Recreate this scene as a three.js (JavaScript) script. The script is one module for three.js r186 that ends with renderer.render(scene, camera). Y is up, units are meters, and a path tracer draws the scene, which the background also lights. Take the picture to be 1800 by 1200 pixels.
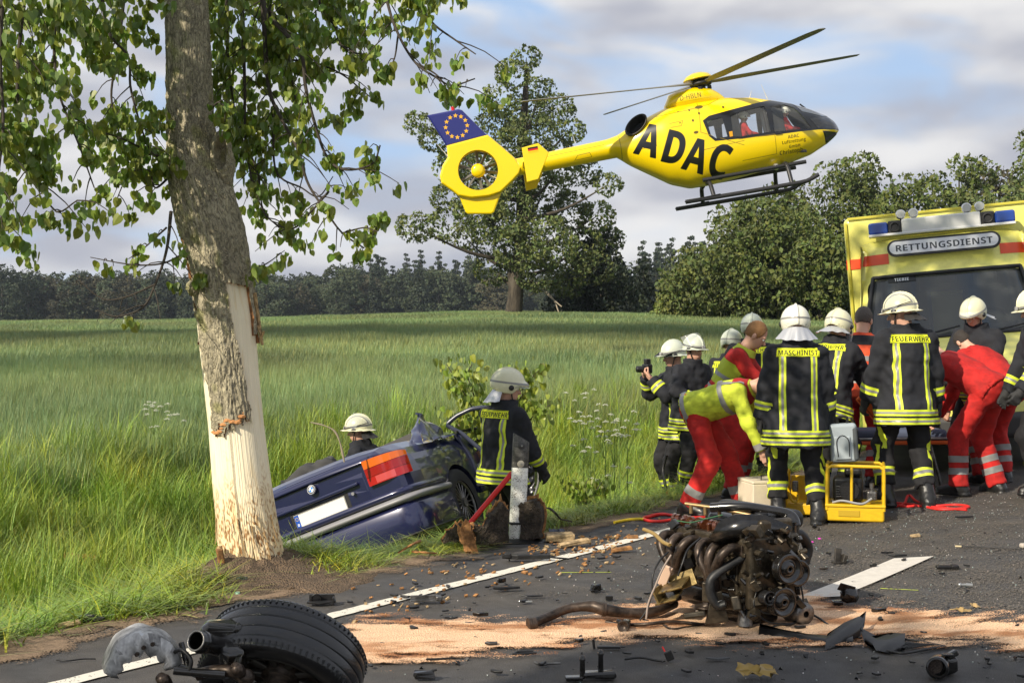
import * as THREE from 'three';
import { mergeGeometries } from 'three/addons/utils/BufferGeometryUtils.js';
import { RoundedBoxGeometry } from 'three/addons/geometries/RoundedBoxGeometry.js';
import { Brush, Evaluator, SUBTRACTION, INTERSECTION } from 'three-bvh-csg';
import { createNoise3D, createNoise2D } from 'simplex-noise';

const V = (x, y, z) => new THREE.Vector3(x, y, z);
function rngOf(seed) { let s = seed | 0; return () => { s = (s + 0x6d2b79f5) | 0; let t = Math.imul(s ^ (s >>> 15), 1 | s); t = (t + Math.imul(t ^ (t >>> 7), 61 | t)) ^ t; return ((t ^ (t >>> 14)) >>> 0) / 4294967296; }; }
const R = rngOf(7);
const n3 = createNoise3D(rngOf(11)), n2 = createNoise2D(rngOf(12));
const clamp = (x, a = 0, b = 1) => Math.min(b, Math.max(a, x)), mix = (a, b, t) => a + (b - a) * t;
const sst = (a, b, x) => { const t = clamp((x - a) / (b - a)); return t * t * (3 - 2 * t); };
const fbm3 = (x, y, z, o = 4) => { let s = 0, a = 0.5; for (let i = 0; i < o; i++) { s += a * n3(x, y, z); x *= 2.03; y *= 2.03; z *= 2.03; a *= 0.5; } return s; };
const fbm2 = (x, y, o = 4) => { let s = 0, a = 0.5; for (let i = 0; i < o; i++) { s += a * n2(x, y); x *= 2.03; y *= 2.03; a *= 0.5; } return s; };

// ---------- camera, sky, sun, exposure ----------
const FPX = 2406, PITCH = -0.00956, EYE = 1.65;                 // focal length in pixels of an 1800 x 1200 picture
const scene = new THREE.Scene();
const camera = new THREE.PerspectiveCamera(2 * Math.atan(600 / FPX) * 180 / Math.PI, 1.5, 0.1, 3000);
camera.position.set(0, EYE, 0); camera.rotation.x = PITCH;
const renderer = new THREE.WebGLRenderer();
renderer.toneMapping = THREE.LinearToneMapping; renderer.toneMappingExposure = 1.15;
renderer.shadowMap.enabled = true;
const SUN = V(-1, 0.92, 0.96).normalize();
const sun = new THREE.DirectionalLight(new THREE.Color().setRGB(1, 0.90, 0.74), 5);
sun.target.position.set(0, 0, -14); sun.position.copy(SUN).multiplyScalar(80).add(sun.target.position); sun.castShadow = true; sun.shadow.radius = 1.2;
Object.assign(sun.shadow.camera, { left: -60, right: 60, top: 60, bottom: -60, near: 1, far: 300 }); sun.shadow.mapSize.set(4096, 4096);
sun.name = 'sun'; scene.add(sun, sun.target);
{ // broken cloud over pale blue
  const w = 2560, h = 1280, a = new Float32Array(w * h * 4);
  for (let j = 0; j < h; j++) {
    const el = ((j + 0.5) / h - 0.5) * Math.PI, cy = Math.sin(el), cc = Math.cos(el);
    for (let i = 0; i < w; i++) {
      const az = ((i + 0.5) / w - 0.5) * 2 * Math.PI, x = cc * Math.cos(az), z = cc * Math.sin(az), k = (j * w + i) * 4;
      let r = 0.3, g = 0.32, b = 0.3;
      if (el > -0.02) {
        const t = Math.pow(clamp(cy), 0.6);
        r = mix(0.47, 0.26, t); g = mix(0.61, 0.42, t); b = mix(0.79, 0.72, t);
        const X = x * 3.1 + 4.3, Y = cy * 10 + 1.7, Z = z * 3.1;
        const q = fbm3(X * 0.7, Y * 0.7, Z * 0.7, 3) * 0.9;
        const c = fbm3(X + q, Y + q * 0.6, Z, 6) + 0.33 * fbm3(X * 0.45 + 9, Y * 0.45, Z * 0.45, 2);
        const cov = sst(-0.72, 0.06, c) * 0.97, thick = sst(-0.1, 0.6, c + 0.22 * fbm3(X * 2 + 3, Y * 2 + 0.9, Z * 2, 4));
        const lit = sst(-0.45, 0.5, fbm3(X * 1.3 - 2.1, Y * 1.3 + 0.7, Z * 1.3, 5) - thick * 0.12);
        const cr = mix(0.42, 0.76, lit), cg = mix(0.43, 0.75, lit), cb = mix(0.49, 0.745, lit);
        r = mix(r, cr, cov); g = mix(g, cg, cov); b = mix(b, cb, cov);
      }
      a[k] = r; a[k + 1] = g; a[k + 2] = b; a[k + 3] = 1;
    }
  }
  const t = new THREE.DataTexture(a, w, h, THREE.RGBAFormat, THREE.FloatType);
  t.mapping = THREE.EquirectangularReflectionMapping; t.magFilter = THREE.LinearFilter; t.minFilter = THREE.LinearFilter; t.needsUpdate = true;
  scene.background = t; scene.environment = t; scene.environmentIntensity = 1;
}

// ---------- placing: a pixel of the 1800 x 1200 picture and a depth give a point in the world ----------
function W(px, py, d) {
  const cx = (px - 900) / FPX, cy = (600 - py) / FPX, c = Math.cos(PITCH), s = Math.sin(PITCH);
  const dy = cy * c + s, dz = -c + cy * s; const k = d / -dz;
  return V(cx * k, EYE + dy * k, -d);
}
const RU = [0.575, -0.818], RN = [0.818, 0.575];                // along and across the road (x, z)
const sOf = (x, z) => (x + 1.04) * RN[0] + (z + 7.81) * RN[1], tOf = (x, z) => (x + 1.04) * RU[0] + (z + 7.81) * RU[1];
const atST = (s, t) => [-1.04 + s * RN[0] + t * RU[0], -7.81 + s * RN[1] + t * RU[1]];
const tilt = (x) => 0.08 * 0.5 * Math.log(1 + Math.exp(clamp((x - 2.2) / 0.5, -30, 8)));
function H(x, z) {
  const s = sOf(x, z), D = -z;
  let h = s > -1.2 ? tilt(x) * sst(-1.2, -0.6, s) : 0;
  h += -0.75 * sst(0.9, 2.7, -s) * (1 - sst(4.0, 7.5, -s));
  h += 0.30 * Math.exp(-((x + 1.72) ** 2 + (z + 9.2) ** 2) / 0.7) * sst(0.9, 1.5, -s);
  if (s < -4) {
    const f = sst(4, 12, -s), A = 2.15 + 0.85 * Math.exp(-((x - 3) ** 2) / 500);
    h += f * (A * sst(-10, 125, D) - (D > 125 ? 0.02 * (D - 125) : 0) * (D < 300 ? 1 : 300 / D) - 0.25) + f * 0.12 * n2(x * 0.05, z * 0.05) + 0.05 * f * n2(x * 0.2, z * 0.2);
  }
  return h;
}
function G(px, py, lift = 0) {                                   // the ground under a pixel
  let d = 4; for (; d < 200; d += 0.01) { const p = W(px, py, d); if (p.y <= H(p.x, p.z) + lift) return p; }
  return W(px, py, 200);
}

// ---------- scene helpers ----------
const used = {};
const numbered = (n) => { const k = used[n] = (used[n] ?? -1) + 1; return k ? n + '_' + String(k).padStart(3, '0') : n; };
function mesh(name, geo, mat, parent, label) {
  const m = new THREE.Mesh(Array.isArray(geo) ? join(geo) : geo, mat); m.name = name; m.castShadow = m.receiveShadow = true;
  if (label) m.userData.label = label;
  if (parent) parent.add(m); return m;
}
function thing(name, label, category, pos, group) {
  const g = new THREE.Group(); g.name = numbered(name); if (pos) g.position.copy(pos); scene.add(g);
  g.userData = { label, category }; if (group) g.userData.group = group; return g;
}
function solo(name, geo, mat, label, category, group, kind) {    // a thing that is one mesh
  const m = mesh(numbered(name), geo, mat, scene); m.userData = {};
  if (label) m.userData.label = label; if (category) m.userData.category = category; if (group) m.userData.group = group; if (kind) m.userData.kind = kind;
  return m;
}
function inst(name, geo, mat, list, parent, kind = 'stuff') {    // list of [Matrix4, Color]
  const m = new THREE.InstancedMesh(geo, mat, list.length); m.name = parent === scene ? numbered(name) : name;
  list.forEach(([x, c], i) => { m.setMatrixAt(i, x); if (c) m.setColorAt(i, c); });
  m.castShadow = m.receiveShadow = true; m.userData.kind = kind; parent.add(m); return m;
}
function join(list) {
  const L = list.map((g) => { let q = g.index ? g.toNonIndexed() : g.clone(); for (const k of Object.keys(q.attributes)) if (!['position', 'normal', 'uv'].includes(k)) q.deleteAttribute(k); if (!q.attributes.normal) q.computeVertexNormals(); if (!q.attributes.uv) q.setAttribute('uv', new THREE.BufferAttribute(new Float32Array(q.attributes.position.count * 2), 2)); return q; });
  return mergeGeometries(L);
}
const mv = (g, x, y, z, rx = 0, ry = 0, rz = 0) => { if (rx) g.rotateX(rx); if (ry) g.rotateY(ry); if (rz) g.rotateZ(rz); g.translate(x, y, z); return g; };
const bx = (w, h, d, r = 0.01, seg = 2) => new RoundedBoxGeometry(w, h, d, seg, Math.min(r, w / 2.01, h / 2.01, d / 2.01));
const cyl = (r0, r1, h, n = 24) => new THREE.CylinderGeometry(r0, r1, h, n);
const lathe = (pts, n = 32) => new THREE.LatheGeometry(pts.map(([x, y]) => new THREE.Vector2(x, y)), n);
function rod(a, b, r0, r1 = r0, n = 12) { const d = b.clone().sub(a), g = cyl(r1, r0, d.length(), n); g.applyQuaternion(new THREE.Quaternion().setFromUnitVectors(V(0, 1, 0), d.normalize())); g.translate((a.x + b.x) / 2, (a.y + b.y) / 2, (a.z + b.z) / 2); return g; }
function tube(pts, r, n = 10, seg = 0, curveTension = 0.5) {     // r: number or f(t)
  const c = new THREE.CatmullRomCurve3(pts, false, 'catmullrom', curveTension), S = seg || Math.max(6, (pts.length - 1) * 5), g = new THREE.TubeGeometry(c, S, 1, n, false), p = g.attributes.position;
  const f = typeof r === 'function' ? r : () => r, P = V(0, 0, 0);
  for (let i = 0; i <= S; i++) { c.getPointAt(i / S, P); const k = f(i / S); for (let j = 0; j <= n; j++) { const q = i * (n + 1) + j; p.setXYZ(q, P.x + (p.getX(q) - P.x) * k, P.y + (p.getY(q) - P.y) * k, P.z + (p.getZ(q) - P.z) * k); } }
  const caps = [0, 1].map((e) => { const C = c.getPointAt(e), T = c.getTangentAt(e).multiplyScalar(e ? 1 : -1), q = new THREE.CircleGeometry(f(e), n); q.applyQuaternion(new THREE.Quaternion().setFromUnitVectors(V(0, 0, 1), T)); q.translate(C.x, C.y, C.z); return q; });
  return join([g, ...caps]);
}
function loft(rings, capA = true, capB = true) {                 // rings of equal length, closed loops of Vector3
  const n = rings[0].length, pos = [], idx = [], uv = [];
  rings.forEach((r, i) => r.forEach((p, j) => { pos.push(p.x, p.y, p.z); uv.push(j / n, i); }));
  for (let i = 0; i < rings.length - 1; i++) for (let j = 0; j < n; j++) { const a = i * n + j, b = i * n + (j + 1) % n, c = a + n, d = b + n; idx.push(a, b, c, b, d, c); }
  for (const [on, i, f] of [[capA, 0, 1], [capB, rings.length - 1, 0]]) if (on) {
    const c = rings[i].reduce((s, p) => s.add(p), V(0, 0, 0)).multiplyScalar(1 / n), k = pos.length / 3; pos.push(c.x, c.y, c.z); uv.push(0, 0);
    for (let j = 0; j < n; j++) { const a = i * n + j, b = i * n + (j + 1) % n; f ? idx.push(k, b, a) : idx.push(k, a, b); }
  }
  let vol = 0; const ox = pos[0], oy = pos[1], oz = pos[2];                 // faces turned outwards
  for (let i = 0; i < idx.length; i += 3) { const [a, b, c] = [idx[i] * 3, idx[i + 1] * 3, idx[i + 2] * 3], ax = pos[a] - ox, ay = pos[a + 1] - oy, az = pos[a + 2] - oz, bx0 = pos[b] - ox, by = pos[b + 1] - oy, bz = pos[b + 2] - oz, cx = pos[c] - ox, cy = pos[c + 1] - oy, cz = pos[c + 2] - oz; vol += ax * (by * cz - bz * cy) + ay * (bz * cx - bx0 * cz) + az * (bx0 * cy - by * cx); }
  if (vol < 0) for (let i = 0; i < idx.length; i += 3) { const k = idx[i + 1]; idx[i + 1] = idx[i + 2]; idx[i + 2] = k; }
  const g = new THREE.BufferGeometry(); g.setAttribute('position', new THREE.Float32BufferAttribute(pos, 3)); g.setAttribute('uv', new THREE.Float32BufferAttribute(uv, 2)); g.setIndex(idx); g.computeVertexNormals(); return g;
}
function prism(pts, depth, bevel = 0) {                          // [x, y] outline, centred on z = 0
  const s = new THREE.Shape(pts.map(([x, y]) => new THREE.Vector2(x, y)));
  const g = new THREE.ExtrudeGeometry(s, { depth: depth - 2 * bevel, bevelEnabled: bevel > 0, bevelSize: bevel, bevelThickness: bevel, bevelOffset: -bevel, bevelSegments: 2, curveSegments: 16 });
  g.translate(0, 0, -depth / 2 + bevel); return g;
}
function boxUV(geo, k = 1) {                                     // uv in metres by the way each face points
  const g = geo.index ? geo.toNonIndexed() : geo, p = g.attributes.position, uv = new Float32Array(p.count * 2), a = V(0, 0, 0), b = V(0, 0, 0), c = V(0, 0, 0);
  for (let i = 0; i < p.count; i += 3) {
    a.fromBufferAttribute(p, i); b.fromBufferAttribute(p, i + 1).sub(a); c.fromBufferAttribute(p, i + 2).sub(a); b.cross(c);
    const x = Math.abs(b.x), y = Math.abs(b.y), z = Math.abs(b.z);
    for (let j = i; j < i + 3; j++) { const X = p.getX(j), Y = p.getY(j), Z = p.getZ(j); uv[j * 2] = k * (x > y && x > z ? Z : X); uv[j * 2 + 1] = k * (y >= x && y >= z ? Z : Y); }
  }
  g.setAttribute('uv', new THREE.BufferAttribute(uv, 2)); if (!g.attributes.normal) g.computeVertexNormals(); return g;
}
function jitter(geo, amp, freq) { const p = geo.attributes.position; for (let i = 0; i < p.count; i++) { const x = p.getX(i), y = p.getY(i), z = p.getZ(i); p.setXYZ(i, x + amp * n3(x * freq, y * freq, z * freq + 5), y + amp * n3(x * freq + 9, y * freq, z * freq), z + amp * n3(x * freq, y * freq + 17, z * freq)); } geo.computeVertexNormals(); return geo; }
// surface nets over a distance field (negative inside)
function field(f, lo, hi, c, skipNormals) {
  const N = [0, 1, 2].map((k) => Math.ceil((hi[k] - lo[k]) / c) + 1), [nx, ny, nz] = N, val = new Float32Array(nx * ny * nz);
  for (let k = 0, q = 0; k < nz; k++) for (let j = 0; j < ny; j++) for (let i = 0; i < nx; i++, q++) val[q] = f(lo[0] + i * c, lo[1] + j * c, lo[2] + k * c);
  const id = new Int32Array(nx * ny * nz).fill(-1), pos = [], idx = [], off = [0, 1, nx, nx + 1, nx * ny, nx * ny + 1, nx * ny + nx, nx * ny + nx + 1];
  const E = [[0, 1], [2, 3], [4, 5], [6, 7], [0, 2], [1, 3], [4, 6], [5, 7], [0, 4], [1, 5], [2, 6], [3, 7]];
  for (let k = 0; k < nz - 1; k++) for (let j = 0; j < ny - 1; j++) for (let i = 0; i < nx - 1; i++) {
    const q = i + nx * (j + ny * k); let m = 0; for (let e = 0; e < 8; e++) if (val[q + off[e]] < 0) m |= 1 << e;
    if (m === 0 || m === 255) continue;
    let x = 0, y = 0, z = 0, n = 0;
    for (const [a, b] of E) { const va = val[q + off[a]], vb = val[q + off[b]]; if ((va < 0) === (vb < 0)) continue; const t = va / (va - vb); x += mix(a & 1, b & 1, t); y += mix((a >> 1) & 1, (b >> 1) & 1, t); z += mix((a >> 2) & 1, (b >> 2) & 1, t); n++; }
    id[q] = pos.length / 3; pos.push(lo[0] + (i + x / n) * c, lo[1] + (j + y / n) * c, lo[2] + (k + z / n) * c);
  }
  const quad = (a, b, c2, d, flip) => { if (a < 0 || b < 0 || c2 < 0 || d < 0) return; flip ? idx.push(a, c2, b, a, d, c2) : idx.push(a, b, c2, a, c2, d); };
  for (let k = 1; k < nz - 1; k++) for (let j = 1; j < ny - 1; j++) for (let i = 1; i < nx - 1; i++) {
    const q = i + nx * (j + ny * k), s = val[q] < 0;
    if (s !== val[q + 1] < 0) quad(id[q - nx - nx * ny], id[q - nx * ny], id[q], id[q - nx], !s);
    if (s !== val[q + nx] < 0) quad(id[q - 1 - nx * ny], id[q - 1], id[q], id[q - nx * ny], !s);
    if (s !== val[q + nx * ny] < 0) quad(id[q - 1 - nx], id[q - nx], id[q], id[q - 1], !s);
  }
  const g = new THREE.BufferGeometry(); g.setAttribute('position', new THREE.Float32BufferAttribute(pos, 3)); g.setIndex(idx); g.computeVertexNormals();
  g.setAttribute('uv', new THREE.BufferAttribute(new Float32Array(pos.length / 3 * 2), 2)); return g;
}
const smin = (a, b, k) => { const h = Math.max(k - Math.abs(a - b), 0) / k; return Math.min(a, b) - h * h * k * 0.25; };
function cap(x, y, z, a, b, ra, rb = ra) { const bx_ = b.x - a.x, by = b.y - a.y, bz = b.z - a.z, t = clamp(((x - a.x) * bx_ + (y - a.y) * by + (z - a.z) * bz) / (bx_ * bx_ + by * by + bz * bz + 1e-9)); return Math.hypot(x - a.x - t * bx_, y - a.y - t * by, z - a.z - t * bz) - mix(ra, rb, t); }
const ell = (x, y, z, cx, cy, cz, rx, ry, rz) => (Math.hypot((x - cx) / rx, (y - cy) / ry, (z - cz) / rz) - 1) * Math.min(rx, ry, rz);
// part of a surface between planes (n . p >= c), lifted along its normals; uvOf(p) gives flat coordinates
function patch(geo, planes, lift, keep, uvOf) {
  const g = geo.index ? geo.toNonIndexed() : geo, p = g.attributes.position, n = g.attributes.normal, P = [], N = [], T = [];
  for (let i = 0; i < p.count; i += 3) {
    let poly = [0, 1, 2].map((j) => [p.getX(i + j), p.getY(i + j), p.getZ(i + j), n.getX(i + j), n.getY(i + j), n.getZ(i + j)]);
    if (keep) { const c = [0, 1, 2, 3, 4, 5].map((k) => (poly[0][k] + poly[1][k] + poly[2][k]) / 3); if (!keep(V(c[0], c[1], c[2]), V(c[3], c[4], c[5]))) continue; }
    for (const [q, c] of planes) {
      const out = [], d = poly.map((v) => v[0] * q.x + v[1] * q.y + v[2] * q.z - c);
      for (let j = 0; j < poly.length; j++) { const k = (j + 1) % poly.length; if (d[j] >= 0) out.push(poly[j]); if ((d[j] >= 0) !== (d[k] >= 0)) { const t = d[j] / (d[j] - d[k]); out.push(poly[j].map((v, m) => mix(v, poly[k][m], t))); } }
      poly = out; if (poly.length < 3) break;
    }
    for (let j = 1; j + 1 < poly.length; j++) for (const v of [poly[0], poly[j], poly[j + 1]]) { const L = Math.hypot(v[3], v[4], v[5]) || 1; const q = V(v[0] + v[3] / L * lift, v[1] + v[4] / L * lift, v[2] + v[5] / L * lift); P.push(q.x, q.y, q.z); N.push(v[3] / L, v[4] / L, v[5] / L); const u = uvOf ? uvOf(q) : [0, 0]; T.push(u[0], u[1]); }
  }
  const o = new THREE.BufferGeometry(); o.setAttribute('position', new THREE.Float32BufferAttribute(P, 3)); o.setAttribute('normal', new THREE.Float32BufferAttribute(N, 3)); o.setAttribute('uv', new THREE.Float32BufferAttribute(T, 2)); return o;
}
// ---------- textures and materials ----------
function dataTex(w, h, f, srgb = true, rx = 1, ry = 1) {         // f(u, v) -> [r, g, b(, a)] in 0..1
  const a = new Uint8Array(w * h * 4);
  for (let j = 0; j < h; j++) for (let i = 0; i < w; i++) { const c = f((i + 0.5) / w, (j + 0.5) / h, i, j), k = (j * w + i) * 4; a[k] = clamp(c[0]) * 255; a[k + 1] = clamp(c[1]) * 255; a[k + 2] = clamp(c[2]) * 255; a[k + 3] = clamp(c[3] ?? 1) * 255; }
  const t = new THREE.DataTexture(a, w, h, THREE.RGBAFormat); t.wrapS = t.wrapT = THREE.RepeatWrapping; t.magFilter = THREE.LinearFilter; t.minFilter = THREE.LinearMipmapLinearFilter; t.repeat.set(rx, ry);
  if (srgb) t.colorSpace = THREE.SRGBColorSpace; t.needsUpdate = true; return t;
}
const gray = (w, h, f, rx, ry) => dataTex(w, h, (u, v, i, j) => { const q = f(u, v, i, j); return [q, q, q]; }, false, rx, ry);
// noise that tiles over the unit square
const tn = (u, v, f, k = 0) => { const a = u * 2 * Math.PI, b = v * 2 * Math.PI, r = f / (2 * Math.PI); return (n3(Math.cos(a) * r + k, Math.sin(a) * r, Math.cos(b) * r + Math.sin(b) * r * 1.7) + n3(Math.cos(b) * r, Math.sin(b) * r + k, Math.sin(a) * r - Math.cos(a) * r * 1.3)) * 0.5; };
const lin = (r, g, b) => new THREE.Color().setRGB(r, g, b);
const mat = (c, rough = 0.6, o = {}) => new THREE.MeshStandardMaterial({ color: Array.isArray(c) ? lin(...c) : new THREE.Color(c), roughness: rough, side: THREE.DoubleSide, ...o });
const phy = (c, rough, o = {}) => new THREE.MeshPhysicalMaterial({ color: Array.isArray(c) ? lin(...c) : new THREE.Color(c), roughness: rough, side: THREE.DoubleSide, ...o });
const weave = gray(128, 128, (u, v, i, j) => 0.5 + 0.25 * Math.sin(i * Math.PI / 4) * Math.sin(j * Math.PI / 4) + 0.4 * tn(u, v, 9), 8, 8);
const grime = dataTex(512, 512, (u, v) => { const q = 0.80 + 0.3 * tn(u, v, 6) + 0.22 * tn(u, v, 24, 3) + 0.12 * tn(u, v, 70, 8); return [q, q * 0.985, q * 0.96]; }, true);
const soft = dataTex(512, 512, (u, v) => { const q = 0.95 + 0.035 * tn(u, v, 6) + 0.03 * tn(u, v, 24, 3) + 0.02 * tn(u, v, 80, 8); return [q, q, q]; }, true, 0.7, 0.7);
const roughPat = gray(256, 256, (u, v) => 0.62 + 0.35 * tn(u, v, 7, 2) + 0.25 * tn(u, v, 30, 5));
function canvasTex(w, h, draw) { const c = document.createElement('canvas'); c.width = w; c.height = h; const x = c.getContext('2d'); draw(x, w, h); const t = new THREE.CanvasTexture(c); t.colorSpace = THREE.SRGBColorSpace; t.magFilter = THREE.LinearFilter; return t; }
// ---------- ground ----------
{
  const grade = (n, a, b, near) => { const o = []; for (let i = 0; i <= n; i++) { const t = i / n * 2 - 1; o.push(mix(a, b, 0.5) + (b - a) / 2 * (near * t + (1 - near) * t ** 5)); } return o; };
  const xs = grade(220, -700, 700, 0.05), zs = []; for (let i = 0; i <= 260; i++) { const t = i / 260; zs.push(14 - 60 * t - 860 * t ** 4); }
  const pos = [], uv = [], idx = [], nx = xs.length;
  for (const z of zs) for (const x of xs) { const s = sOf(x, z); pos.push(x, H(x, z) - (s > -1.05 ? 0.05 * sst(-1.05, -0.9, s) : 0), z); uv.push(x, z); }
  for (let j = 0; j < zs.length - 1; j++) for (let i = 0; i < nx - 1; i++) { const a = j * nx + i; idx.push(a, a + 1, a + nx, a + 1, a + nx + 1, a + nx); }
  const g = new THREE.BufferGeometry(); g.setAttribute('position', new THREE.Float32BufferAttribute(pos, 3)); g.setAttribute('uv', new THREE.Float32BufferAttribute(uv, 2)); g.setIndex(idx); g.computeVertexNormals();
  const t = dataTex(512, 512, (u, v) => { const q = 0.5 + 0.5 * tn(u, v, 8) + 0.4 * tn(u, v, 40, 4), k = tn(u, v, 5, 9); return [0.24 + 0.08 * q + 0.06 * k, 0.29 + 0.12 * q, 0.13 + 0.05 * q]; }, true, 0.25, 0.25);
  const m = mat(0xffffff, 1, { map: t }); solo('ground', g, m, 'grassy field ground', undefined, undefined, 'structure');
}
function strip(s0, s1, t0, t1, ns, nt, lift, edge) {             // a sheet along the road
  const pos = [], uv = [], idx = [];
  for (let j = 0; j <= nt; j++) for (let i = 0; i <= ns; i++) { const t = mix(t0, t1, j / nt), [a, b] = edge ? edge(t) : [s0, s1], s = mix(a, b, i / ns), [x, z] = atST(s, t); pos.push(x, H(x, z) + lift, z); uv.push(s, t); }
  for (let j = 0; j < nt; j++) for (let i = 0; i < ns; i++) { const a = j * (ns + 1) + i; idx.push(a, a + 1, a + ns + 1, a + 1, a + ns + 2, a + ns + 1); }
  const g = new THREE.BufferGeometry(); g.setAttribute('position', new THREE.Float32BufferAttribute(pos, 3)); g.setAttribute('uv', new THREE.Float32BufferAttribute(uv, 2)); g.setIndex(idx); g.computeVertexNormals(); return g;
}
const asphaltMap = dataTex(1024, 1024, (u, v) => { const st = n2(u * 260, v * 260), st2 = n2(u * 410 + 50, v * 410); let q = 0.275 + 0.055 * st + 0.045 * st2 + 0.04 * tn(u, v, 5) + 0.025 * tn(u, v, 18, 7); if (st2 > 0.80) q += 0.16; if (st < -0.72) q -= 0.06; const w = 0.03 * tn(u, v, 3, 20); return [q + w + 0.014, q + 0.004 + w * 0.6, q - 0.006]; }, true, 0.55, 0.55);
const asphaltBump = gray(1024, 1024, (u, v) => 0.5 + 0.32 * n2(u * 260, v * 260) + 0.3 * n2(u * 410 + 50, v * 410), 0.55, 0.55);
solo('road', strip(-1.0, 5.7, -14, 90, 40, 260, 0), mat(0xffffff, 0.78, { map: asphaltMap, bumpMap: asphaltBump, bumpScale: 0.005, roughnessMap: null }), 'dark asphalt road', undefined, undefined, 'structure');
const dirtMap = dataTex(1024, 1024, (u, v) => { const a = tn(u, v, 9), b = n2(u * 60, v * 60), c = n2(u * 190, v * 190), q = 0.36 + 0.07 * a + 0.05 * b + 0.09 * c; return [q * 1.13, q * 0.95, q * 0.76]; }, true, 0.8, 0.8);
const dirtBump = gray(512, 512, (u, v) => 0.5 + 0.3 * n2(u * 60, v * 60) + 0.25 * n2(u * 150, v * 150), 0.8, 0.8);
const dirt = mat(0xffffff, 1, { map: dirtMap, bumpMap: dirtBump, bumpScale: 0.02 });
solo('shoulder', strip(0, 0, -8, 30, 10, 900, 0.006, (t) => [-2.0, -0.78 + 0.10 * n2(t * 0.5, 3) + 0.06 * n2(t * 2.2, 8) + 0.03 * n2(t * 9, 2)]), dirt, 'brown earth shoulder', undefined, undefined, 'structure');
{ // earth thinning out over the asphalt: separate grains and patches
  const g = strip(-1.02, 0.35, -7, 29, 14, 400, 0.009), u = g.attributes.uv; for (let i = 0; i < u.count; i++) u.setXY(i, (u.getX(i) + 1.02) / 1.37, u.getY(i) / 6);
  const t = dataTex(512, 2048, (a, b) => { const e = tn(a * 0.23, b, 7, 3) * 0.5 + 0.35 * tn(a * 0.23, b, 22, 5), gr = 0.5 * n2(a * 100, b * 430) + 0.3 * n2(a * 45, b * 190), k = 1 + 0.2 * n2(a * 140, b * 600) + 0.1 * n2(a * 30, b * 130); return [0.50 * k, 0.42 * k, 0.335 * k, (0.50 - a * 1.95 + e * 0.85 + gr * 0.42) > 0 ? 1 : 0]; });
  t.wrapS = THREE.ClampToEdgeWrapping; solo('earth_patches', g, mat(0xffffff, 1, { map: t, alphaTest: 0.5 }), 'earth thinning out over the road edge', undefined, undefined, 'structure');
}
const worn = gray(512, 512, (u, v) => sst(-0.52, -0.3, tn(u, v, 30) * 0.6 + 0.7 * n2(u * 80, v * 80) - 0.15 * tn(u, v, 4, 3) + 0.24), 0.7, 0.7);
const lineMat = mat([0.74, 0.70, 0.60], 0.7, { alphaMap: worn, alphaTest: 0.4, bumpMap: asphaltBump, bumpScale: 0.002 });
{
  const wob = (t) => 0.006 * n2(t * 7, 1);
  solo('road_marking', strip(0, 0, -6, 6.4, 2, 200, 0.008, (t) => [-0.055 + wob(t), 0.055 + wob(t + 9)]), lineMat, 'long white edge line of the road', undefined, undefined, 'structure');
  // centre dash, its far end cut on the slant
  const A = [G(1395, 1056), G(1572, 984.5), G(1642, 981), G(1478, 1052)], pos = [], idx = [], uv = [], n = 30;
  for (let j = 0; j <= n; j++) for (let i = 0; i <= 4; i++) { const p = A[0].clone().lerp(A[1], j / n).lerp(A[3].clone().lerp(A[2], j / n), i / 4); p.y = H(p.x, p.z) + 0.014; pos.push(p.x, p.y, p.z); uv.push(p.x * 3, p.z * 3); }
  for (let j = 0; j < n; j++) for (let i = 0; i < 4; i++) { const a = j * 5 + i; idx.push(a, a + 1, a + 5, a + 1, a + 6, a + 5); }
  const g = new THREE.BufferGeometry(); g.setAttribute('position', new THREE.Float32BufferAttribute(pos, 3)); g.setAttribute('uv', new THREE.Float32BufferAttribute(uv, 2)); g.setIndex(idx); g.computeVertexNormals();
  solo('road_marking', g, mat([0.78, 0.73, 0.65], 0.7, { bumpMap: asphaltBump, bumpScale: 0.002, map: soft }), 'white centre dash of the road', undefined, undefined, 'structure');
}
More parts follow.
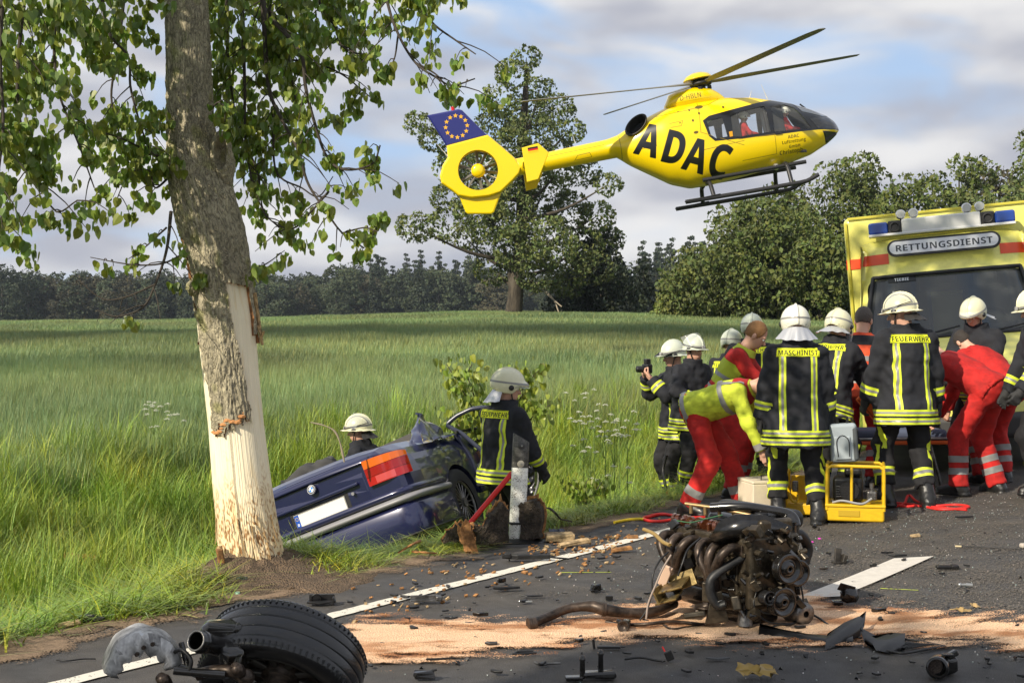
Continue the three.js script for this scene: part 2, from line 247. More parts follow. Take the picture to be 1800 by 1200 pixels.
{ // oil binding granulate scattered across the lane: grains thin out towards the rim
  const x0 = -1.8, x1 = 4.2, z0 = -8.6, z1 = -6.2, nx = 220, nz = 90, pos = [], idx = [], uv = [];
  for (let j = 0; j <= nz; j++) for (let i = 0; i <= nx; i++) { const x = mix(x0, x1, i / nx), z = mix(z0, z1, j / nz); pos.push(x, H(x, z) + 0.016 + 0.010 * fbm2(x * 3, z * 6, 4) + 0.004 * n2(x * 25, z * 25), z); uv.push(i / nx, j / nz); }
  for (let j = 0; j < nz; j++) for (let i = 0; i < nx; i++) { const a = j * (nx + 1) + i; idx.push(a, a + nx + 1, a + 1, a + 1, a + nx + 1, a + nx + 2); }
  const g = new THREE.BufferGeometry(); g.setAttribute('position', new THREE.Float32BufferAttribute(pos, 3)); g.setAttribute('uv', new THREE.Float32BufferAttribute(uv, 2)); g.setIndex(idx); g.computeVertexNormals();
  const topY = [[560, 1120], [660, 1090], [800, 1092], [900, 1098], [960, 1098], [1120, 1070], [1200, 1050], [1400, 1043], [1500, 1075], [1600, 1082], [1700, 1098], [1800, 1110], [2000, 1130]];
  const botY = [[560, 1185], [640, 1172], [800, 1162], [950, 1143], [1100, 1132], [1300, 1135], [1400, 1142], [1560, 1138], [1700, 1150], [1800, 1165], [2000, 1190]];
  const at = (l, x) => { for (let i = 0; i < l.length - 1; i++) if (x < l[i + 1][0]) return mix(l[i][1], l[i + 1][1], sst(l[i][0], l[i + 1][0], x)); return l[l.length - 1][1]; };
  const cam2 = (x, z) => [900 + FPX * x / -z, 577 + FPX * EYE / -z];
  const t = dataTex(2048, 1024, (u, v) => {
    const x = mix(x0, x1, u), z = mix(z0, z1, v), [px, py] = cam2(x, z);
    const w = fbm2(x * 2.2, z * 5, 4), gr = n2(x * 130, z * 130), gr2 = n2(x * 60 + 7, z * 60);
    const d = Math.min(py - at(topY, px), at(botY, px) - py) / 16 + w * 1.5;
    const cov = d + 0.65 * gr + 0.35 * gr2 + (px < 600 ? (px - 600) / 30 : 0);
    const wet = sst(-0.05, 0.5, fbm2(x * 0.9 + 3, z * 2.6, 4) + 0.2 * fbm2(x * 5, z * 9, 2) + 0.06 * gr) * 0.85 + 0.3 * sst(0.9, 0, d), k = 1 + 0.16 * gr + 0.1 * gr2;
    return [mix(0.90, 0.64, wet) * k, mix(0.745, 0.43, wet) * k, mix(0.60, 0.275, wet) * k, cov > 0.25 ? 1 : 0];
  });
  t.wrapS = t.wrapT = THREE.ClampToEdgeWrapping;
  solo('sand_spill', g, mat(0xffffff, 1, { map: t, alphaTest: 0.5, bumpMap: gray(512, 512, (u, v) => 0.5 + 0.4 * n2(u * 90, v * 90), 6, 2.4), bumpScale: 0.006 }), 'sand coloured oil binder spread over the road', undefined, undefined, 'structure');
}
{ // grit and dust lying on the lane beyond the engine, thinner towards its rim
  const g = strip(0.3, 5.2, 1.0, 9.5, 30, 60, 0.010), u = g.attributes.uv; for (let i = 0; i < u.count; i++) u.setXY(i, (u.getX(i) - 0.3) / 4.9, (u.getY(i) - 1) / 8.5);
  const t = dataTex(1024, 1536, (a, b) => { const e = Math.min(a, 1 - a, b * 1.6, (1 - b) * 2) * 1.5, gr = 0.55 * n2(a * 320, b * 560) + 0.35 * n2(a * 150 + 3, b * 260) + 0.3 * fbm2(a * 9, b * 15, 3), k = 1 + 0.25 * n2(a * 400, b * 700); return [0.43 * k, 0.40 * k, 0.36 * k, gr + Math.min(e, 0.30) > 0.56 ? 1 : 0]; });
  t.wrapS = t.wrapT = THREE.ClampToEdgeWrapping; solo('road_grit', g, mat(0xffffff, 1, { map: t, alphaTest: 0.5 }), 'grit and dust scattered over the lane', undefined, undefined, 'structure');
}
// ---------- grass and crop ----------
function blades(n, rad, h0, h1, w, lean, seed, seg = 3) {
  const r = rngOf(seed), pos = [], idx = [], col = [];
  for (let i = 0; i < n; i++) {
    const a = r() * 6.283, q = Math.sqrt(r()) * rad, x = Math.cos(a) * q, z = Math.sin(a) * q, h = mix(h0, h1, r()), b = r() * 6.283, L = lean * (0.3 + r()) * h, ww = w * (0.6 + 0.7 * r()), fx = Math.cos(b), fz = Math.sin(b), k = pos.length / 3, dry = r() < 0.06;
    const c0 = 0.72 + 0.5 * r(), hue = r();
    for (let j = 0; j <= seg; j++) {
      const t = j / seg, wx = -fz * ww * (1 - t * t) * 0.5, wz = fx * ww * (1 - t * t) * 0.5, o = L * t * t, y = h * (t - 0.18 * lean * t * t);
      const c = dry ? [1.9, 1.35, 0.9] : [c0 * mix(0.85, 1.25, hue), c0, c0 * mix(1.1, 0.75, hue)];
      if (j < seg) { pos.push(x + fx * o + wx, y, z + fz * o + wz, x + fx * o - wx, y, z + fz * o - wz); col.push(...c, ...c); } else { pos.push(x + fx * o, y, z + fz * o); col.push(...c); }
    }
    for (let j = 0; j < seg; j++) { const p = k + j * 2; if (j < seg - 1) idx.push(p, p + 1, p + 2, p + 1, p + 3, p + 2); else idx.push(p, p + 1, p + 2); }
  }
  const g = new THREE.BufferGeometry(); g.setAttribute('position', new THREE.Float32BufferAttribute(pos, 3)); g.setAttribute('color', new THREE.Float32BufferAttribute(col, 3)); g.setIndex(idx); g.computeVertexNormals(); return g;
}
const bladeMat = (r, g, b) => new THREE.MeshPhysicalMaterial({ color: lin(r, g, b), roughness: 0.6, side: THREE.DoubleSide, vertexColors: true, transmission: 0.35, thickness: 0 });
const place = (x, y, z, s, sy, ry, tx = 0, tz = 0) => new THREE.Matrix4().compose(V(x, y, z), new THREE.Quaternion().setFromEuler(new THREE.Euler(tx, ry, tz)), V(s, sy, s));
const TREE = V(-1.72, 0, -9.2), CARC = { x: -0.75, z: -11.2 };
{
  const r = rngOf(31), near = [], tall = [], crop = [[], [], []];
  // verge, cut short beside the road and tall towards the ditch
  for (let i = 0; i < 34000; i++) {
    const t = -5 + 34 * r() ** 1.4, s = -0.85 - 7.4 * r() ** 1.25, [x, z] = atST(s, t), D = -z, px = 900 + FPX * x / D;
    if (D < 5.5 || px < -700 || px > 1900) continue;
    const rim = -0.84 - 0.12 * Math.exp(-((t + 3.2) ** 2) / 8) + 0.2 * n2(t * 0.9, 5) + 0.08 * n2(t * 4, 9); if (s > rim) continue;
    if (Math.hypot(x - TREE.x - 0.08, z - TREE.z - 0.2) < 0.40 || (Math.hypot(x - TREE.x - 0.2, z - TREE.z - 0.55) < 0.38 && r() < 0.9)) continue;
    // where the wreck lies
    { const dx = x + 1.40, dz = z + 11.6, lx = dx * 0.94 + dz * 0.342, lz = -dx * 0.342 + dz * 0.94; if (Math.abs(lx) < 0.86 && lz < -0.05 && lz > -4.3) continue; }
    const deep = t < 0.9 ? sst(0.9, 3.6, rim - s) : sst(0.3, 2.8, rim - s), nearCar = t > 0.9 && t < 6.5 && s > -2.6, hh = (nearCar ? 0.27 : mix(0.36, 1.0, deep)) * (0.65 + 0.7 * r()) * (1 + 0.4 * n2(x * 0.8, z * 0.8));
    const c = lin(0.92, 1, 0.8).multiplyScalar(0.72 + 0.45 * r() + 0.2 * n2(x * 0.5, z * 0.5)); c.r *= 1 + 0.2 * n2(x * 0.9 + 5, z * 0.9);
    (nearCar || r() < 0.65 ? near : tall).push([place(x, H(x, z) - 0.02, z, 0.9 + 0.5 * r(), hh, r() * 6.28, 0.3 * (r() - 0.5), 0.3 * (r() - 0.5)), c]);
  }
  inst('grass', blades(34, 0.15, 0.16, 0.42, 0.007, 0.7, 5), bladeMat(0.35, 0.46, 0.055), near, scene).userData.label = 'green verge grass beside the road';
  inst('grass', blades(28, 0.2, 0.22, 0.6, 0.009, 0.7, 6), bladeMat(0.31, 0.42, 0.06), tall, scene).userData.label = 'tall meadow grass along the ditch';
  // cereal field
  for (const [d0, d1, n] of [[8, 32, 15500], [32, 65, 18000], [65, 140, 25500]]) for (let i = 0; i < n; i++) {
    const D = Math.sqrt(mix(d0 * d0, d1 * d1, r())), px = mix(-650, 1900, r()), x = (px - 900) / FPX * D, z = -D, s = sOf(x, z);
    const lim = -6.6 + 0.7 * n2(tOf(x, z) * 0.4, 4); if (s > lim) continue;
    const c = lin(1, 1, 1).multiplyScalar(0.8 + 0.3 * r() + 0.22 * n2(x * 0.11, z * 0.06)); c.r *= 1 + 0.14 * n2(x * 0.07 + 4, z * 0.05);
    crop[d0 === 8 ? 0 : d0 === 32 ? 1 : 2].push([place(x, H(x, z) - 0.05, z, d0 === 65 ? 2.6 : d0 === 32 ? 1.5 : 1, (0.9 + 0.25 * r() + 0.12 * n2(x * 0.3, z * 0.3)) * (d0 === 65 ? 0.8 : 1), r() * 6.28), c]);
  }
  const cm = bladeMat(0.26, 0.365, 0.145);
  crop.forEach((l, i) => { inst('crop', blades([60, 70, 90][i], [0.26, 0.32, 0.36][i], 0.4, 0.62, [0.010, 0.014, 0.013][i], 0.28, 40 + i), cm, l, scene).userData.label = ['cereal crop nearest the ditch', 'cereal crop in the middle of the field', 'cereal crop up to the crest of the field'][i]; });
}
// ---------- trees beyond the field ----------
function crownGeo(blobs, perBlob, size, seed, droop = 0) {       // blobs [x, y, z, r] in metres: many small leaf sprays
  const r = rngOf(seed), pos = [], col = [], idx = [], q = new THREE.Quaternion(), e = new THREE.Euler();
  for (const [bx0, by0, bz0, br] of blobs) {
    const n = perBlob * br * br; const tone = 0.75 + 0.5 * r();
    for (let i = 0; i < n; i++) {
      const d = V(r() * 2 - 1, r() * 2 - 1, r() * 2 - 1); if (d.lengthSq() > 1 || d.lengthSq() < 0.02) { i--; continue; }
      const L = d.length(); d.multiplyScalar((0.45 + 0.55 * L) / L * br); d.y *= 0.8;
      const x = bx0 + d.x, y = by0 + d.y, z = bz0 + d.z;
      if (n3(x * 1.1 / br, y * 1.3 / br, z * 1.1 / br) < -0.12) continue;      // gaps in the spray
      e.set(r() * 6.28, r() * 6.28, r() * 6.28); q.setFromEuler(e);
      const s = size * (0.55 + 0.9 * r()), k = pos.length / 3, c = tone * (0.8 + 0.4 * r()), g = r();
      for (const [u, v, w] of [[-0.5, 0, 0], [0, -0.34, 0.12], [0.5, 0, 0], [0, 0.34, 0.12]]) { const p = V(u * s, v * s, w * s).applyQuaternion(q); pos.push(x + p.x, y + p.y - droop * Math.abs(u), z + p.z); col.push(c * mix(0.85, 1.3, g), c, c * mix(1.05, 0.7, g)); }
      idx.push(k, k + 1, k + 2, k, k + 2, k + 3);
    }
  }
  const g = new THREE.BufferGeometry(); g.setAttribute('position', new THREE.Float32BufferAttribute(pos, 3)); g.setAttribute('color', new THREE.Float32BufferAttribute(col, 3)); g.setIndex(idx); g.computeVertexNormals(); return g;
}
const leafMat = (r, g, b, t = 0.25) => new THREE.MeshPhysicalMaterial({ color: lin(r, g, b), roughness: 0.75, side: THREE.DoubleSide, vertexColors: true, transmission: t, thickness: 0 });
const barkFar = mat([0.10, 0.085, 0.065], 0.95, { map: grime });
const LM = { lone: leafMat(0.115, 0.16, 0.035), hedge: leafMat(0.10, 0.142, 0.022), lime: leafMat(0.15, 0.19, 0.035), dark: leafMat(0.034, 0.052, 0.027, 0.1), far: leafMat(0.045, 0.066, 0.03, 0.1), rust: leafMat(0.06, 0.06, 0.03, 0.1) };
{ // lone tree on the crest
  const D = 104, base = W(905, 552, D), k = D / FPX, r = rngOf(5);
  const px = [[925, 108, 24], [902, 138, 30], [950, 150, 27], [880, 180, 36], [930, 190, 42], [975, 196, 34], [1000, 235, 26], [868, 232, 42], [930, 250, 48], [980, 262, 30], [737, 224, 24], [765, 250, 26], [808, 296, 42], [852, 296, 48], [910, 310, 50], [790, 346, 34], [735, 404, 32], [782, 395, 34], [842, 365, 44], [900, 380, 46], [960, 330, 40], [1030, 296, 32], [1066, 330, 24], [1000, 366, 40], [1050, 378, 34], [880, 430, 36], [820, 420, 24], [962, 430, 50], [1022, 430, 40], [1076, 418, 28], [945, 480, 40], [1000, 486, 42], [1050, 470, 34], [915, 440, 46], [870, 470, 36], [905, 345, 40], [945, 400, 44], [860, 400, 38], [985, 300, 30], [895, 270, 40]];
  const t = thing('lone_tree', 'tall loose crowned tree standing alone on the crest behind the helicopter tail', 'tree', base);
  const P = (x, y, z = 0) => V((x - 905) * k, (552 - y) * k, z);
  const bl = px.map(([x, y, rr]) => { const p = P(x, y, (r() - 0.5) * 7); return [p.x, p.y, p.z, rr * k * 1.12]; });
  mesh('crown', crownGeo(bl, 420, 0.28, 61), LM.lone, t);
  const trunk = [tube([P(903, 560), P(908, 500), P(915, 420), P(918, 300), P(925, 180), P(926, 110)], (u) => 0.62 * (1 - 0.93 * u) + 0.04, 10), tube([P(895, 560), P(900, 500), P(885, 430)], (u) => 0.4 * (1 - 0.7 * u), 8)];
  mesh('trunk', trunk, barkFar, t);
  for (const b of bl.filter((_, i) => i % 2 === 0)) { const e = V(b[0], b[1], b[2]), s = P(912, clamp(552 - (e.y - 2.5) / k, 260, 500)); mesh('limb', tube([s, s.clone().lerp(e, 0.5).add(V(0, -0.5, 0)), e], (u) => 0.2 * (1 - 0.85 * u), 6), barkFar, t); }
  for (const l of [[[940, 495], [970, 525], [980, 550]], [[930, 520], [950, 512], [985, 540]]]) mesh('broken_limb', tube(l.map(([x, y], i) => P(x, y, 1 + i)), 0.05, 5), mat([0.3, 0.25, 0.18], 0.9), t);
}
function autoTree(name, label, px, baseY, D, halfW, topY, m, seed, o = {}) {
  const base = W(px, baseY, D), k = D / FPX, r = rngOf(seed), hgt = (baseY - topY) * k, hw = halfW * k, bl = [];
  const n = o.n ?? 26;
  for (let i = 0; i < n; i++) { const u = i / (n - 1), y = mix(o.low ?? 0.07, 0.93, u), f = Math.pow(Math.max(0, Math.sin(Math.PI * mix(0.22, 0.97, Math.pow(clamp(y), o.pw ?? 0.9)))), 0.7), a = r() * 6.28, q = Math.sqrt(r()); const rr = hw * (0.30 + 0.2 * r()) * (0.6 + 0.4 * f); bl.push([Math.cos(a) * q * hw * f * 0.85, y * hgt - rr * 0.3, Math.sin(a) * q * hw * f * 0.8, rr]); }
  const t = thing(name, label, o.cat ?? 'tree', base, o.group);
  mesh('crown', crownGeo(bl, (o.dens ?? 60) * 1.5 / (hw / 4) ** 1.2, (o.leaf ?? 0.45) * 0.8, seed + 1), m, t);
  mesh('trunk', tube([V(0, -0.5, 0), V(0.1, hgt * 0.4, 0), V(0, hgt * 0.85, 0.1)], (u) => hw * 0.07 * (1 - 0.85 * u), 7), barkFar, t);
  return t;
}
const AT = (...a) => autoTree('broadleaf_tree', ...a);
AT('dark bushy tree close to the right of the lone tree', 1055, 562, 108, 88, 400, LM.dark, 71, { n: 30, dens: 130 });
AT('low dark tree filling the gap left of the big round hedge tree', 1130, 566, 118, 55, 452, LM.dark, 72, { n: 20 });
AT('big round green tree left of the ambulance, standing before the hedge', 1335, 600, 88, 165, 352, LM.hedge, 73, { n: 64, dens: 230, leaf: 0.38 });
autoTree('shrub', 'light green bush at the left foot of the big round tree', 1195, 584, 86, 52, 468, LM.lime, 74, { n: 24, dens: 140, leaf: 0.3 });
AT('dark green tree touching the left edge of the ambulance', 1440, 600, 84, 85, 405, LM.hedge, 79, { n: 30, dens: 170, leaf: 0.38 });
AT('tree peeking up behind the big round tree below the helicopter skids', 1400, 570, 112, 105, 308, LM.hedge, 75, { n: 30, dens: 130 });
AT('tall tree between the helicopter nose and the ambulance roof', 1510, 570, 110, 125, 266, LM.hedge, 76, { n: 38, dens: 140 });
AT('rounded tree top rising over the middle of the ambulance roof', 1605, 570, 104, 110, 300, LM.hedge, 77, { n: 28, dens: 130 });
AT('pointed tree rising behind the roof lamps of the ambulance', 1685, 570, 108, 100, 264, LM.hedge, 78, { n: 30, dens: 130 });
AT('tree leaning into the right edge of the picture, tallest of the hedge', 1840, 570, 98, 155, 210, LM.lone, 80, { n: 44, dens: 130 });
AT('olive tree low behind the ambulance roof near the right edge', 1755, 570, 116, 115, 285, LM.rust, 81, { n: 30, dens: 120 });
{ // far wood along the horizon: a few kinds, each copy a tree of its own
  const kinds = [], r = rngOf(91);
  const far = (conifer, h, w, m, seed) => {
    const q = rngOf(seed), bl = [];
    if (conifer) for (let i = 0; i < 16; i++) { const u = i / 15, rr = w * mix(0.78, 0.2, u); for (let j = 0; j < 3; j++) { const a = q() * 6.28; bl.push([Math.cos(a) * rr * 0.5, h * mix(0.06, 0.92, u), Math.sin(a) * rr * 0.6, rr * 0.75]); } }
    else for (let i = 0; i < 16; i++) { const u = i / 15, f = Math.sin(Math.PI * (0.15 + 0.8 * u)) ** 0.6, a = q() * 6.28; bl.push([Math.cos(a) * w * f * 0.6 * q(), h * mix(0.12, 0.92, u), Math.sin(a) * w * f * 0.6, w * 0.42]); }
    return [crownGeo(bl, 75, conifer ? 0.62 : 0.55, seed + 1), tube([V(0, 0, 0), V(0, h * 0.9, 0)], (u) => 0.35 * (1 - 0.8 * u), 6), m];
  };
  kinds.push(far(1, 21, 3.4, LM.dark, 101), far(0, 19, 6.2, LM.far, 102), far(0, 17, 7, LM.rust, 103), far(1, 24, 3.8, LM.dark, 104), far(0, 20, 5.5, LM.dark, 105));
  const lists = kinds.map(() => []), wood = new THREE.Group(); wood.name = 'wood'; wood.userData = { label: 'far dark wood of mixed trees along the horizon', category: 'wood', kind: 'stuff' }; scene.add(wood);
  for (let i = 0; i < 260; i++) {
    const D = mix(400, 470, r()), px = -60 + i * 5.2 + 12 * (r() - 0.5), k = px > 650 && px < 860 ? (r() < 0.5 ? 3 : 1) : px > 1120 && px < 1240 ? 3 : [1, 1, 2, 4, 4, 1, 4, 0][Math.floor(r() * 8)];
    const p = W(px, 586, D), s = (px < 430 ? 0.92 : px < 600 ? 0.88 : px < 860 ? 1.05 : 1.0) * (0.82 + 0.3 * r()) * (px > 1120 ? 1.2 : 1);
    lists[k].push([place(p.x, p.y, p.z, s * (k === 0 || k === 3 ? 1 : 1.25), s, r() * 6.28), null]);
  }
  kinds.forEach(([c, t, m], i) => { inst('crowns', c, m, lists[i], wood); inst('trunks', t, barkFar, lists[i], wood); });
}
// ---------- the struck roadside tree ----------
const D0 = 9.2, BASE = W(450, 1012, D0), KP = D0 / FPX;
const TREEPX = [[-160, 288, 358], [0, 289, 366], [100, 291, 371], [200, 292, 374], [260, 294, 382], [330, 298, 408], [400, 312, 428], [480, 331, 441], [560, 340, 453], [650, 350, 459], [750, 361, 469], [850, 368, 482], [930, 376, 495], [985, 382, 506], [1015, 380, 518], [1050, 370, 536]];
function trunkAt(py) { let i = 0; while (i < TREEPX.length - 2 && TREEPX[i + 1][0] < py) i++; const a = TREEPX[i], b = TREEPX[i + 1], t = clamp((py - a[0]) / (b[0] - a[0]), -1, 2), l = mix(a[1], b[1], t), r = mix(a[2], b[2], t); return [(l + r) / 2, (r - l) / 2]; }
const TB = V(0, 0, 0);                                           // trunk points local to the tree's base
{ const p = W(450, 1012, D0); TB.copy(p); }
function trunkPoint(py, th, lift) {                              // th 0 faces the camera, + to the right
  const [c, w] = trunkAt(py), p = W(c, py, D0), rr = w * KP + lift;
  return V(p.x + Math.sin(th) * rr - TB.x, p.y - TB.y, p.z + Math.cos(th) * rr - TB.z);
}
const barkBump = gray(512, 512, (u, v) => { const a = tn(u, v * 0.5, 26, 2), w = Math.abs(n2(u * 34 + a * 1.2, v * 7)) ; return clamp(w * 1.6) * 0.75 + 0.25 * (0.5 + 0.5 * n2(u * 120, v * 60)); });
const barkMap = dataTex(512, 512, (u, v) => { const a = tn(u, v * 0.5, 26, 2), w = clamp(Math.abs(n2(u * 34 + a * 1.2, v * 7)) * 2.2), g = tn(u, v, 5, 7), f = n2(u * 100, v * 80), f2 = n2(u * 28 + 5, v * 22), moss = sst(0.15, 0.5, tn(u, v, 4, 30)); const q = mix(0.46, 0.645, w) + 0.07 * g + 0.07 * f + 0.05 * f2; return [q * mix(1.04, 1.0, moss), q * mix(0.985, 0.97, moss), q * mix(0.83, 0.70, moss)]; });
const barkMat = mat(0xffffff, 0.95, { map: barkMap, bumpMap: barkBump, bumpScale: 0.007 });
const woodMap = dataTex(1024, 1024, (u, v) => {
  const f = n2(u * 60, v * 3.5), f2 = n2(u * 190, v * 9), low = sst(0.2, 0.07, v + 0.05 * tn(u, v, 6, 3)), tear = low * sst(0.1, 0.55, n2(u * 13 + 2 * n2(u * 6, v * 20), v * 40) * 0.7 + n2(u * 40, v * 110) * 0.5 + 0.1) * 0.9;
  const str = sst(0.45, 0.8, n2(u * 14 + 40, v * 9 + 3)) * 0.3; const q = 1 - 0.015 * f - 0.012 * f2 - 0.02 * n2(u * 9, v * 14);
  const b = [0.975 * q, 0.925 * q, 0.80 * q], s = [0.90, 0.78, 0.56], d = [0.60, 0.42, 0.24]; return [0, 1, 2].map((k) => mix(mix(b[k], s[k], clamp(str + low * 0.5)), d[k], tear));
});
woodMap.wrapT = THREE.ClampToEdgeWrapping;
const woodBump = gray(1024, 1024, (u, v) => { const low = sst(0.2, 0.08, v); return 0.5 + 0.12 * n2(u * 60, v * 4) + low * (0.3 * n2(u * 16, v * 22) + 0.3 * n2(u * 45, v * 60)); });
const woodMat = mat(0xffffff, 0.7, { map: woodMap, bumpMap: woodBump, bumpScale: 0.014 });
const tree = thing('roadside_tree', 'thick leaning tree with bark torn off by the crash, beside the wrecked car', 'tree', TB);
{
  const NT = 96, wood = [], pyT = -160, pyB = 1050;
  for (let j = 0; j <= 150; j++) { const py = mix(pyB, pyT, j / 150), ring = []; for (let i = 0; i < NT; i++) { const th = i / NT * 2 * Math.PI, low = sst(880, 1020, py); ring.push(trunkPoint(py, th, -0.022 + low * (0.016 * n3(Math.sin(th) * 4, py * 0.03, Math.cos(th) * 4) + 0.012 * n3(Math.sin(th) * 11, py * 0.06, Math.cos(th) * 11)) + 0.05 * sst(1000, 1050, py) * Math.max(0, Math.sin(th * 5)))); } wood.push(ring); }
  const g = loft(wood), u = g.attributes.uv; for (let i = 0; i < u.count; i++) u.setXY(i, u.getX(i) * 1.6, clamp(u.getY(i) / 150));
  mesh('trunk', g, woodMat, tree, 'pale bare wood where the bark is gone');
  // bark as a shell with broken edges
  const A = 220, B = 420, top = -160, bot = 780, id = {}, pos = [], uv = [], idx = [];
  const has = (i, j) => {
    const th = ((i + A) % A) / A * 2 * Math.PI - Math.PI, py = mix(top, bot, j / B), w = 0.06 * n3(th * 6, py * 0.02, 1) + 0.035 * n3(th * 20, py * 0.07, 5) + 0.02 * n3(th * 50, py * 0.2, 9);
    if (py < 395) return true;
    const front = Math.abs(th) < Math.PI / 2, x = Math.sin(th);
    if (!front) return py < 490 + 60 * n2(th * 2, 1) || (th > Math.PI / 2 && py < 560);
    const l = mix(-0.99, -0.80, sst(398, 440, py)) + 0.19 * sst(540, 730, py) + w, rt = py < 492 + 12 * x ? 2 : mix(0.32, 0.64, sst(510, 720, py)) + w * 0.6;
    const lower = 752 - 40 * (x + 0.3) * 0.6 + 26 * w * 8;
    return x > l && (x < rt || (x > 0.93 && py < 590 + 300 * w)) && py < lower;
  };
  const ridge = (th, py) => { const y = py * 0.0125, a = n3(Math.sin(th) * 5, y * 0.7, Math.cos(th) * 5) * 0.5, q = Math.abs(n3(Math.sin(th) * 8 + a, y * 0.75 + a, Math.cos(th) * 8)); return 0.011 * clamp(q * 2.4) * sst(-100, 330, py) + 0.004 * n3(Math.sin(th) * 20, y * 5, Math.cos(th) * 20) + 0.006 * n3(Math.sin(th) * 2, y, Math.cos(th) * 2); };
  const vert = (i, j, out) => { i = (i + A) % A; const key = (i * 1000 + j) * 2 + out; if (id[key] === undefined) { const th = i / A * 2 * Math.PI - Math.PI, py = mix(top, bot, j / B), p = trunkPoint(py, th, out ? -0.008 + ridge(th, py) : -0.024); id[key] = pos.length / 3; pos.push(p.x, p.y, p.z); uv.push(i / A * 1.6 * 0.9, py * KP * 0.9); } return id[key]; };
  const wallV = [];
  for (let j = 0; j < B; j++) for (let i = 0; i < A; i++) {
    if (!has(i, j)) continue;
    const a = vert(i, j, 1), b = vert(i + 1, j, 1), c = vert(i, j + 1, 1), d = vert(i + 1, j + 1, 1); idx.push(a, c, b, b, c, d);
    for (const [di, dj, p, q] of [[-1, 0, [i, j], [i, j + 1]], [1, 0, [i + 1, j], [i + 1, j + 1]], [0, 1, [i, j + 1], [i + 1, j + 1]]]) if (j + dj < B && !has(i + di, j + dj)) { const f = ([x, y], o) => { const th = ((x + A) % A) / A * 2 * Math.PI - Math.PI, py = mix(top, bot, y / B); return trunkPoint(py, th, o ? -0.008 + ridge(th, py) : -0.026); }; wallV.push(f(p, 1), f(q, 1), f(q, 0), f(p, 1), f(q, 0), f(p, 0)); }
  }
  const bg = new THREE.BufferGeometry(); bg.setAttribute('position', new THREE.Float32BufferAttribute(pos, 3)); bg.setAttribute('uv', new THREE.Float32BufferAttribute(uv, 2)); bg.setIndex(idx); bg.computeVertexNormals();
  const bark = mesh('bark', bg, barkMat, tree, 'grey furrowed bark, hanging as a tongue over the bare wood');
  const eg = new THREE.BufferGeometry(); eg.setAttribute('position', new THREE.Float32BufferAttribute(wallV.flatMap((p) => [p.x, p.y, p.z]), 3)); eg.computeVertexNormals();
  mesh('torn_edge', boxUV(eg), mat([0.42, 0.20, 0.08], 0.9, { map: grime }), bark);
  // knot hole on the right, burl on the left, splinters
  const L = (px, py, dz) => W(px, py, D0 - dz).sub(TB);
  const kc = L(388, 274, 0.06), kr = 0.075;
  const kg = field((x, y, z) => { x -= kc.x; y -= kc.y; z -= kc.z; const o = smin(ell(x, y, z, 0.0, 0, 0, kr, 0.17, 0.11), cap(x, y, z, V(0.01, -0.06, -0.02), V(0.0, -0.3, -0.06), 0.07, 0.05), 0.06) + 0.006 * n3(x * 40, y * 20, z * 40); return Math.max(o, -ell(x, y, z, 0.012, 0.015, 0.085, 0.04, 0.115, 0.1)); }, [kc.x - 0.12, kc.y - 0.36, kc.z - 0.14], [kc.x + 0.12, kc.y + 0.22, kc.z + 0.16], 0.009);
  mesh('knot_hole', boxUV(kg), barkMat, tree);
  const bc = L(343, 506, 0.13); mesh('burl', boxUV(field((x, y, z) => ell(x, y, z, bc.x, bc.y, bc.z, 0.06, 0.055, 0.06) + 0.012 * n3(x * 40, y * 40, z * 40), [bc.x - 0.09, bc.y - 0.09, bc.z - 0.09], [bc.x + 0.09, bc.y + 0.09, bc.z + 0.09], 0.008)), barkMat, tree);
  const woodMat2 = mat([0.80, 0.70, 0.48], 0.75, { map: soft });
  const raw = mat([0.62, 0.42, 0.20], 0.8, { map: grime });
  mesh('splinter', tube([L(446, 515, 0.02), L(455, 570, 0.03), L(461, 606, 0.05)], (t) => 0.016 * (1 - 0.6 * t) + 0.004, 5), raw, tree);
  mesh('splinter', tube([L(452, 572, 0.04), L(459, 590, 0.05), L(463, 582, 0.06)], 0.009, 5), raw, tree);
  mesh('splinter', tube([L(385, 960, 0.2), L(388, 985, 0.22), L(392, 1008, 0.24)], (t) => 0.02 + 0.012 * t, 5), raw, tree);
  { const q = rngOf(77); for (let i = 0; i < 46; i++) { const low = i > 18, py = low ? mix(880, 1010, q()) : mix(500, 745, q()), th = low ? (q() - 0.5) * 2.4 : (i % 2 ? Math.asin(clamp(mix(0.32, 0.64, sst(510, 720, py)) + 0.04, -1, 1)) : Math.asin(-0.80 + 0.19 * sst(540, 730, py) - 0.03)), ln = mix(12, 42, q()), a = trunkPoint(py, th, -0.018), m = trunkPoint(py + ln * 0.5, th + 0.04 * (q() - 0.5), -0.012), e = trunkPoint(py + ln, th + 0.08 * (q() - 0.5), low ? 0.012 * q() - 0.004 : 0.006 * q() - 0.006); mesh('splinter', tube([a, m, e], (t) => 0.005 * (1 - 0.8 * t) + 0.001, 4, 5), low && q() < 0.5 ? raw : woodMat2, tree); } }
  for (let i = 0; i < 15; i++) { const u = i / 14, p = L(mix(384, 440, u), mix(756, 724, u) + 5 * Math.sin(i * 9), 0); const th = Math.asin(clamp((mix(384, 440, u) - 415) / 53, -0.98, 0.98)), q = trunkPoint(mix(756, 726, u) + 6 * Math.sin(i * 7), th, 0.0); const c = new THREE.DodecahedronGeometry(0.014 + 0.006 * Math.sin(i * 3), 0); c.scale(1.5, 0.7, 0.7); c.rotateY(th); c.translate(q.x, q.y, q.z); mesh('bark_crumb', c, mat([0.55, 0.26, 0.10], 0.9), tree); }
}
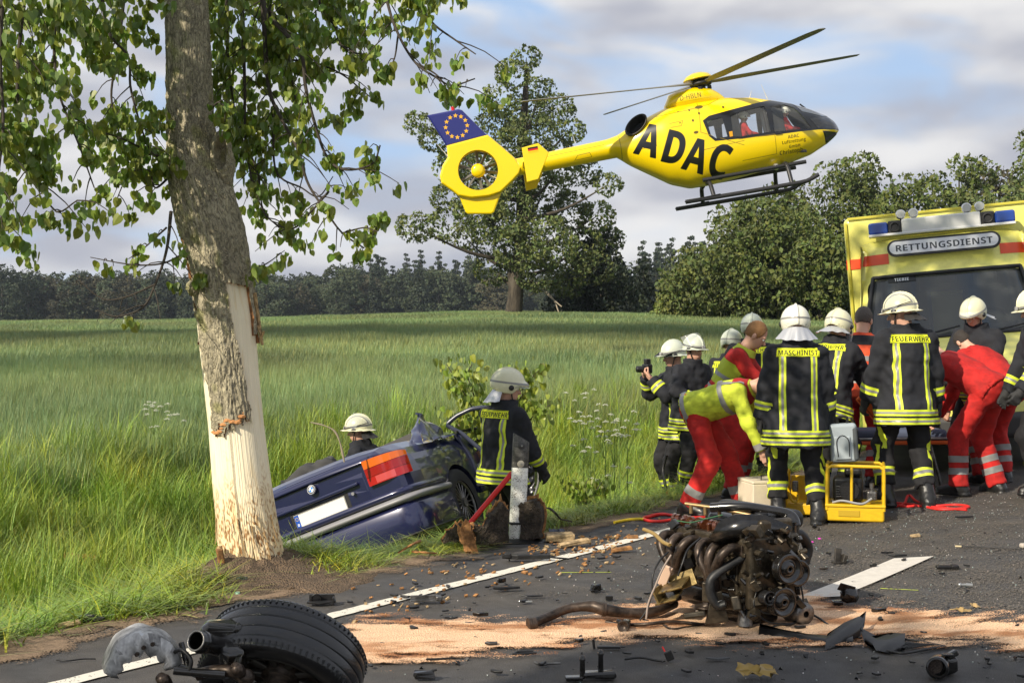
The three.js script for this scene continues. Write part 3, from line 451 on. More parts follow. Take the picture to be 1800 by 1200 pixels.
{ // low mound of dug-up earth round the foot
  const K = 40, N = 14, rg = [], cx = TB.x + 0.06, cz = TB.z + 0.16; for (let j = 0; j <= N; j++) { const q = j / N, row = []; for (let i = 0; i < K; i++) { const a = i / K * 6.283, rr = (0.66 + 0.16 * n2(Math.cos(a) * 1.5, Math.sin(a) * 1.5)) * Math.max(q, 0.02), x = cx + Math.cos(a) * rr * 1.15, z = cz + Math.sin(a) * rr; row.push(V(x, H(x, z) + 0.05 * (1 - q * q) - 0.03 * (q > 0.95 ? 1 : 0) + 0.022 * n2(x * 9, z * 9) * (1 - q) + 0.012 * n2(x * 26, z * 26), z)); } rg.push(row); }
  solo('soil_mound', boxUV(loft(rg, false, false)), dirt, 'low mound of earth round the foot of the struck tree', undefined, undefined, 'structure');
}
// leaf: heart shaped, folded along its rib, hanging from its stalk
function leafGeo() {
  const o = [[0, 0], [0.30, 0.06], [0.46, -0.2], [0.42, -0.5], [0.24, -0.82], [0, -1.08]], pos = [], idx = [];
  for (const s of [-1, 1]) { const k = pos.length / 3; for (const [x, y] of o) pos.push(s * x, y, Math.abs(x) * 0.35 + 0.12 * y * y); pos.push(0, -0.5, 0.03); for (let i = 0; i < o.length - 1; i++) s > 0 ? idx.push(k + 6, k + i + 1, k + i) : idx.push(k + 6, k + i, k + i + 1); }
  const g = new THREE.BufferGeometry(); g.setAttribute('position', new THREE.Float32BufferAttribute(pos, 3)); g.setIndex(idx); g.computeVertexNormals(); return g;
}
const LEAF = leafGeo(), leafMats = [[0.10, 0.17, 0.018], [0.13, 0.215, 0.022], [0.17, 0.26, 0.03], [0.08, 0.135, 0.018]].map(([r, g, b]) => new THREE.MeshPhysicalMaterial({ color: lin(r, g, b), roughness: 0.5, side: THREE.DoubleSide, transmission: 0.4, thickness: 0 }));
const leafWhite = new THREE.MeshPhysicalMaterial({ color: lin(1, 1, 1), roughness: 0.5, side: THREE.DoubleSide, transmission: 0.4, thickness: 0 });
{
  const r = rngOf(55), leaves = [], L = (px, py, dz = 0) => W(px, py, D0 - dz).sub(TB), barkTwig = mat([0.055, 0.045, 0.035], 0.95);
  const addLeaf = (p, s) => { const q = new THREE.Quaternion().setFromEuler(new THREE.Euler(0.9 * (r() - 0.5) * 1.6, r() * 6.28, 1.3 * (r() - 0.5))); const g = r(), k = 0.75 + 0.5 * r(); leaves.push([new THREE.Matrix4().compose(p, q, V(s, s, s)), lin(0.165 * k * mix(0.85, 1.45, g), 0.26 * k, 0.024 * k)]); };
  const cluster = (p, n, rad, s) => { for (let i = 0; i < n; i++) addLeaf(V(p.x + (r() - 0.5) * 2 * rad, p.y + (r() - 0.5) * 1.6 * rad, p.z + (r() - 0.5) * 2 * rad), s * (0.65 + 0.6 * r())); };
  // limbs as they hang in the photograph: [points (px, py, nearer by m)], thickness, leaf density
  const limbs = [
    [[[440, -120, 0], [466, 20, 0.1], [486, 42, 0.2], [528, 93, 0.3], [537, 154, 0.3], [551, 210, 0.4], [574, 275, 0.4], [606, 298, 0.5], [654, 288, 0.5], [668, 255, 0.5]], 0.02, 1],
    [[[455, -100, -0.3], [464, 50, -0.2], [472, 154, -0.1], [495, 210, 0], [523, 262, 0.1], [541, 322, 0.1], [574, 373, 0.2], [602, 410, 0.2], [640, 436, 0.2]], 0.018, 0.75],
    [[[420, -100, -0.4], [427, 70, -0.4], [430, 160, -0.3], [431, 252, -0.3], [445, 330, -0.2]], 0.018, 1],
    [[[480, -110, -0.6], [472, 90, -0.6], [495, 103, -0.5], [550, 110, -0.4], [600, 130, -0.3], [650, 170, -0.3]], 0.014, 0.9],
    [[[400, -90, -0.5], [398, 60, -0.6], [405, 150, -0.6], [420, 230, -0.6], [452, 300, -0.6], [462, 368, -0.5], [490, 400, -0.4]], 0.014, 0.9],
    [[[520, -120, -0.2], [560, 0, -0.2], [590, 50, -0.1], [600, 80, 0], [628, 95, 0.1]], 0.014, 1.1],
    [[[500, -100, -0.5], [505, 60, -0.5], [520, 180, -0.5], [545, 240, -0.5]], 0.012, 0.9],
    [[[480, 200, -0.3], [485, 300, -0.3], [530, 330, -0.2], [560, 345, -0.2], [585, 310, -0.1]], 0.009, 0.8],
    [[[578, 336, 0.2], [546, 372, 0.2], [512, 402, 0.2], [468, 380, 0.2], [448, 330, 0.1]], 0.007, 0.5],
    [[[600, 410, 0.2], [640, 400, 0.25], [665, 406, 0.3], [660, 380, 0.3]], 0.005, 1.1],
    [[[660, -120, 0.6], [680, 0, 0.6], [700, 60, 0.7], [730, 110, 0.7], [765, 135, 0.8], [795, 150, 0.8], [835, 138, 0.8]], 0.013, 0.75],
    [[[700, -120, 0.5], [735, 0, 0.5], [760, 40, 0.6], [800, 70, 0.6], [836, 95, 0.7]], 0.012, 0.8],
    [[[700, 60, 0.7], [690, 110, 0.7], [660, 125, 0.7]], 0.006, 0.8],
    [[[730, 110, 0.7], [768, 132, 0.7], [785, 158, 0.8], [778, 172, 0.8]], 0.006, 0.8],
    // left of the trunk
    [[[60, -140, 1.2], [36, 50, 1.2], [30, 170, 1.3], [45, 260, 1.3], [70, 322, 1.4], [98, 372, 1.4], [135, 352, 1.5]], 0.014, 1],
    [[[110, -140, 0.8], [95, 60, 0.8], [100, 150, 0.9], [116, 200, 0.9], [140, 260, 1], [165, 330, 1]], 0.013, 1],
    [[[170, -140, 0.3], [185, 40, 0.3], [225, 100, 0.3], [230, 160, 0.4], [262, 262, 0.4], [290, 275, 0.2]], 0.013, 0.8],
    [[[230, -120, -0.3], [215, 20, -0.3], [205, 100, -0.3], [195, 170, -0.3], [210, 240, -0.2], [225, 290, -0.2], [205, 350, -0.2]], 0.012, 0.9],
    [[[296, 282, 0.1], [252, 262, 0.3], [215, 244, 0.4], [180, 232, 0.4]], 0.010, 0.8],
    [[[10, -120, 1.6], [0, 90, 1.6], [5, 220, 1.6], [-5, 330, 1.7], [5, 405, 1.7]], 0.012, 1.2],
    [[[298, 310, 0], [272, 330, 0.2], [262, 300, 0.2], [232, 300, 0.3]], 0.008, 1],
    [[[300, 372, 0.15], [292, 440, 0.3], [272, 500, 0.35], [250, 540, 0.4], [205, 556, 0.4], [170, 545, 0.4]], 0.011, 0.35],
    [[[318, 448, 0.2], [288, 462, 0.35], [250, 466, 0.4], [210, 462, 0.4], [158, 452, 0.4]], 0.006, 0.4],
    [[[292, 400, 0.2], [270, 420, 0.3], [250, 438, 0.3], [225, 455, 0.35]], 0.006, 0.8],
    [[[272, 500, 0.35], [220, 522, 0.4], [180, 525, 0.4], [140, 495, 0.4]], 0.006, 0.3],
    [[[440, 478, 0.15], [470, 462, 0.3], [500, 440, 0.3]], 0.006, 0.9],
    [[[372, 190, 0.15], [385, 180, 0.3], [398, 205, 0.35], [380, 225, 0.35]], 0.006, 1.4],
    [[[340, 505, 0.22], [348, 492, 0.27], [352, 486, 0.28]], 0.004, 1.6],
  ];
  for (const [pl, th, den] of limbs) {
    const pts = pl.map(([x, y, z]) => L(x, y, z)), c = new THREE.CatmullRomCurve3(pts, false, 'catmullrom', 0.5), len = c.getLength();
    const parts = [tube(pts, (t) => th * (1 - 0.8 * t) + 0.0015, 6, pts.length * 6)];
    const n = Math.round(len * 11 * Math.sqrt(den)); let prev = 0;
    for (let i = 0; i < n; i++) {
      const t = clamp((i + r()) / n), p = c.getPointAt(t), tan = c.getTangentAt(t); const a = r() * 6.28, side = V(Math.cos(a), -0.25 - 0.5 * r(), Math.sin(a)).normalize(), q = mix(0.12, 0.42, r()) * (1 - 0.45 * t) * Math.min(1, len);
      const e = p.clone().addScaledVector(side, q).addScaledVector(tan, q * 0.5), m = p.clone().lerp(e, 0.5).add(V(0, 0.03, 0));
      parts.push(tube([p, m, e], (u) => 0.0035 * (1 - 0.7 * u) + 0.001, 4, 4));
      if (r() < Math.min(1, den * 0.95)) { const ns = 1 + Math.floor(r() * 3.2 * Math.sqrt(den)); for (let j = 0; j < ns; j++) { const u = 0.35 + 0.65 * (j + 1) / ns; cluster(p.clone().lerp(e, u), 5 + Math.floor(r() * 5), 0.05, 0.054); } }
    }
    mesh('branch', parts, barkTwig, tree);
  }
  // fuller foliage behind the branches, where the picture shows it dense
  for (const [x0, x1, y0, y1, n, z0, z1] of [[-20, 130, -60, 160, 52, 0.4, 1.7], [100, 290, -60, 120, 44, -0.6, 0.7], [370, 520, -60, 180, 80, -1.6, -0.2], [400, 520, 180, 300, 36, -1.2, -0.1], [500, 640, -60, 110, 48, -0.8, 0.2], [640, 800, -60, 50, 30, 0.2, 0.8], [-10, 90, 140, 330, 30, 0.8, 1.6], [180, 290, 190, 300, 34, -0.2, 0.5]]) for (let i = 0; i < n; i++) cluster(L(mix(x0, x1, r()), mix(y0, y1, r()), mix(z0, z1, r())), 9 + Math.floor(r() * 6), 0.065, 0.056);
  const inView = leaves.filter(([m]) => { const p = V(0, 0, 0).setFromMatrixPosition(m).add(TB), y = 577 - (p.y - EYE) * FPX / -p.z; return y > 0 && p.z > -9.3; }).sort((a, b) => b[0].elements[14] - a[0].elements[14]);
  const chosen = new Set(inView.filter((_, i) => i % Math.max(1, Math.floor(inView.length / 300)) === 0).slice(0, 300));
  let k = 0;
  for (const e of chosen) { const m = mesh('leaf', LEAF, leafMats[k++ % 4], tree); e[0].decompose(m.position, m.quaternion, m.scale); }
  inst('foliage', LEAF, leafWhite, leaves.filter((e) => !chosen.has(e)), tree);
  // the crown above the picture, which shades trunk and road
  const up = [], rad = (c, R0, n) => { for (let i = 0; i < n; i++) { const d = V(r() * 2 - 1, r() * 2 - 1, r() * 2 - 1); if (d.lengthSq() > 1) { i--; continue; } const p = c.clone().add(V(d.x * R0, d.y * R0 * 0.75, d.z * R0)); const q = new THREE.Quaternion().setFromEuler(new THREE.Euler(r() * 3, r() * 6.28, r() * 3)), s = 0.11 + 0.07 * r(); up.push([new THREE.Matrix4().compose(p, q, V(s, s, s)), lin(0.1, 0.17, 0.02)]); } };
  const crownTop = [[-1.15, 4.75, 1.1, 0.8], [-0.7, 5.6, 0.9, 0.6], [0.0, 6.7, 0.1, 1.0], [-1.0, 7.0, 0, 1.0], [1.0, 6.9, 0, 0.9], [0.1, 8.2, 0, 1.2]];
  for (const [x, y, z, q] of crownTop) rad(V(x, y - TB.y, z), q, Math.round(520 * q * q));
  inst('upper_crown', LEAF, leafWhite, up, tree);
  const tp = trunkPoint(-150, 0, -0.13); mesh('upper_trunk', [tube([tp, tp.clone().add(V(0.05, 1.6, 0)), tp.clone().add(V(-0.1, 3.6, 0.1))], (t) => 0.135 * (1 - 0.75 * t), 12), ...crownTop.map(([x, y, z]) => tube([tp.clone().add(V(0, 0.4 + 0.3 * (y - 5), 0)), V(x * 0.5, y - 0.5, z * 0.5), V(x, y, z)], (t) => 0.05 * (1 - 0.8 * t) + 0.004, 6))], barkMat, tree);
  // dug-up soil round the foot
  const soil = []; for (let i = 0; i < 70; i++) { const a = r() * 6.28, q = 0.24 + 0.32 * r(), x = 0.04 + Math.cos(a) * q * 1.1, z = 0.12 + Math.sin(a) * q, g = new THREE.DodecahedronGeometry(0.02 + 0.04 * r() * r(), 0); g.scale(1.2, 0.7, 1); g.rotateY(r() * 6); g.translate(TB.x + x, H(TB.x + x, TB.z + z) + 0.015, TB.z + z); soil.push(g); }
  solo('soil', boxUV(join(soil)), dirt, 'clods of brown earth torn up round the foot of the struck tree', 'soil', undefined, 'stuff');
}
// the next tree of the row, outside the picture on the left: it shades the near part of the road
{
  const r = rngOf(66), p = V(-8.0, 0, 1.2), t = thing('roadside_tree', 'leafy tree of the road row to the left of the camera', 'tree', V(p.x, H(p.x, p.z), p.z)), up = [];
  mesh('trunk', tube([V(0, -0.2, 0), V(0.1, 2, 0), V(0, 5, 0.1), V(0.1, 8, 0)], (u) => 0.24 * (1 - 0.8 * u), 12), barkMat, t);
  const bl = [[-1.5, 6.6, 0.9, 1.1], [0.2, 8.2, 1.2, 1.2], [-1.6, 5.8, 1.2, 1.3], [2.6, 5.4, -1.4, 0.65], [3.2, 5.5, -1.25, 0.75], [4.1, 5.4, -1.4, 0.7], [5.0, 5.5, -1.3, 0.7], [5.9, 5.4, -1.4, 0.65], [7.0, 5.5, -1.35, 0.65], [8.0, 5.5, -1.3, 0.65], [3.5, 5.6, -0.3, 0.8], [1.8, 5.9, -0.2, 0.9], [5.0, 5.6, -0.3, 0.7], [6.6, 5.5, -0.4, 0.7]];
  for (const [x, y, z, q] of bl) { mesh('limb', tube([V(0, y - 2, 0), V(x * 0.5, y - 0.8, z * 0.5), V(x, y, z)], (u) => 0.07 * (1 - 0.8 * u) + 0.004, 6), barkMat, t); for (let i = 0; i < 520 * q * q; i++) { const d = V(r() * 2 - 1, r() * 2 - 1, r() * 2 - 1); if (d.lengthSq() > 1) { i--; continue; } const s = 0.11 + 0.08 * r(); up.push([new THREE.Matrix4().compose(V(x + d.x * q, y + d.y * q * 0.8, z + d.z * q), new THREE.Quaternion().setFromEuler(new THREE.Euler(r() * 3, r() * 6.28, r() * 3)), V(s, s, s)), lin(0.1, 0.17, 0.02)]); } }
  inst('crown', LEAF, leafWhite, up, t);
}
// ---------- people ----------
const clothBump = gray(256, 256, (u, v, i, j) => 0.5 + 0.18 * ((i + j) % 4 < 2 ? 1 : -1) + 0.3 * tn(u, v, 20));
const clothTone = dataTex(256, 256, (u, v) => { const q = 0.86 + 0.16 * tn(u, v, 5) + 0.08 * tn(u, v, 22, 4); return [q, q, q]; });
const cloth = (c, o = {}) => phy(c, 0.85, { map: clothTone, bumpMap: clothBump, bumpScale: 0.001, sheen: 0.25, sheenRoughness: 0.6, ...o });
const C = {
  navy: cloth([0.016, 0.018, 0.025]), black: cloth([0.013, 0.013, 0.016]), red: cloth([0.62, 0.018, 0.014]), orange: cloth([0.85, 0.10, 0.03]), hivis: cloth([0.74, 0.86, 0.06]),
  yellowBand: mat([0.66, 0.78, 0.04], 0.6), silver: mat([0.50, 0.51, 0.52], 0.42, { map: grime }), boot: phy([0.012, 0.012, 0.012], 0.42, { clearcoat: 0.2, bumpMap: roughPat, bumpScale: 0.001 }),
  glove: mat([0.02, 0.02, 0.021], 0.75), skin: phy([0.60, 0.34, 0.24], 0.55), hairBlond: mat([0.24, 0.12, 0.045], 0.8), hairDark: mat([0.03, 0.024, 0.02], 0.8), hairGrey: mat([0.09, 0.075, 0.065], 0.8),
  cream: phy([0.71, 0.69, 0.47], 0.38, { clearcoat: 0.5, clearcoatRoughness: 0.25 }), pale: phy([0.56, 0.60, 0.49], 0.4, { clearcoat: 0.4, clearcoatRoughness: 0.3 }), ivory: phy([0.78, 0.76, 0.63], 0.36, { clearcoat: 0.5, clearcoatRoughness: 0.2 }),
  visor: phy([0.85, 0.87, 0.88], 0.08, { transmission: 0.82, thickness: 0, ior: 1.3 }), visorSilver: phy([0.75, 0.76, 0.78], 0.16, { metalness: 0.9 }), flapSilver: phy([0.55, 0.56, 0.58], 0.38, { metalness: 0.55 }), flapDark: mat([0.03, 0.028, 0.026], 0.6), plastic: mat([0.015, 0.015, 0.016], 0.45),
  eyeWhite: mat([0.7, 0.68, 0.65], 0.3), eyeDark: mat([0.02, 0.015, 0.012], 0.2),
};
const gear = {};                                                 // shared head, helmet and hair shapes in the head's own frame (z forward)
function headField(x, y, z) {
  let d = ell(x, y, z, 0, 0.035, -0.012, 0.076, 0.102, 0.096);
  d = smin(d, ell(x, y, z, 0, -0.055, 0.022, 0.055, 0.062, 0.062), 0.045);
  d = smin(d, cap(x, y, z, V(0, 0.008, 0.082), V(0, -0.024, 0.104), 0.008, 0.014), 0.012);
  d = smin(d, cap(x, y, z, V(-0.04, 0.028, 0.078), V(0.04, 0.028, 0.078), 0.011), 0.014);
  d = smin(d, cap(x, y, z, V(-0.016, -0.058, 0.079), V(0.016, -0.058, 0.079), 0.008), 0.008);
  d = Math.min(d, ell(Math.abs(x), y, z, 0.078, -0.004, -0.012, 0.012, 0.034, 0.02));
  const e = -(Math.hypot(Math.abs(x) - 0.032, y - 0.009, z - 0.094) - 0.014); d = -smin(-d, -e, 0.012) ;
  return smin(d, cap(x, y, z, V(0, -0.06, -0.02), V(0, -0.19, -0.035), 0.056, 0.062), 0.03);
}
gear.head = field((x, y, z) => headField(x, y, z), [-0.12, -0.19, -0.14], [0.12, 0.16, 0.14], 0.0065);
gear.eyes = [-1, 1].map((s) => mv(new THREE.SphereGeometry(0.012, 12, 8), s * 0.032, 0.008, 0.078));
gear.irises = [-1, 1].map((s) => mv(new THREE.SphereGeometry(0.006, 10, 6), s * 0.032, 0.008, 0.0865));
gear.hair = field((x, y, z) => Math.max(ell(x, y, z, 0, 0.04, -0.018, 0.084, 0.106, 0.1) + 0.004 * n3(x * 60, y * 60, z * 60), z - 0.062 + 0.35 * Math.max(0, 0.07 - y), -(y + 0.055 + 0.3 * z)), [-0.11, -0.12, -0.15], [0.11, 0.17, 0.12], 0.007);
{ // helmet with combed dome and narrow brim; z forward
  const dome = (g) => (x, y, z) => Math.min(ell(x, y, z, 0, 0.045, -0.012, 0.112 - g, 0.132 - g, 0.138 - g), g ? 9 : ell(x, y, z, 0, 0.048, -0.014, 0.017, 0.143, 0.150));
  gear.shellBrim = field((x, y, z) => { const cutY = 0.012 + 0.10 * z; let d = Math.max(smin(dome(0)(x, y, z), 9, 0.01), cutY - y); const rr = Math.hypot(x / 0.118, (z + 0.006) / 0.148); const brim = Math.hypot((rr - 1.0) * 0.12 / 0.035, (y - cutY - 0.002) / 0.006 - (1 - rr) * 2) ; d = smin(d, (brim - 1) * 0.006, 0.008); return Math.max(d, -dome(0.011)(x, y + 0.003, z)); }, [-0.18, -0.03, -0.2], [0.18, 0.21, 0.19], 0.0075);
  gear.shellFull = field((x, y, z) => { const cutY = -0.035 + (z > 0.03 ? (z - 0.03) * 0.9 : 0) + (z < -0.08 ? (-0.08 - z) * 0.5 : 0); let d = Math.max(Math.min(ell(x, y, z, 0, 0.04, -0.012, 0.122, 0.142, 0.146), ell(x, y, z, 0, 0.046, -0.014, 0.024, 0.15, 0.156)), cutY - y); d = smin(d, Math.max(ell(x, y, z, 0, 0.05, 0.05, 0.105, 0.04, 0.125), 0.035 - y), 0.01); return Math.max(d, -ell(x, y, z, 0, 0.036, -0.012, 0.110, 0.13, 0.134)); }, [-0.16, -0.06, -0.2], [0.16, 0.22, 0.2], 0.0075);
  const visor = (a0, a1, y0, y1, r0, r1, z0) => { const rings = []; for (let j = 0; j <= 6; j++) { const row = []; for (let i = 0; i <= 18; i++) { const a = mix(a0, a1, i / 18), r = mix(r0, r1, j / 6), e = Math.abs(i / 9 - 1) ** 3; row.push(V(Math.sin(a) * r * 0.88, mix(y0, y1, j / 6) + 0.03 * e * (j / 6), Math.cos(a) * r + z0)); } rings.push(row); } const p = [], idx = []; rings.forEach((r) => r.forEach((q) => p.push(q.x, q.y, q.z))); for (let j = 0; j < 6; j++) for (let i = 0; i < 18; i++) { const k = j * 19 + i; idx.push(k, k + 1, k + 19, k + 1, k + 20, k + 19); } const g = new THREE.BufferGeometry(); g.setAttribute('position', new THREE.Float32BufferAttribute(p, 3)); g.setIndex(idx); g.computeVertexNormals(); g.setAttribute('uv', new THREE.BufferAttribute(new Float32Array(p.length / 3 * 2), 2)); return g; };
  gear.visorDown = visor(-1.35, 1.35, 0.03, -0.1, 0.155, 0.148, 0);
  gear.visorUp = visor(-1.35, 1.35, 0.0, 0.14, 0.152, 0.158, -0.01); gear.visorUp.rotateX(-0.75);
  gear.visorPeak = visor(-1.2, 1.2, 0.02, 0.03, 0.13, 0.20, 0);
  // neck cloth: a flared skirt hanging from the rear rim
  const flap = (spread, len) => { const p = [], idx = [], M = 22, K = 6; for (let j = 0; j <= K; j++) for (let i = 0; i <= M; i++) { const a = Math.PI + mix(-1.25, 1.25, i / M), t = j / K, r = mix(0.112, 0.112 + spread, t) + 0.008 * t * Math.sin(i * 1.9), e = 1 - 0.25 * Math.abs(i / M * 2 - 1) ** 2; p.push(Math.sin(a) * r * mix(0.9, 1.1, t), -0.015 - len * t * e - 0.004 * Math.sin(i * 1.3) * t, Math.cos(a) * r * 1.12 - 0.012); } for (let j = 0; j < K; j++) for (let i = 0; i < M; i++) { const k = j * (M + 1) + i; idx.push(k, k + M + 1, k + 1, k + 1, k + M + 1, k + M + 2); } const g = new THREE.BufferGeometry(); g.setAttribute('position', new THREE.Float32BufferAttribute(p, 3)); g.setIndex(idx); g.computeVertexNormals(); g.setAttribute('uv', new THREE.BufferAttribute(new Float32Array(p.length / 3 * 2), 2)); return g; };
  gear.flapWide = flap(0.055, 0.12); gear.flapShort = flap(0.06, 0.075);
  gear.band = tube(Array.from({ length: 25 }, (_, i) => { const a = mix(-2.5, 2.5, i / 24); return V(Math.sin(a) * 0.122, 0.05 - 0.02 * Math.cos(a) + 0.012, Math.cos(a) * 0.146 - 0.012); }), 0.004, 5);
  gear.mounts = [-1, 1].map((s) => mv(lathe([[0, 0.012], [0.018, 0.01], [0.024, 0.002], [0.024, -0.012]], 14), s * 0.118, 0.02, 0.02, 0, 0, -s * Math.PI / 2));
  gear.front = mv(bx(0.05, 0.034, 0.012, 0.006), 0, 0.055, 0.137, -0.35);
  gear.tapeF = patch(gear.shellFull, [[V(0, 1, 0), 0.052], [V(0, -1, 0), -0.068]], 0.0012, (p, n) => n.dot(V(p.x, p.y - 0.04, p.z)) > 0);
  gear.tapeB = patch(gear.shellBrim, [[V(0, 1, 0), 0.048], [V(0, -1, 0), -0.064]], 0.0012, (p, n) => n.dot(V(p.x, p.y - 0.04, p.z)) > 0);
  gear.domeTape = [-1, 1].map((s) => patch(gear.shellBrim, [[V(s, 0, 0), 0.045], [V(-s, 0, 0), -0.058], [V(0, 1, 0), 0.07]], 0.0012, (p, n) => n.dot(V(p.x, p.y - 0.04, p.z)) > 0));
}
function ik(a, b, l1, l2, hint) {                                // middle joint of a two-bone chain; b is pulled into reach
  const d = b.clone().sub(a), L = Math.min(d.length(), (l1 + l2) * 0.995); d.normalize(); b.copy(a).addScaledVector(d, L);
  const x = (l1 * l1 - l2 * l2 + L * L) / (2 * L), h = Math.sqrt(Math.max(0, l1 * l1 - x * x)), n = hint.clone().addScaledVector(d, -hint.dot(d)).normalize();
  return a.clone().addScaledVector(d, x).addScaledVector(n, h);
}
function handField(wrist, dir, palmN, curl, rad, fat) {          // palm, four fingers and a thumb
  const D = dir.clone().normalize(), Np = palmN.clone().addScaledVector(D, -palmN.dot(D)).normalize(), S = D.clone().cross(Np), at = (a, b, c) => wrist.clone().addScaledVector(D, a).addScaledVector(S, b).addScaledVector(Np, c), bones = [];
  for (let i = 0; i < 4; i++) {
    const b = (i - 1.5) * 0.021, l = [0.062, 0.074, 0.07, 0.055][i], base = at(0.09, b, 0), c = curl + 0.08 * i, m = at(0.09 + l * 0.5 * Math.cos(c), b * 1.05, l * 0.5 * Math.sin(c)), e = at(0.09 + l * 0.5 * Math.cos(c) + l * 0.5 * Math.cos(c * 2.1), b * 1.05, l * 0.5 * Math.sin(c) + l * 0.5 * Math.sin(c * 2.1));
    bones.push([base, m, rad, rad * 0.95], [m, e, rad * 0.95, rad * 0.8], [at(0.01, b * 0.8, 0), base, 0.014 + fat, 0.0125 + fat]);
  }
  bones.push([at(0.02, -0.03, 0.005), at(0.06, -0.05, 0.018), rad * 1.2, rad * 1.05], [at(0.06, -0.05, 0.018), at(0.092, -0.046, 0.03 + 0.02 * curl), rad * 1.05, rad * 0.85], [at(-0.03, 0, 0), at(0.03, 0, 0), 0.028 + fat, 0.026 + fat]);
  return { f: (x, y, z) => { let d = 9; for (const q of bones) d = smin(d, cap(x, y, z, ...q), 0.006); return d; }, box: (() => { const b = new THREE.Box3(); bones.forEach((q) => { b.expandByPoint(q[0]); b.expandByPoint(q[1]); }); return b.expandByScalar(0.05); })() };
}
const boxField = (f, b, c) => boxUV(field(f, b.min.toArray(), b.max.toArray(), c));
const textPanel = (text, s = 1) => canvasTex(512, 96, (x, w, h) => { x.fillStyle = '#e2ea1c'; x.fillRect(0, 0, w, h); x.strokeStyle = '#8d9428'; x.lineWidth = 5; x.strokeRect(5, 5, w - 10, h - 10); x.fillStyle = '#131418'; x.font = 'bold 76px sans-serif'; x.textAlign = 'center'; x.textBaseline = 'middle'; const k = Math.min(1.1, 480 / x.measureText(text).width); x.translate(w / 2, h / 2 + 4); x.scale(k, 1.05); x.fillText(text, 0, 0); });
function person(o) {
  const kind = o.kind ?? 'fire', root = thing('person', o.label, 'person', o.at, o.group); root.rotation.y = o.yaw ?? 0; root.scale.setScalar(o.scale ?? 1);
  const K = (name, g, m, parent = root, label) => mesh(name, g, m, parent, label);
  // joints; the person faces +z, x = 1 is the person's left
  const lean = o.lean ?? 0.04, side = o.side ?? 0, tw = o.twist ?? 0, P = V(...(o.pelvis ?? [0, 0.97, 0]));
  const t = V(Math.sin(side), Math.cos(lean) * Math.cos(side), Math.sin(lean)).normalize(), r = V(Math.cos(tw), 0, -Math.sin(tw)); r.addScaledVector(t, -r.dot(t)).normalize(); const f = r.clone().cross(t);
  const T = (a, b, c) => P.clone().addScaledVector(r, a).addScaledVector(t, b).addScaledVector(f, c);
  const N = T(0, 0.51, -0.01), hy = o.headYaw ?? 0, hp = o.headPitch ?? 0;
  const headQ = new THREE.Quaternion().setFromEuler(new THREE.Euler(hp, hy, o.headRoll ?? 0, 'YXZ')), hu = V(0, 1, 0).applyQuaternion(headQ), Hc = N.clone().addScaledVector(hu, 0.13).addScaledVector(t, 0.02).add(V(0, 0, 0.025).applyQuaternion(headQ));
  const arms = [1, -1].map((s) => { const sh = T(s * 0.185, 0.435, -0.01), tgt = V(...(s > 0 ? o.handL : o.handR) ?? [s * 0.30, 0.84, 0.08]), hint = (s > 0 ? o.elbowL : o.elbowR) ?? [s * 0.5, -0.2, -1]; const el = ik(sh, tgt, 0.29, 0.265, V(...hint)); return { s, sh, el, wr: tgt, g: ((s > 0 ? o.gloveL : o.gloveR) ?? o.gloves ?? true) }; });
  const legs = [1, -1].map((s) => { const hp0 = P.clone().add(V(s * 0.095, -0.03, 0)), ft = V(...(s > 0 ? o.footL : o.footR) ?? [s * 0.13, 0.085, 0]); ft.y = Math.max(ft.y, 0.085); const kn = ik(hp0, ft, 0.45, 0.45, V(...((s > 0 ? o.kneeL : o.kneeR) ?? [s * 0.15, 0, 1]))); return { s, hp: hp0, kn, an: ft, dir: V(...((s > 0 ? o.toeL : o.toeR) ?? [s * 0.28, 0, 1])).normalize() }; });
  const nz = o.seed ?? 1, loc = (x, y, z) => { const q = V(x - P.x, y - P.y, z - P.z); return [q.dot(r), q.dot(t), q.dot(f)]; };
  const bulk = kind === 'fire' ? 1.08 : 1;
  const prof = [[-0.44, 0.235, 0.17], [-0.32, 0.225, 0.165], [-0.1, 0.205, 0.15], [0.08, 0.186, 0.135], [0.3, 0.205, 0.135], [0.42, 0.2, 0.115], [0.475, 0.165, 0.092], [0.52, 0.085, 0.075], [0.57, 0.075, 0.072]];
  const wd = (Y) => { let i = 0; while (i < prof.length - 2 && prof[i + 1][0] < Y) i++; const a = prof[i], b = prof[i + 1], u = clamp((Y - a[0]) / (b[0] - a[0])); return [mix(a[1], b[1], u), mix(a[2], b[2], u)]; };
  const torso = (X, Y, Z, g) => { const [w, d] = wd(Y); return (Math.hypot(X / (w + g), Z / (d + g)) - 1) * (d + g) * 0.9; };
  // body: one continuous surface, under the clothes
  const parts = [];
  const bodyF = (x, y, z) => { const [X, Y, Z] = loc(x, y, z); let d = Math.max(torso(X, Y, Z, -0.05), -0.01 - Y, Y - 0.53); for (const a of arms) { d = smin(d, cap(x, y, z, a.sh, a.el, 0.047, 0.038), 0.04); d = smin(d, cap(x, y, z, a.el, a.wr, 0.036, 0.026), 0.03); } for (const l of legs) { d = smin(d, cap(x, y, z, l.hp, l.kn, 0.065, 0.05), 0.05); d = smin(d, cap(x, y, z, l.kn, l.an, 0.048, 0.035), 0.03); } d = smin(d, cap(x, y, z, N, Hc, 0.055, 0.05), 0.04); return d; };
  const bb = new THREE.Box3(); [P, N, ...arms.flatMap((a) => [a.sh, a.el, a.wr]), ...legs.flatMap((l) => [l.hp, l.kn, l.an])].forEach((p) => bb.expandByPoint(p)); bb.expandByScalar(0.17);
  parts.push(field(bodyF, bb.min.toArray(), bb.max.toArray(), 0.022));
  const hg = gear.head.clone(); hg.applyQuaternion(headQ); hg.translate(Hc.x, Hc.y, Hc.z); parts.push(hg);
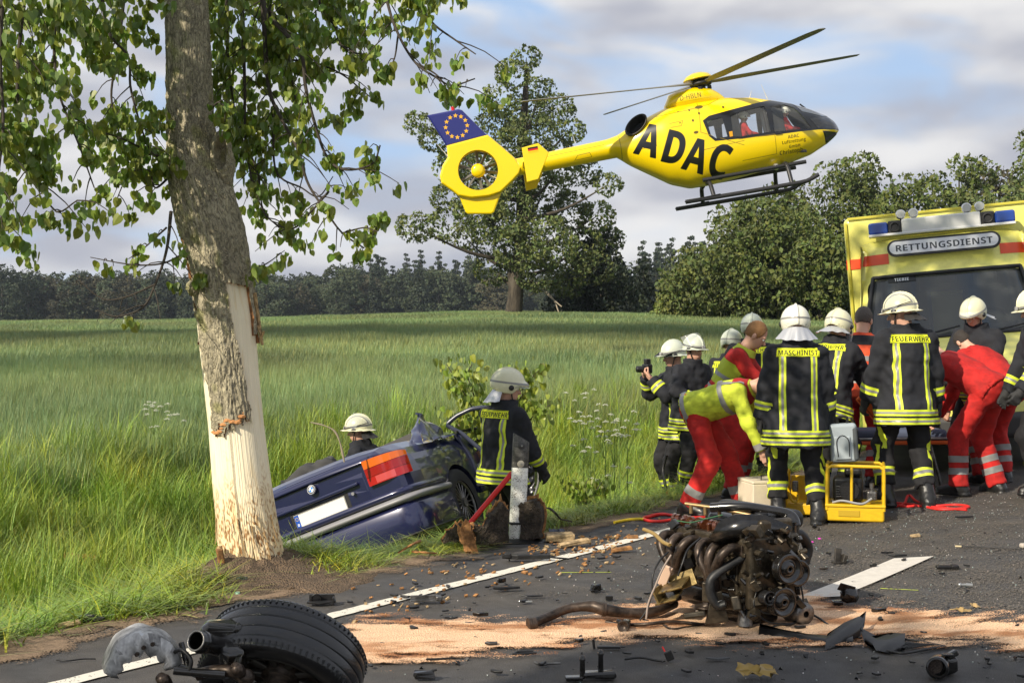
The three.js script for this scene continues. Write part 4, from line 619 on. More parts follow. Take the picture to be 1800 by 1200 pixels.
  for (const a of arms) { const h = handField(a.wr, a.wr.clone().sub(a.el), V(...((a.s > 0 ? o.palmL : o.palmR) ?? [-a.s, 0, 0.1])), o.curl ?? 0.5, 0.009, a.g ? -0.002 : 0); if (!a.g) parts.push(field(h.f, h.box.min.toArray(), h.box.max.toArray(), 0.0055)); }
  K('body', parts, C.skin);
  const hold = (g) => { g.applyQuaternion(headQ); g.translate(Hc.x, Hc.y, Hc.z); return g; };
  if (o.face !== false) { K('eye', hold(gear.eyes[0].clone()), C.eyeWhite); K('eye', hold(gear.eyes[1].clone()), C.eyeWhite); K('iris', hold(join(gear.irises)), C.eyeDark); }
  // jacket
  const hem = o.hem ?? (kind === 'fire' ? -0.23 : -0.13), armLen = 1.04, jr = kind === 'fire' ? [0.082, 0.072, 0.066] : [0.068, 0.06, 0.054], sleeves = o.sleeves ?? true;
  const armD = (x, y, z) => { let d = 9; for (const a of arms) { let q = cap(x, y, z, a.sh, a.el, jr[0], jr[1]); q = smin(q, cap(x, y, z, a.el, a.wr, jr[1], jr[2]), 0.03); const ad = a.wr.clone().sub(a.el).normalize(); const cut = (x - a.wr.x) * ad.x + (y - a.wr.y) * ad.y + (z - a.wr.z) * ad.z + 0.012; d = Math.min(d, Math.max(q, cut)); } return d; };
  const torsoD = (x, y, z) => { const [X, Y, Z] = loc(x, y, z); const g = 0.012 * bulk + (kind === 'fire' ? 0.012 : 0) + 0.03 * sst(0.15, -0.25, Y) * (kind === 'fire' ? 1 : 0.4) + (kind === 'fire' ? 0.012 : 0.004) * sst(0.46, 0.55, Y); return Math.max(torso(X, Y, Z, g), hem - Y, Y - (kind === 'fire' ? 0.565 : 0.535)); };
  const folds = (x, y, z) => 0.013 * n3(x * 5 + nz, y * 4, z * 5) + 0.008 * n3(x * 11, y * 10 + nz, z * 11);
  const jacketF = (x, y, z) => { const a = torsoD(x, y, z), b = sleeves ? armD(x, y, z) : 9; let d = smin(a, b, 0.055); if (Math.abs(d) < 0.06) d += folds(x, y, z) * (kind === 'fire' ? 1 : 0.6); const [X, Y, Z] = loc(x, y, z); d = Math.max(d, -(Math.max(torso(X, Y, Z, -0.01), hem - 0.02 - Y, Y - hem - 0.03))); return d; };
  const jb = new THREE.Box3(); [T(-0.26, hem, -0.22), T(0.26, hem, 0.22), T(0.2, hem, -0.2), T(-0.2, hem, 0.2), T(0, 0.58, 0.1), T(0, 0.58, -0.1), ...arms.flatMap((a) => [a.sh, a.el, a.wr])].forEach((p) => jb.expandByPoint(p)); jb.expandByScalar(0.1);
  const jc = o.jacket ?? C.navy, jg = boxField(jacketF, jb, 0.0145), jacket = K('jacket', jg, jc, root, o.jacketLabel);
  const onTorso = (p) => torsoD(p.x, p.y, p.z) < (sleeves ? armD(p.x, p.y, p.z) + 0.004 : 9), dotP = (v) => v.dot(P);
  const ringT = (y0, y1, lift, m, extra = [], keep) => { const g = patch(jg, [[t, dotP(t) + y0], [t.clone().negate(), -(dotP(t) + y1)], ...extra], lift, (p, n) => onTorso(p) && loc(p.x, p.y, p.z)[1] > hem + 0.008 && n.dot(p.clone().sub(T(0, loc(p.x, p.y, p.z)[1], 0))) > 0 && (!keep || keep(p, n)), null); if (g.attributes.position.count) K('reflective_band', g, m, jacket); };
  const band3 = (y0, y1, extra, keep) => { const w = (y1 - y0) / 3; ringT(y0, y1, 0.0025, C.yellowBand, extra, keep); ringT(y0 + w, y1 - w, 0.0045, C.silver, extra, keep); };
  const armBand = (a, u0, u1, lift, m) => { const d = a.wr.clone().sub(a.el), L = d.length(); d.normalize(); const c = d.dot(a.el); const g = patch(jg, [[d, c + u0 * L], [d.clone().negate(), -(c + u1 * L)]], lift, (p) => cap(p.x, p.y, p.z, a.el, a.wr, jr[1], jr[2]) < 0.025 && torsoD(p.x, p.y, p.z) > -0.004); if (g.attributes.position.count) K('reflective_band', g, m, jacket); };
  const xStripe = (x0, x1, y0, y1, back) => { const s = back ? -1 : 1, kp = (p) => loc(p.x, p.y, p.z)[2] * s > 0; for (const [a, b, lift, m] of [[x0, x1, 0.0025, C.yellowBand], [mix(x0, x1, 0.33), mix(x0, x1, 0.67), 0.0045, C.silver]]) ringT(y0, y1, lift, m, [[r, r.dot(P) + a], [r.clone().negate(), -(r.dot(P) + b)]], kp); };
  if (kind === 'fire') {
    band3(hem + 0.018, hem + 0.07); band3(hem + 0.088, hem + 0.14);
    for (const a of arms) { armBand(a, 0.42, 0.68, 0.0025, C.yellowBand); armBand(a, 0.51, 0.59, 0.0045, C.silver); }
    if (o.back) { xStripe(-0.155, -0.10, hem + 0.14, 0.403, true); xStripe(0.10, 0.155, hem + 0.14, 0.403, true); const pg = patch(jg, [[t, t.dot(P) + 0.405], [t.clone().negate(), -(t.dot(P) + 0.475)], [r, r.dot(P) - 0.175], [r.clone().negate(), -(r.dot(P) + 0.175)]], 0.004, (p) => loc(p.x, p.y, p.z)[2] < 0 && onTorso(p), (p) => { const [X, Y] = loc(p.x, p.y, p.z); return [(0.175 - X) / 0.35, (Y - 0.405) / 0.07]; }); K('back_panel', pg, mat(0xffffff, 0.7, { map: textPanel(o.back) }), jacket, 'yellow back panel reading ' + o.back); }
    else { xStripe(-0.155, -0.10, 0.0, 0.18, false); xStripe(0.10, 0.155, 0.0, 0.18, false); }
  }
  if (o.chest) for (const [y0, y1, m, lf] of o.chest) ringT(y0, y1, lf ?? 0.003, m);
  if (o.backStripe) for (const [x0, x1, y0, y1, m, lf] of o.backStripe) ringT(y0, y1, lf ?? 0.004, m, [[r, r.dot(P) + x0], [r.clone().negate(), -(r.dot(P) + x1)]], (p) => loc(p.x, p.y, p.z)[2] < 0.02);
  if (o.cuff) for (const a of arms) armBand(a, o.cuff[0], o.cuff[1], 0.003, o.cuffMat ?? C.silver);
  // trousers
  const tr = kind === 'fire' ? [0.108, 0.086, 0.082] : [0.104, 0.088, 0.086], bootH = o.bootH ?? (kind === 'fire' ? 0.23 : 0.13);
  const legD = (x, y, z, l) => smin(cap(x, y, z, l.hp, l.kn, tr[0], tr[1]), cap(x, y, z, l.kn, l.an, tr[1], tr[2]), 0.03);
  const trF = (x, y, z) => { let d = Math.max(ell(x, y, z, P.x, P.y + 0.01, P.z - 0.01, 0.185, 0.17, 0.145), y - P.y - 0.12); for (const l of legs) { const ad = l.an.clone().sub(l.kn).normalize(); const cut = (x - l.an.x) * ad.x + (y - l.an.y) * ad.y + (z - l.an.z) * ad.z + bootH - 0.13; d = smin(d, Math.max(legD(x, y, z, l), cut), 0.045); } if (Math.abs(d) < 0.06) d += (kind === 'fire' ? 1 : 0.65) * (0.011 * n3(x * 6 + nz, y * 4.5 + 2, z * 6) + 0.010 * n3(x * 10, y * 15 + nz, z * 10)); return d; };
  const tb = new THREE.Box3(); [P, ...legs.flatMap((l) => [l.hp, l.kn, l.an])].forEach((p) => tb.expandByPoint(p)); tb.expandByScalar(0.2); tb.min.y = Math.max(tb.min.y, 0.0);
  const tg = boxField(trF, tb, 0.0155), trousers = K('trousers', tg, o.trousers ?? C.black, root);
  const legBand = (l, u0, u1, lift, m) => { const d = l.an.clone().sub(l.kn), L = d.length(); d.normalize(); const c = d.dot(l.kn), ot = legs[l.s > 0 ? 1 : 0]; const g = patch(tg, [[d, c + u0 * L], [d.clone().negate(), -(c + u1 * L)]], lift, (p) => legD(p.x, p.y, p.z, l) <= legD(p.x, p.y, p.z, ot) && cap(p.x, p.y, p.z, l.kn, l.an, tr[1], tr[2]) < 0.05); if (g.attributes.position.count) K('reflective_band', g, m, trousers); };
  if (kind === 'fire') for (const l of legs) { legBand(l, 0.46, 0.62, 0.0025, C.yellowBand); legBand(l, 0.51, 0.57, 0.0045, C.silver); for (const [a, b] of [[l.hp, l.kn], [l.kn, l.an]]) { const d = b.clone().sub(a).normalize(), sd = r.clone().multiplyScalar(l.s), g = patch(tg, [[f, f.dot(a.clone().lerp(b, 0.5)) - 0.035], [f.clone().negate(), -f.dot(a.clone().lerp(b, 0.5)) + 0.005], [sd, sd.dot(a.clone().lerp(b, 0.5)) + 0.03]], 0.0025, (p) => legD(p.x, p.y, p.z, l) < 0.03 && p.y > Math.min(a.y, b.y) - 0.03 && p.y < Math.max(a.y, b.y)); if (g.attributes.position.count) K('reflective_band', g, C.yellowBand, trousers); } }
  else for (const l of legs) for (const [a, b] of o.legBands ?? [[0.42, 0.56], [0.70, 0.84]]) legBand(l, a, b, 0.003, C.silver);
  // boots
  for (const l of legs) { const F = l.dir, a = l.an, toe = a.clone().addScaledVector(F, 0.155), heel = a.clone().addScaledVector(F, -0.055), sh = a.clone().lerp(l.kn, (bootH + 0.06) / 0.45), gy = a.y - 0.085; toe.y = gy + 0.038; heel.y = gy + 0.045; const bf = (x, y, z) => { let d = smin(cap(x, y, z, heel, toe, 0.05, 0.046), cap(x, y, z, a.clone(), sh, 0.062, 0.07), 0.05); d = smin(d, cap(x, y, z, a, toe.clone().lerp(a, 0.4), 0.055, 0.045), 0.04); const sole = Math.max(cap(x, gy + 0.02, z, V(heel.x, gy + 0.02, heel.z), V(toe.x, gy + 0.02, toe.z), 0.056, 0.052), y - gy - 0.026); return Math.max(Math.min(d + 0.003 * n3(x * 30, y * 40, z * 30), sole), gy + 0.002 - y); }; const b = new THREE.Box3().setFromPoints([toe, heel, sh]).expandByScalar(0.1); b.min.y = gy - 0.012; K('boot', boxField(bf, b, 0.011), C.boot); }
  // gloves
  for (const a of arms) if (a.g) { const h = handField(a.wr, a.wr.clone().sub(a.el), V(...((a.s > 0 ? o.palmL : o.palmR) ?? [-a.s, 0, 0.1])), o.curl ?? 0.5, 0.0125, 0.004), d = a.wr.clone().sub(a.el).normalize(), c0 = a.wr.clone().addScaledVector(d, -0.05), c1 = a.wr.clone().addScaledVector(d, 0.02); h.box.expandByPoint(c0).expandByScalar(0.05); K('glove', boxField((x, y, z) => smin(h.f(x, y, z), cap(x, y, z, c0, c1, 0.05, 0.036), 0.02), h.box, 0.007), C.glove); }
  // head gear
  if (o.hair) K('hair', hold(gear.hair.clone()), o.hair);
  if (o.helmet) {
    const full = o.helmet === 'full', hm = o.helmetMat ?? (full ? C.ivory : C.cream), h = K('helmet', hold((full ? gear.shellFull : gear.shellBrim).clone()), hm);
    K('reflective_tape', hold((full ? gear.tapeF : gear.tapeB).clone()), C.silver, h);
    if (o.tapeX) gear.domeTape.forEach((g) => K('reflective_tape', hold(g.clone()), C.silver, h));
    gear.mounts.forEach((g) => K('visor_mount', hold(g.clone()), C.plastic, h));
    if (!full) K('trim', hold(gear.band.clone()), C.plastic, h); K('front_badge', hold(gear.front.clone()), full ? C.plastic : C.silver, h);
    if (o.visor) K('visor', hold(gear['visor' + o.visor].clone()), o.visorMat ?? C.visor, h);
    if (o.flap) K('neck_flap', hold((o.flap === 'wide' ? gear.flapWide : gear.flapShort).clone()), o.flapMat ?? C.flapSilver, h);
    K('chin_strap', hold(tube([V(-0.082, 0.02, 0.01), V(-0.07, -0.07, 0.04), V(0, -0.125, 0.05), V(0.07, -0.07, 0.04), V(0.082, 0.02, 0.01)], 0.006, 6)), C.plastic, h);
  }
  root.updateMatrixWorld(true); return root;
}
// where a person stands: column px of the picture at depth d, on the ground there; yaw PI shows the back
const stand = (px, d) => { const p = W(px, 577, d); p.y = H(p.x, p.z) + 0.004; return p; };
const BACK = Math.PI;
person({ label: 'fireman seen from behind with MASCHINIST on his back, nearest of the group', at: stand(1400, 11.35), yaw: BACK - 0.06, back: 'MASCHINIST', helmet: 'full', flap: 'wide', handL: [0.29, 0.83, 0.02], elbowL: [0.25, -0.2, -1], handR: [-0.31, 0.83, 0.1], elbowR: [-0.25, -0.2, -1], footL: [0.13, 0.085, 0.1], footR: [-0.17, 0.085, -0.12], toeR: [-0.5, 0, 1], toeL: [0.3, 0, 1], seed: 3, hem: -0.34, headPitch: 0.1 });
person({ label: 'fireman seen from behind with FEUERWEHR on his back, before the ambulance windscreen', at: stand(1594, 11.85), yaw: BACK + 0.1, hem: -0.29, back: 'FEUERWEHR', helmet: 'brim', helmetMat: C.cream, flap: 'short', flapMat: C.flapDark, visor: 'Up', handL: [0.30, 0.86, 0.16], elbowL: [0.25, -0.2, -1], handR: [-0.30, 0.84, 0.05], elbowR: [-0.25, -0.2, -1], headYaw: 0.95, headPitch: 0.2, footL: [0.15, 0.085, 0.05], footR: [-0.15, 0.085, -0.1], seed: 9, tapeX: true, scale: 1.03 });
person({ label: 'fireman in profile bending over the grey case, between the two back panels', at: stand(1462, 12.6), yaw: BACK - 0.75, lean: 0.3, back: 'FEUERWEHR', helmet: 'full', helmetMat: C.cream, flap: 'short', visor: 'Down', headPitch: 0.3, headYaw: 0.0, handL: [0.25, 0.86, 0.4], handR: [-0.2, 0.84, 0.42], elbowR: [-1, 0, -0.5], pelvis: [0, 0.95, -0.08], seed: 14 });
person({ label: 'fireman with lowered bare face under a cream helmet, before the ambulance bonnet', at: stand(1722, 13.3), yaw: -0.75, lean: 0.12, helmet: 'full', helmetMat: C.cream, headPitch: 0.42, handL: [0.2, 0.95, 0.35], handR: [-0.25, 0.9, 0.3], seed: 21, flap: 'short', scale: 0.99, pelvis: [0, 0.96, 0] });
person({ label: 'fireman cut off by the right edge of the picture', at: stand(1846, 11.7), yaw: -1.5, lean: 0.18, helmet: 'brim', headPitch: 0.3, handR: [-0.26, 0.80, 0.3], handL: [0.2, 0.9, 0.35], elbowR: [-0.6, 0, -1], seed: 25, flap: 'short', flapMat: C.flapDark, scale: 1.0 });
person({ label: 'fireman in profile by the wreck with FEUERWEHR on his back, looking right', at: V(W(884, 577, 11.5).x, -0.44, -11.5), yaw: BACK - 0.85, back: 'FEUERWEHR', helmet: 'full', helmetMat: C.cream, flap: 'wide', headYaw: -0.7, headPitch: 0.12, visor: 'Peak', handL: [0.16, 0.95, 0.34], handR: [-0.2, 0.92, 0.28], elbowR: [-0.2, -0.3, -1], elbowL: [0.2, -0.3, -1], hem: -0.17, seed: 33, scale: 0.97 });
person({ label: 'fireman crouching behind the wreck, only helmet and shoulders showing', at: V(W(642, 577, 14.4).x, -0.94, -14.4), yaw: -1.95, lean: 0.3, pelvis: [0, 0.87, -0.1], footL: [0.15, 0.085, 0.12], footR: [-0.15, 0.085, -0.1], helmet: 'brim', flap: 'short', flapMat: C.flapDark, visor: 'Up', headYaw: 0.3, headPitch: 0.12, tapeX: true, seed: 41, handL: [0.2, 0.6, 0.4], handR: [-0.2, 0.6, 0.4] });
person({ label: 'fireman with raised visor facing the bent paramedics, left of the group', at: stand(1214, 14.2), yaw: 0.62, lean: 0.06, helmet: 'brim', helmetMat: C.pale, visor: 'Up', headYaw: 0.05, headPitch: 0.1, handL: [0.05, 1.12, 0.32], handR: [-0.16, 1.08, 0.3], elbowR: [-1, -0.3, -0.2], seed: 47, scale: 0.93, gloveL: false });
const photographer = person({ label: 'fireman in profile holding a black camera to his face', at: stand(1192, 14.7), yaw: -1.25, lean: 0.05, helmet: 'brim', helmetMat: C.pale, headPitch: 0.15, handL: [0.09, 1.40, 0.36], handR: [-0.10, 1.42, 0.34], elbowL: [0.5, -1, 0], elbowR: [-0.5, -1, 0], seed: 52, gloves: false, palmL: [-0.3, 0.9, 0], palmR: [0.3, 0.9, 0], curl: 0.9, visor: 'Peak', visorMat: C.plastic });
person({ label: 'fireman in pale helmet behind the red paramedic, left one of the pair', at: stand(1284, 15.3), yaw: BACK - 0.6, helmet: 'full', helmetMat: C.pale, seed: 57, back: 'FEUERWEHR', headPitch: 0.1 });
person({ label: 'fireman in pale helmet behind the red paramedic, right one and taller', at: stand(1322, 15.0), yaw: BACK - 0.2, helmet: 'full', helmetMat: C.pale, seed: 58, back: 'FEUERWEHR', headPitch: 0.1, scale: 1.02 });
person({ kind: 'medic', label: 'paramedic with short blond hair in a red and yellow jacket, leaning forward', at: stand(1292, 13.1), yaw: 1.25, scale: 1.03, lean: 0.5, jacket: C.red, trousers: C.red, hair: C.hairBlond, headPitch: 0.55, headYaw: 0.1, pelvis: [0, 0.93, -0.14], handL: [0.18, 0.78, 0.5], handR: [-0.18, 0.9, 0.42], elbowR: [-1, 0, -0.3], gloves: false, seed: 62, chest: [[-0.13, 0.02, C.hivis], [0.12, 0.36, C.hivis], [0.05, 0.085, C.silver, 0.005], [0.19, 0.225, C.silver, 0.005], [0.47, 0.53, C.hivis, 0.005]] });
person({ kind: 'medic', label: 'paramedic bent forward in a yellow reflective jacket and red trousers', at: stand(1270, 11.95), yaw: 1.12, lean: 1.22, jacket: C.hivis, trousers: C.red, hair: C.hairDark, headPitch: 1.15, pelvis: [0, 0.93, -0.22], footL: [0.18, 0.085, 0.14], footR: [-0.16, 0.085, -0.26], handL: [0.16, 0.50, 0.52], handR: [-0.16, 0.46, 0.46], elbowL: [1, 0, -0.2], elbowR: [-1, 0, -0.2], gloves: false, seed: 66, hem: -0.1, chest: [[-0.085, -0.045, C.silver], [0.40, 0.52, C.red], [0.27, 0.315, C.silver, 0.005]], backStripe: [[-0.15, -0.11, 0.30, 0.50, C.silver, 0.006], [0.11, 0.15, 0.30, 0.50, C.silver, 0.006]], cuff: [0.70, 0.92], legBands: [[0.60, 0.76]] });
person({ kind: 'medic', label: 'paramedic in all red bending low towards the ambulance, seen from behind', at: stand(1708, 12.3), yaw: BACK + 0.75, lean: 1.05, jacket: C.red, trousers: C.red, hair: C.hairDark, headPitch: 1.0, pelvis: [0, 0.95, -0.18], footL: [0.18, 0.085, 0.02], footR: [-0.18, 0.085, -0.16], handL: [0.2, 0.5, 0.5], handR: [-0.15, 0.5, 0.5], seed: 71, gloves: false, hem: -0.08, legBands: [[0.40, 0.53], [0.64, 0.77]] });
person({ kind: 'medic', label: 'paramedic in red standing behind the all red one, only legs and arm showing', at: stand(1748, 12.9), yaw: BACK + 0.4, lean: 0.95, jacket: C.red, trousers: C.red, hair: C.hairDark, headPitch: 0.9, pelvis: [0, 0.93, -0.14], handL: [0.2, 0.55, 0.45], handR: [-0.2, 0.5, 0.45], seed: 75, gloves: false, legBands: [[0.40, 0.53], [0.64, 0.77]] });
person({ kind: 'medic', label: 'dark haired paramedic in an orange jacket half hidden behind FEUERWEHR', at: stand(1513, 13.4), yaw: -0.5 + BACK, lean: 0.16, jacket: C.orange, trousers: C.red, hair: C.hairGrey, headPitch: 0.25, seed: 79, gloves: false, chest: [[0.02, 0.07, C.silver], [0.24, 0.29, C.silver], [0.40, 0.5, C.navy, 0.004]], cuff: [0.55, 0.75] });
// ---------- helicopter ----------
const EV = new Evaluator(); EV.attributes = ['position', 'normal', 'uv'];
const cut = (a, b, op = SUBTRACTION) => { const A = a.isBrush ? a : new Brush(a), B = b.isBrush ? b : new Brush(b); A.updateMatrixWorld(); B.updateMatrixWorld(); return EV.evaluate(A, B, op); };
const allUV = (g, u, v) => { const q = new Float32Array(g.attributes.position.count * 2); for (let i = 0; i < q.length; i += 2) { q[i] = u; q[i + 1] = v; } g.setAttribute('uv', new THREE.BufferAttribute(q, 2)); return g; };
{
  const DH = 35, KH = DH / FPX, th = 11 * Math.PI / 180, ct = Math.cos(th), st = Math.sin(th), O = [1232, 240];
  const hp = (px, py) => { const dx = (px - O[0]) * KH, dy = (O[1] - py) * KH; return [dx * ct + dy * st, -dx * st + dy * ct]; };
  const heli = thing('helicopter', 'yellow rescue helicopter hovering nose up over the field', 'helicopter', W(O[0], O[1], DH)); heli.rotation.z = th;
  const poly = (l) => l.map(([x, y]) => hp(x, y)).sort((a, b) => a[0] - b[0]);
  const at = (l, X) => { let i = 0; while (i < l.length - 2 && l[i + 1][0] < X) i++; const a = l[i], b = l[i + 1]; return mix(a[1], b[1], clamp((X - a[0]) / (b[0] - a[0]))); };
  const top = poly([[906, 279], [950, 270], [1067, 245], [1085, 238], [1112, 220], [1145, 203], [1169, 191], [1225, 180], [1275, 173], [1320, 173], [1355, 178], [1385, 183], [1420, 193], [1450, 203], [1466, 213], [1474, 226]]);
  const bot = poly([[915, 308], [959, 301], [1086, 277], [1096, 284], [1110, 292], [1150, 310], [1180, 324], [1215, 331], [1245, 326], [1300, 312], [1340, 301], [1390, 286], [1425, 272], [1455, 252], [1468, 240], [1474, 230]]);
  const X0 = hp(906, 290)[0], X1 = hp(1474, 228)[0];
  const wid = [[X0, 0.17], [hp(1060, 260)[0], 0.24], [hp(1085, 258)[0], 0.33], [hp(1120, 255)[0], 0.52], [hp(1170, 255)[0], 0.70], [hp(1230, 255)[0], 0.78], [hp(1340, 240)[0], 0.78], [hp(1400, 230)[0], 0.70], [hp(1440, 230)[0], 0.50], [hp(1464, 230)[0], 0.26], [X1, 0.03]];
  const rings = (shrink) => { const out = [], n = 48, M = 90; for (let i = 0; i <= M; i++) { const u = i / M, X = mix(X0, X1, 1 - (1 - u) ** 1.15) , t = at(top, X) - shrink, b = at(bot, X) + shrink, w = Math.max(0.02, at(wid, X) - shrink), c = (t + b) / 2, h = Math.max(0.02, (t - b) / 2), e = mix(1, 0.72, sst(0.35, 0.6, w)); const ring = []; for (let j = 0; j < n; j++) { const a = j / n * 2 * Math.PI, cs = Math.cos(a), sn = Math.sin(a); ring.push(V(X, c + h * Math.sign(sn) * Math.abs(sn) ** e, w * Math.sign(cs) * Math.abs(cs) ** e * (sn > 0 ? 1 - 0.18 * sn * sn : 1 - 0.1 * sn * sn))); } out.push(ring); } return out; };
  // paint on the flank, drawn in the helicopter's own side view
  const UX0 = X0 - 0.1, UL = X1 - X0 + 0.2, UY0 = -1.8, UH = UL / 2, CW = 2048, CH = 1024;
  const toC = (px, py) => { const [x, y] = hp(px, py); return [(x - UX0) / UL * CW, (1 - (y - UY0) / UH) * CH]; };
  const scaleC = CW / UL * KH;
  const panes = { rear: [[1235, 220], [1262, 214], [1271, 247], [1252, 251], [1242, 244]], door: [[1276, 212], [1292, 204], [1336, 193], [1345, 239], [1293, 247], [1280, 247]], front: [[1347, 193], [1373, 189], [1388, 195], [1416, 229], [1415, 232], [1351, 239]] };
  const paint = canvasTex(CW, CH, (x) => {
    x.fillStyle = '#f6d400'; x.fillRect(0, 0, CW, CH); x.fillStyle = '#131313'; x.fillRect(0, 0, 40, 40);
    const path = (l, close = true) => { x.beginPath(); l.forEach((p, i) => { const c = toC(...p); i ? x.lineTo(...c) : x.moveTo(...c); }); if (close) x.closePath(); };
    const fill = (l, c, r = 0) => { x.fillStyle = c; path(l); x.fill(); if (r) { x.strokeStyle = c; x.lineJoin = 'round'; x.lineWidth = r; x.stroke(); } };
    fill([[1230, 220], [1240, 212], [1290, 198], [1350, 181], [1390, 184], [1432, 196], [1470, 218], [1474, 228], [1430, 232], [1340, 245], [1250, 254], [1240, 246]], '#0c0d0f', 8);
    fill([[1439, 235], [1474, 234], [1452, 254], [1447, 252]], '#0c0d0f', 3);
    x.strokeStyle = '#8f7800'; x.lineWidth = 3.4; for (const l of [[[1290, 252], [1352, 243], [1357, 276], [1298, 288]], [[1222, 185], [1225, 240], [1300, 262]], [[1150, 210], [1222, 196]], [[1125, 266], [1150, 262], [1148, 246]], [[950, 279], [1062, 256]], [[1010, 284], [1015, 275], [1036, 270], [1040, 277], [1012, 283]], [[1205, 198], [1240, 190], [1262, 176]], [[1172, 224], [1195, 219], [1192, 228], [1174, 231]], [[1086, 240], [1094, 284]], [[1222, 272], [1300, 254]]]) { path(l, false); x.stroke(); }
    x.fillStyle = '#5c4e00'; for (const [a, b, w, h] of [[1224, 194, 14, 7], [1217, 240, 8, 5], [1207, 200, 3, 4], [1223, 206, 4, 5], [1212, 219, 4, 5], [1188, 202, 4, 2], [1190, 223, 4, 2], [1265, 195, 4, 5]]) { x.beginPath(); x.ellipse(...toC(a, b), w / 2 * scaleC, h / 2 * scaleC, 0, 0, 7); x.fill(); }
    const word = (s, px, py, h, deg, font, col = '#0b0b0c', sx = 1) => { x.save(); x.translate(...toC(px, py)); x.rotate(deg * Math.PI / 180 + th); x.scale(sx, 1); x.fillStyle = col; x.font = font.replace('#', (h * scaleC / 0.72).toFixed(1)); x.textAlign = 'center'; x.textBaseline = 'alphabetic'; x.fillText(s, 0, h * scaleC / 2); if (h > 40) { x.strokeStyle = col; x.lineWidth = 7; x.strokeText(s, 0, h * scaleC / 2); } x.restore(); };
    [['A', 1137, 251], ['D', 1180, 265], ['A', 1218, 279], ['C', 1258, 288]].forEach(([s, a, b]) => word(s, a, b, 55, 15, 'bold #px sans-serif', '#0b0b0c', 0.78));
    word('ADAC', 1385, 246, 5.5, -10, 'bold #px sans-serif', '#4a3f00'); word('Luftrettung', 1386, 254, 5.5, -10, 'bold #px sans-serif', '#4a3f00'); word('GmbH', 1388, 262, 5, -10, 'bold #px sans-serif', '#4a3f00'); word('Christoph', 1383, 271, 6.5, -10, 'bold #px sans-serif', '#4a3f00');
    x.fillStyle = '#e8a100'; x.fillRect(...toC(1273, 239), 16 * scaleC / 2, 18 * scaleC / 2);
  });
  const flank = (g) => { const q = g.toNonIndexed(), p = q.attributes.position, uv = new Float32Array(p.count * 2); for (let i = 0; i < p.count; i += 3) { const z = p.getZ(i) + p.getZ(i + 1) + p.getZ(i + 2); for (let j = i; j < i + 3; j++) { uv[j * 2] = z < 0 ? 0.05 : (p.getX(j) - UX0) / UL; uv[j * 2 + 1] = z < 0 ? 0.05 : (p.getY(j) - UY0) / UH; } } q.setAttribute('uv', new THREE.BufferAttribute(uv, 2)); return q; };
  const yellow = phy(0xf6d400, 0.3, { clearcoat: 0.7, clearcoatRoughness: 0.12 }), paintMat = phy(0xffffff, 0.3, { map: paint, clearcoat: 0.7, clearcoatRoughness: 0.12 });
  const shell = flank(loft(rings(0))), cabX0 = hp(1245, 230)[0], cabX1 = hp(1440, 230)[0];
  let body = cut(shell, allUV(loft(rings(0.05).filter((r) => r[0].x > cabX0 && r[0].x < cabX1)), 0.005, 0.99));
  const side = (l, d = 3) => { const g = prism(l.map(([x, y]) => hp(x, y)), d); return allUV(g, 0.005, 0.99); };
  for (const k of ['rear', 'door', 'front']) body = cut(body, side(panes[k]));
  const ex = hp(1116, 224); body = cut(body, allUV(mv(cyl(0.205, 0.19, 0.5, 28).scale(1.45, 1, 0.85), ex[0], ex[1], 0.36, 1.15, 0, 0.62), 0.005, 0.99));
  body.geometry.computeVertexNormals;
  mesh('fuselage', body.geometry, paintMat, heli);
  const glass = phy([0.92, 0.94, 0.95], 0.03, { transmission: 0.95, thickness: 0, ior: 1.4 }), darkGlass = phy([0.012, 0.014, 0.016], 0.06, { clearcoat: 1, clearcoatRoughness: 0.03 });
  const sidePlanes = (l) => { const q = l.map(([x, y]) => hp(x, y)), out = []; let area = 0; q.forEach((a, i) => { const b = q[(i + 1) % q.length]; area += a[0] * b[1] - b[0] * a[1]; }); q.forEach((a, i) => { const b = q[(i + 1) % q.length], s = area > 0 ? 1 : -1, n = V(-(b[1] - a[1]) * s, (b[0] - a[0]) * s, 0).normalize(); out.push([n, n.x * a[0] + n.y * a[1]]); }); return out; };
  for (const k of ['rear', 'door', 'front']) for (const q of [1, -1]) mesh('side_window', patch(shell, sidePlanes(panes[k]), -0.015, (p) => p.z * q > 0), glass, heli);
  mesh('windscreen', patch(shell, sidePlanes([[1386, 184], [1425, 194], [1455, 205], [1440, 208], [1402, 202]]), 0.006), phy([0.10, 0.11, 0.12], 0.05, { clearcoat: 1, clearcoatRoughness: 0.03 }), heli);
  mesh('nose_window', patch(shell, sidePlanes([[1404, 204], [1440, 210], [1457, 207], [1472, 220], [1473, 228], [1430, 231]]), 0.006), darkGlass, heli);
  mesh('chin_window', patch(shell, sidePlanes([[1441, 237], [1471, 236], [1450, 254]]), 0.006), darkGlass, heli);
  // engine exhaust, cowling and rotor head
  mesh('exhaust', mv(lathe([[0.0, -0.36], [0.16, -0.36], [0.185, -0.1], [0.2, 0.02], [0.225, 0.05], [0.24, 0.03], [0.22, -0.1], [0.2, -0.3]], 28).scale(1.45, 1, 0.85), ex[0], ex[1], 0.42, 1.15, 0, 0.62), mat([0.06, 0.055, 0.05], 0.5, { metalness: 0.5 }), heli);
  const cr = []; const ctop = poly([[1169, 186], [1175, 168], [1188, 162], [1220, 154], [1248, 156], [1262, 163], [1276, 174]]), cbot = poly([[1169, 196], [1276, 182]]);
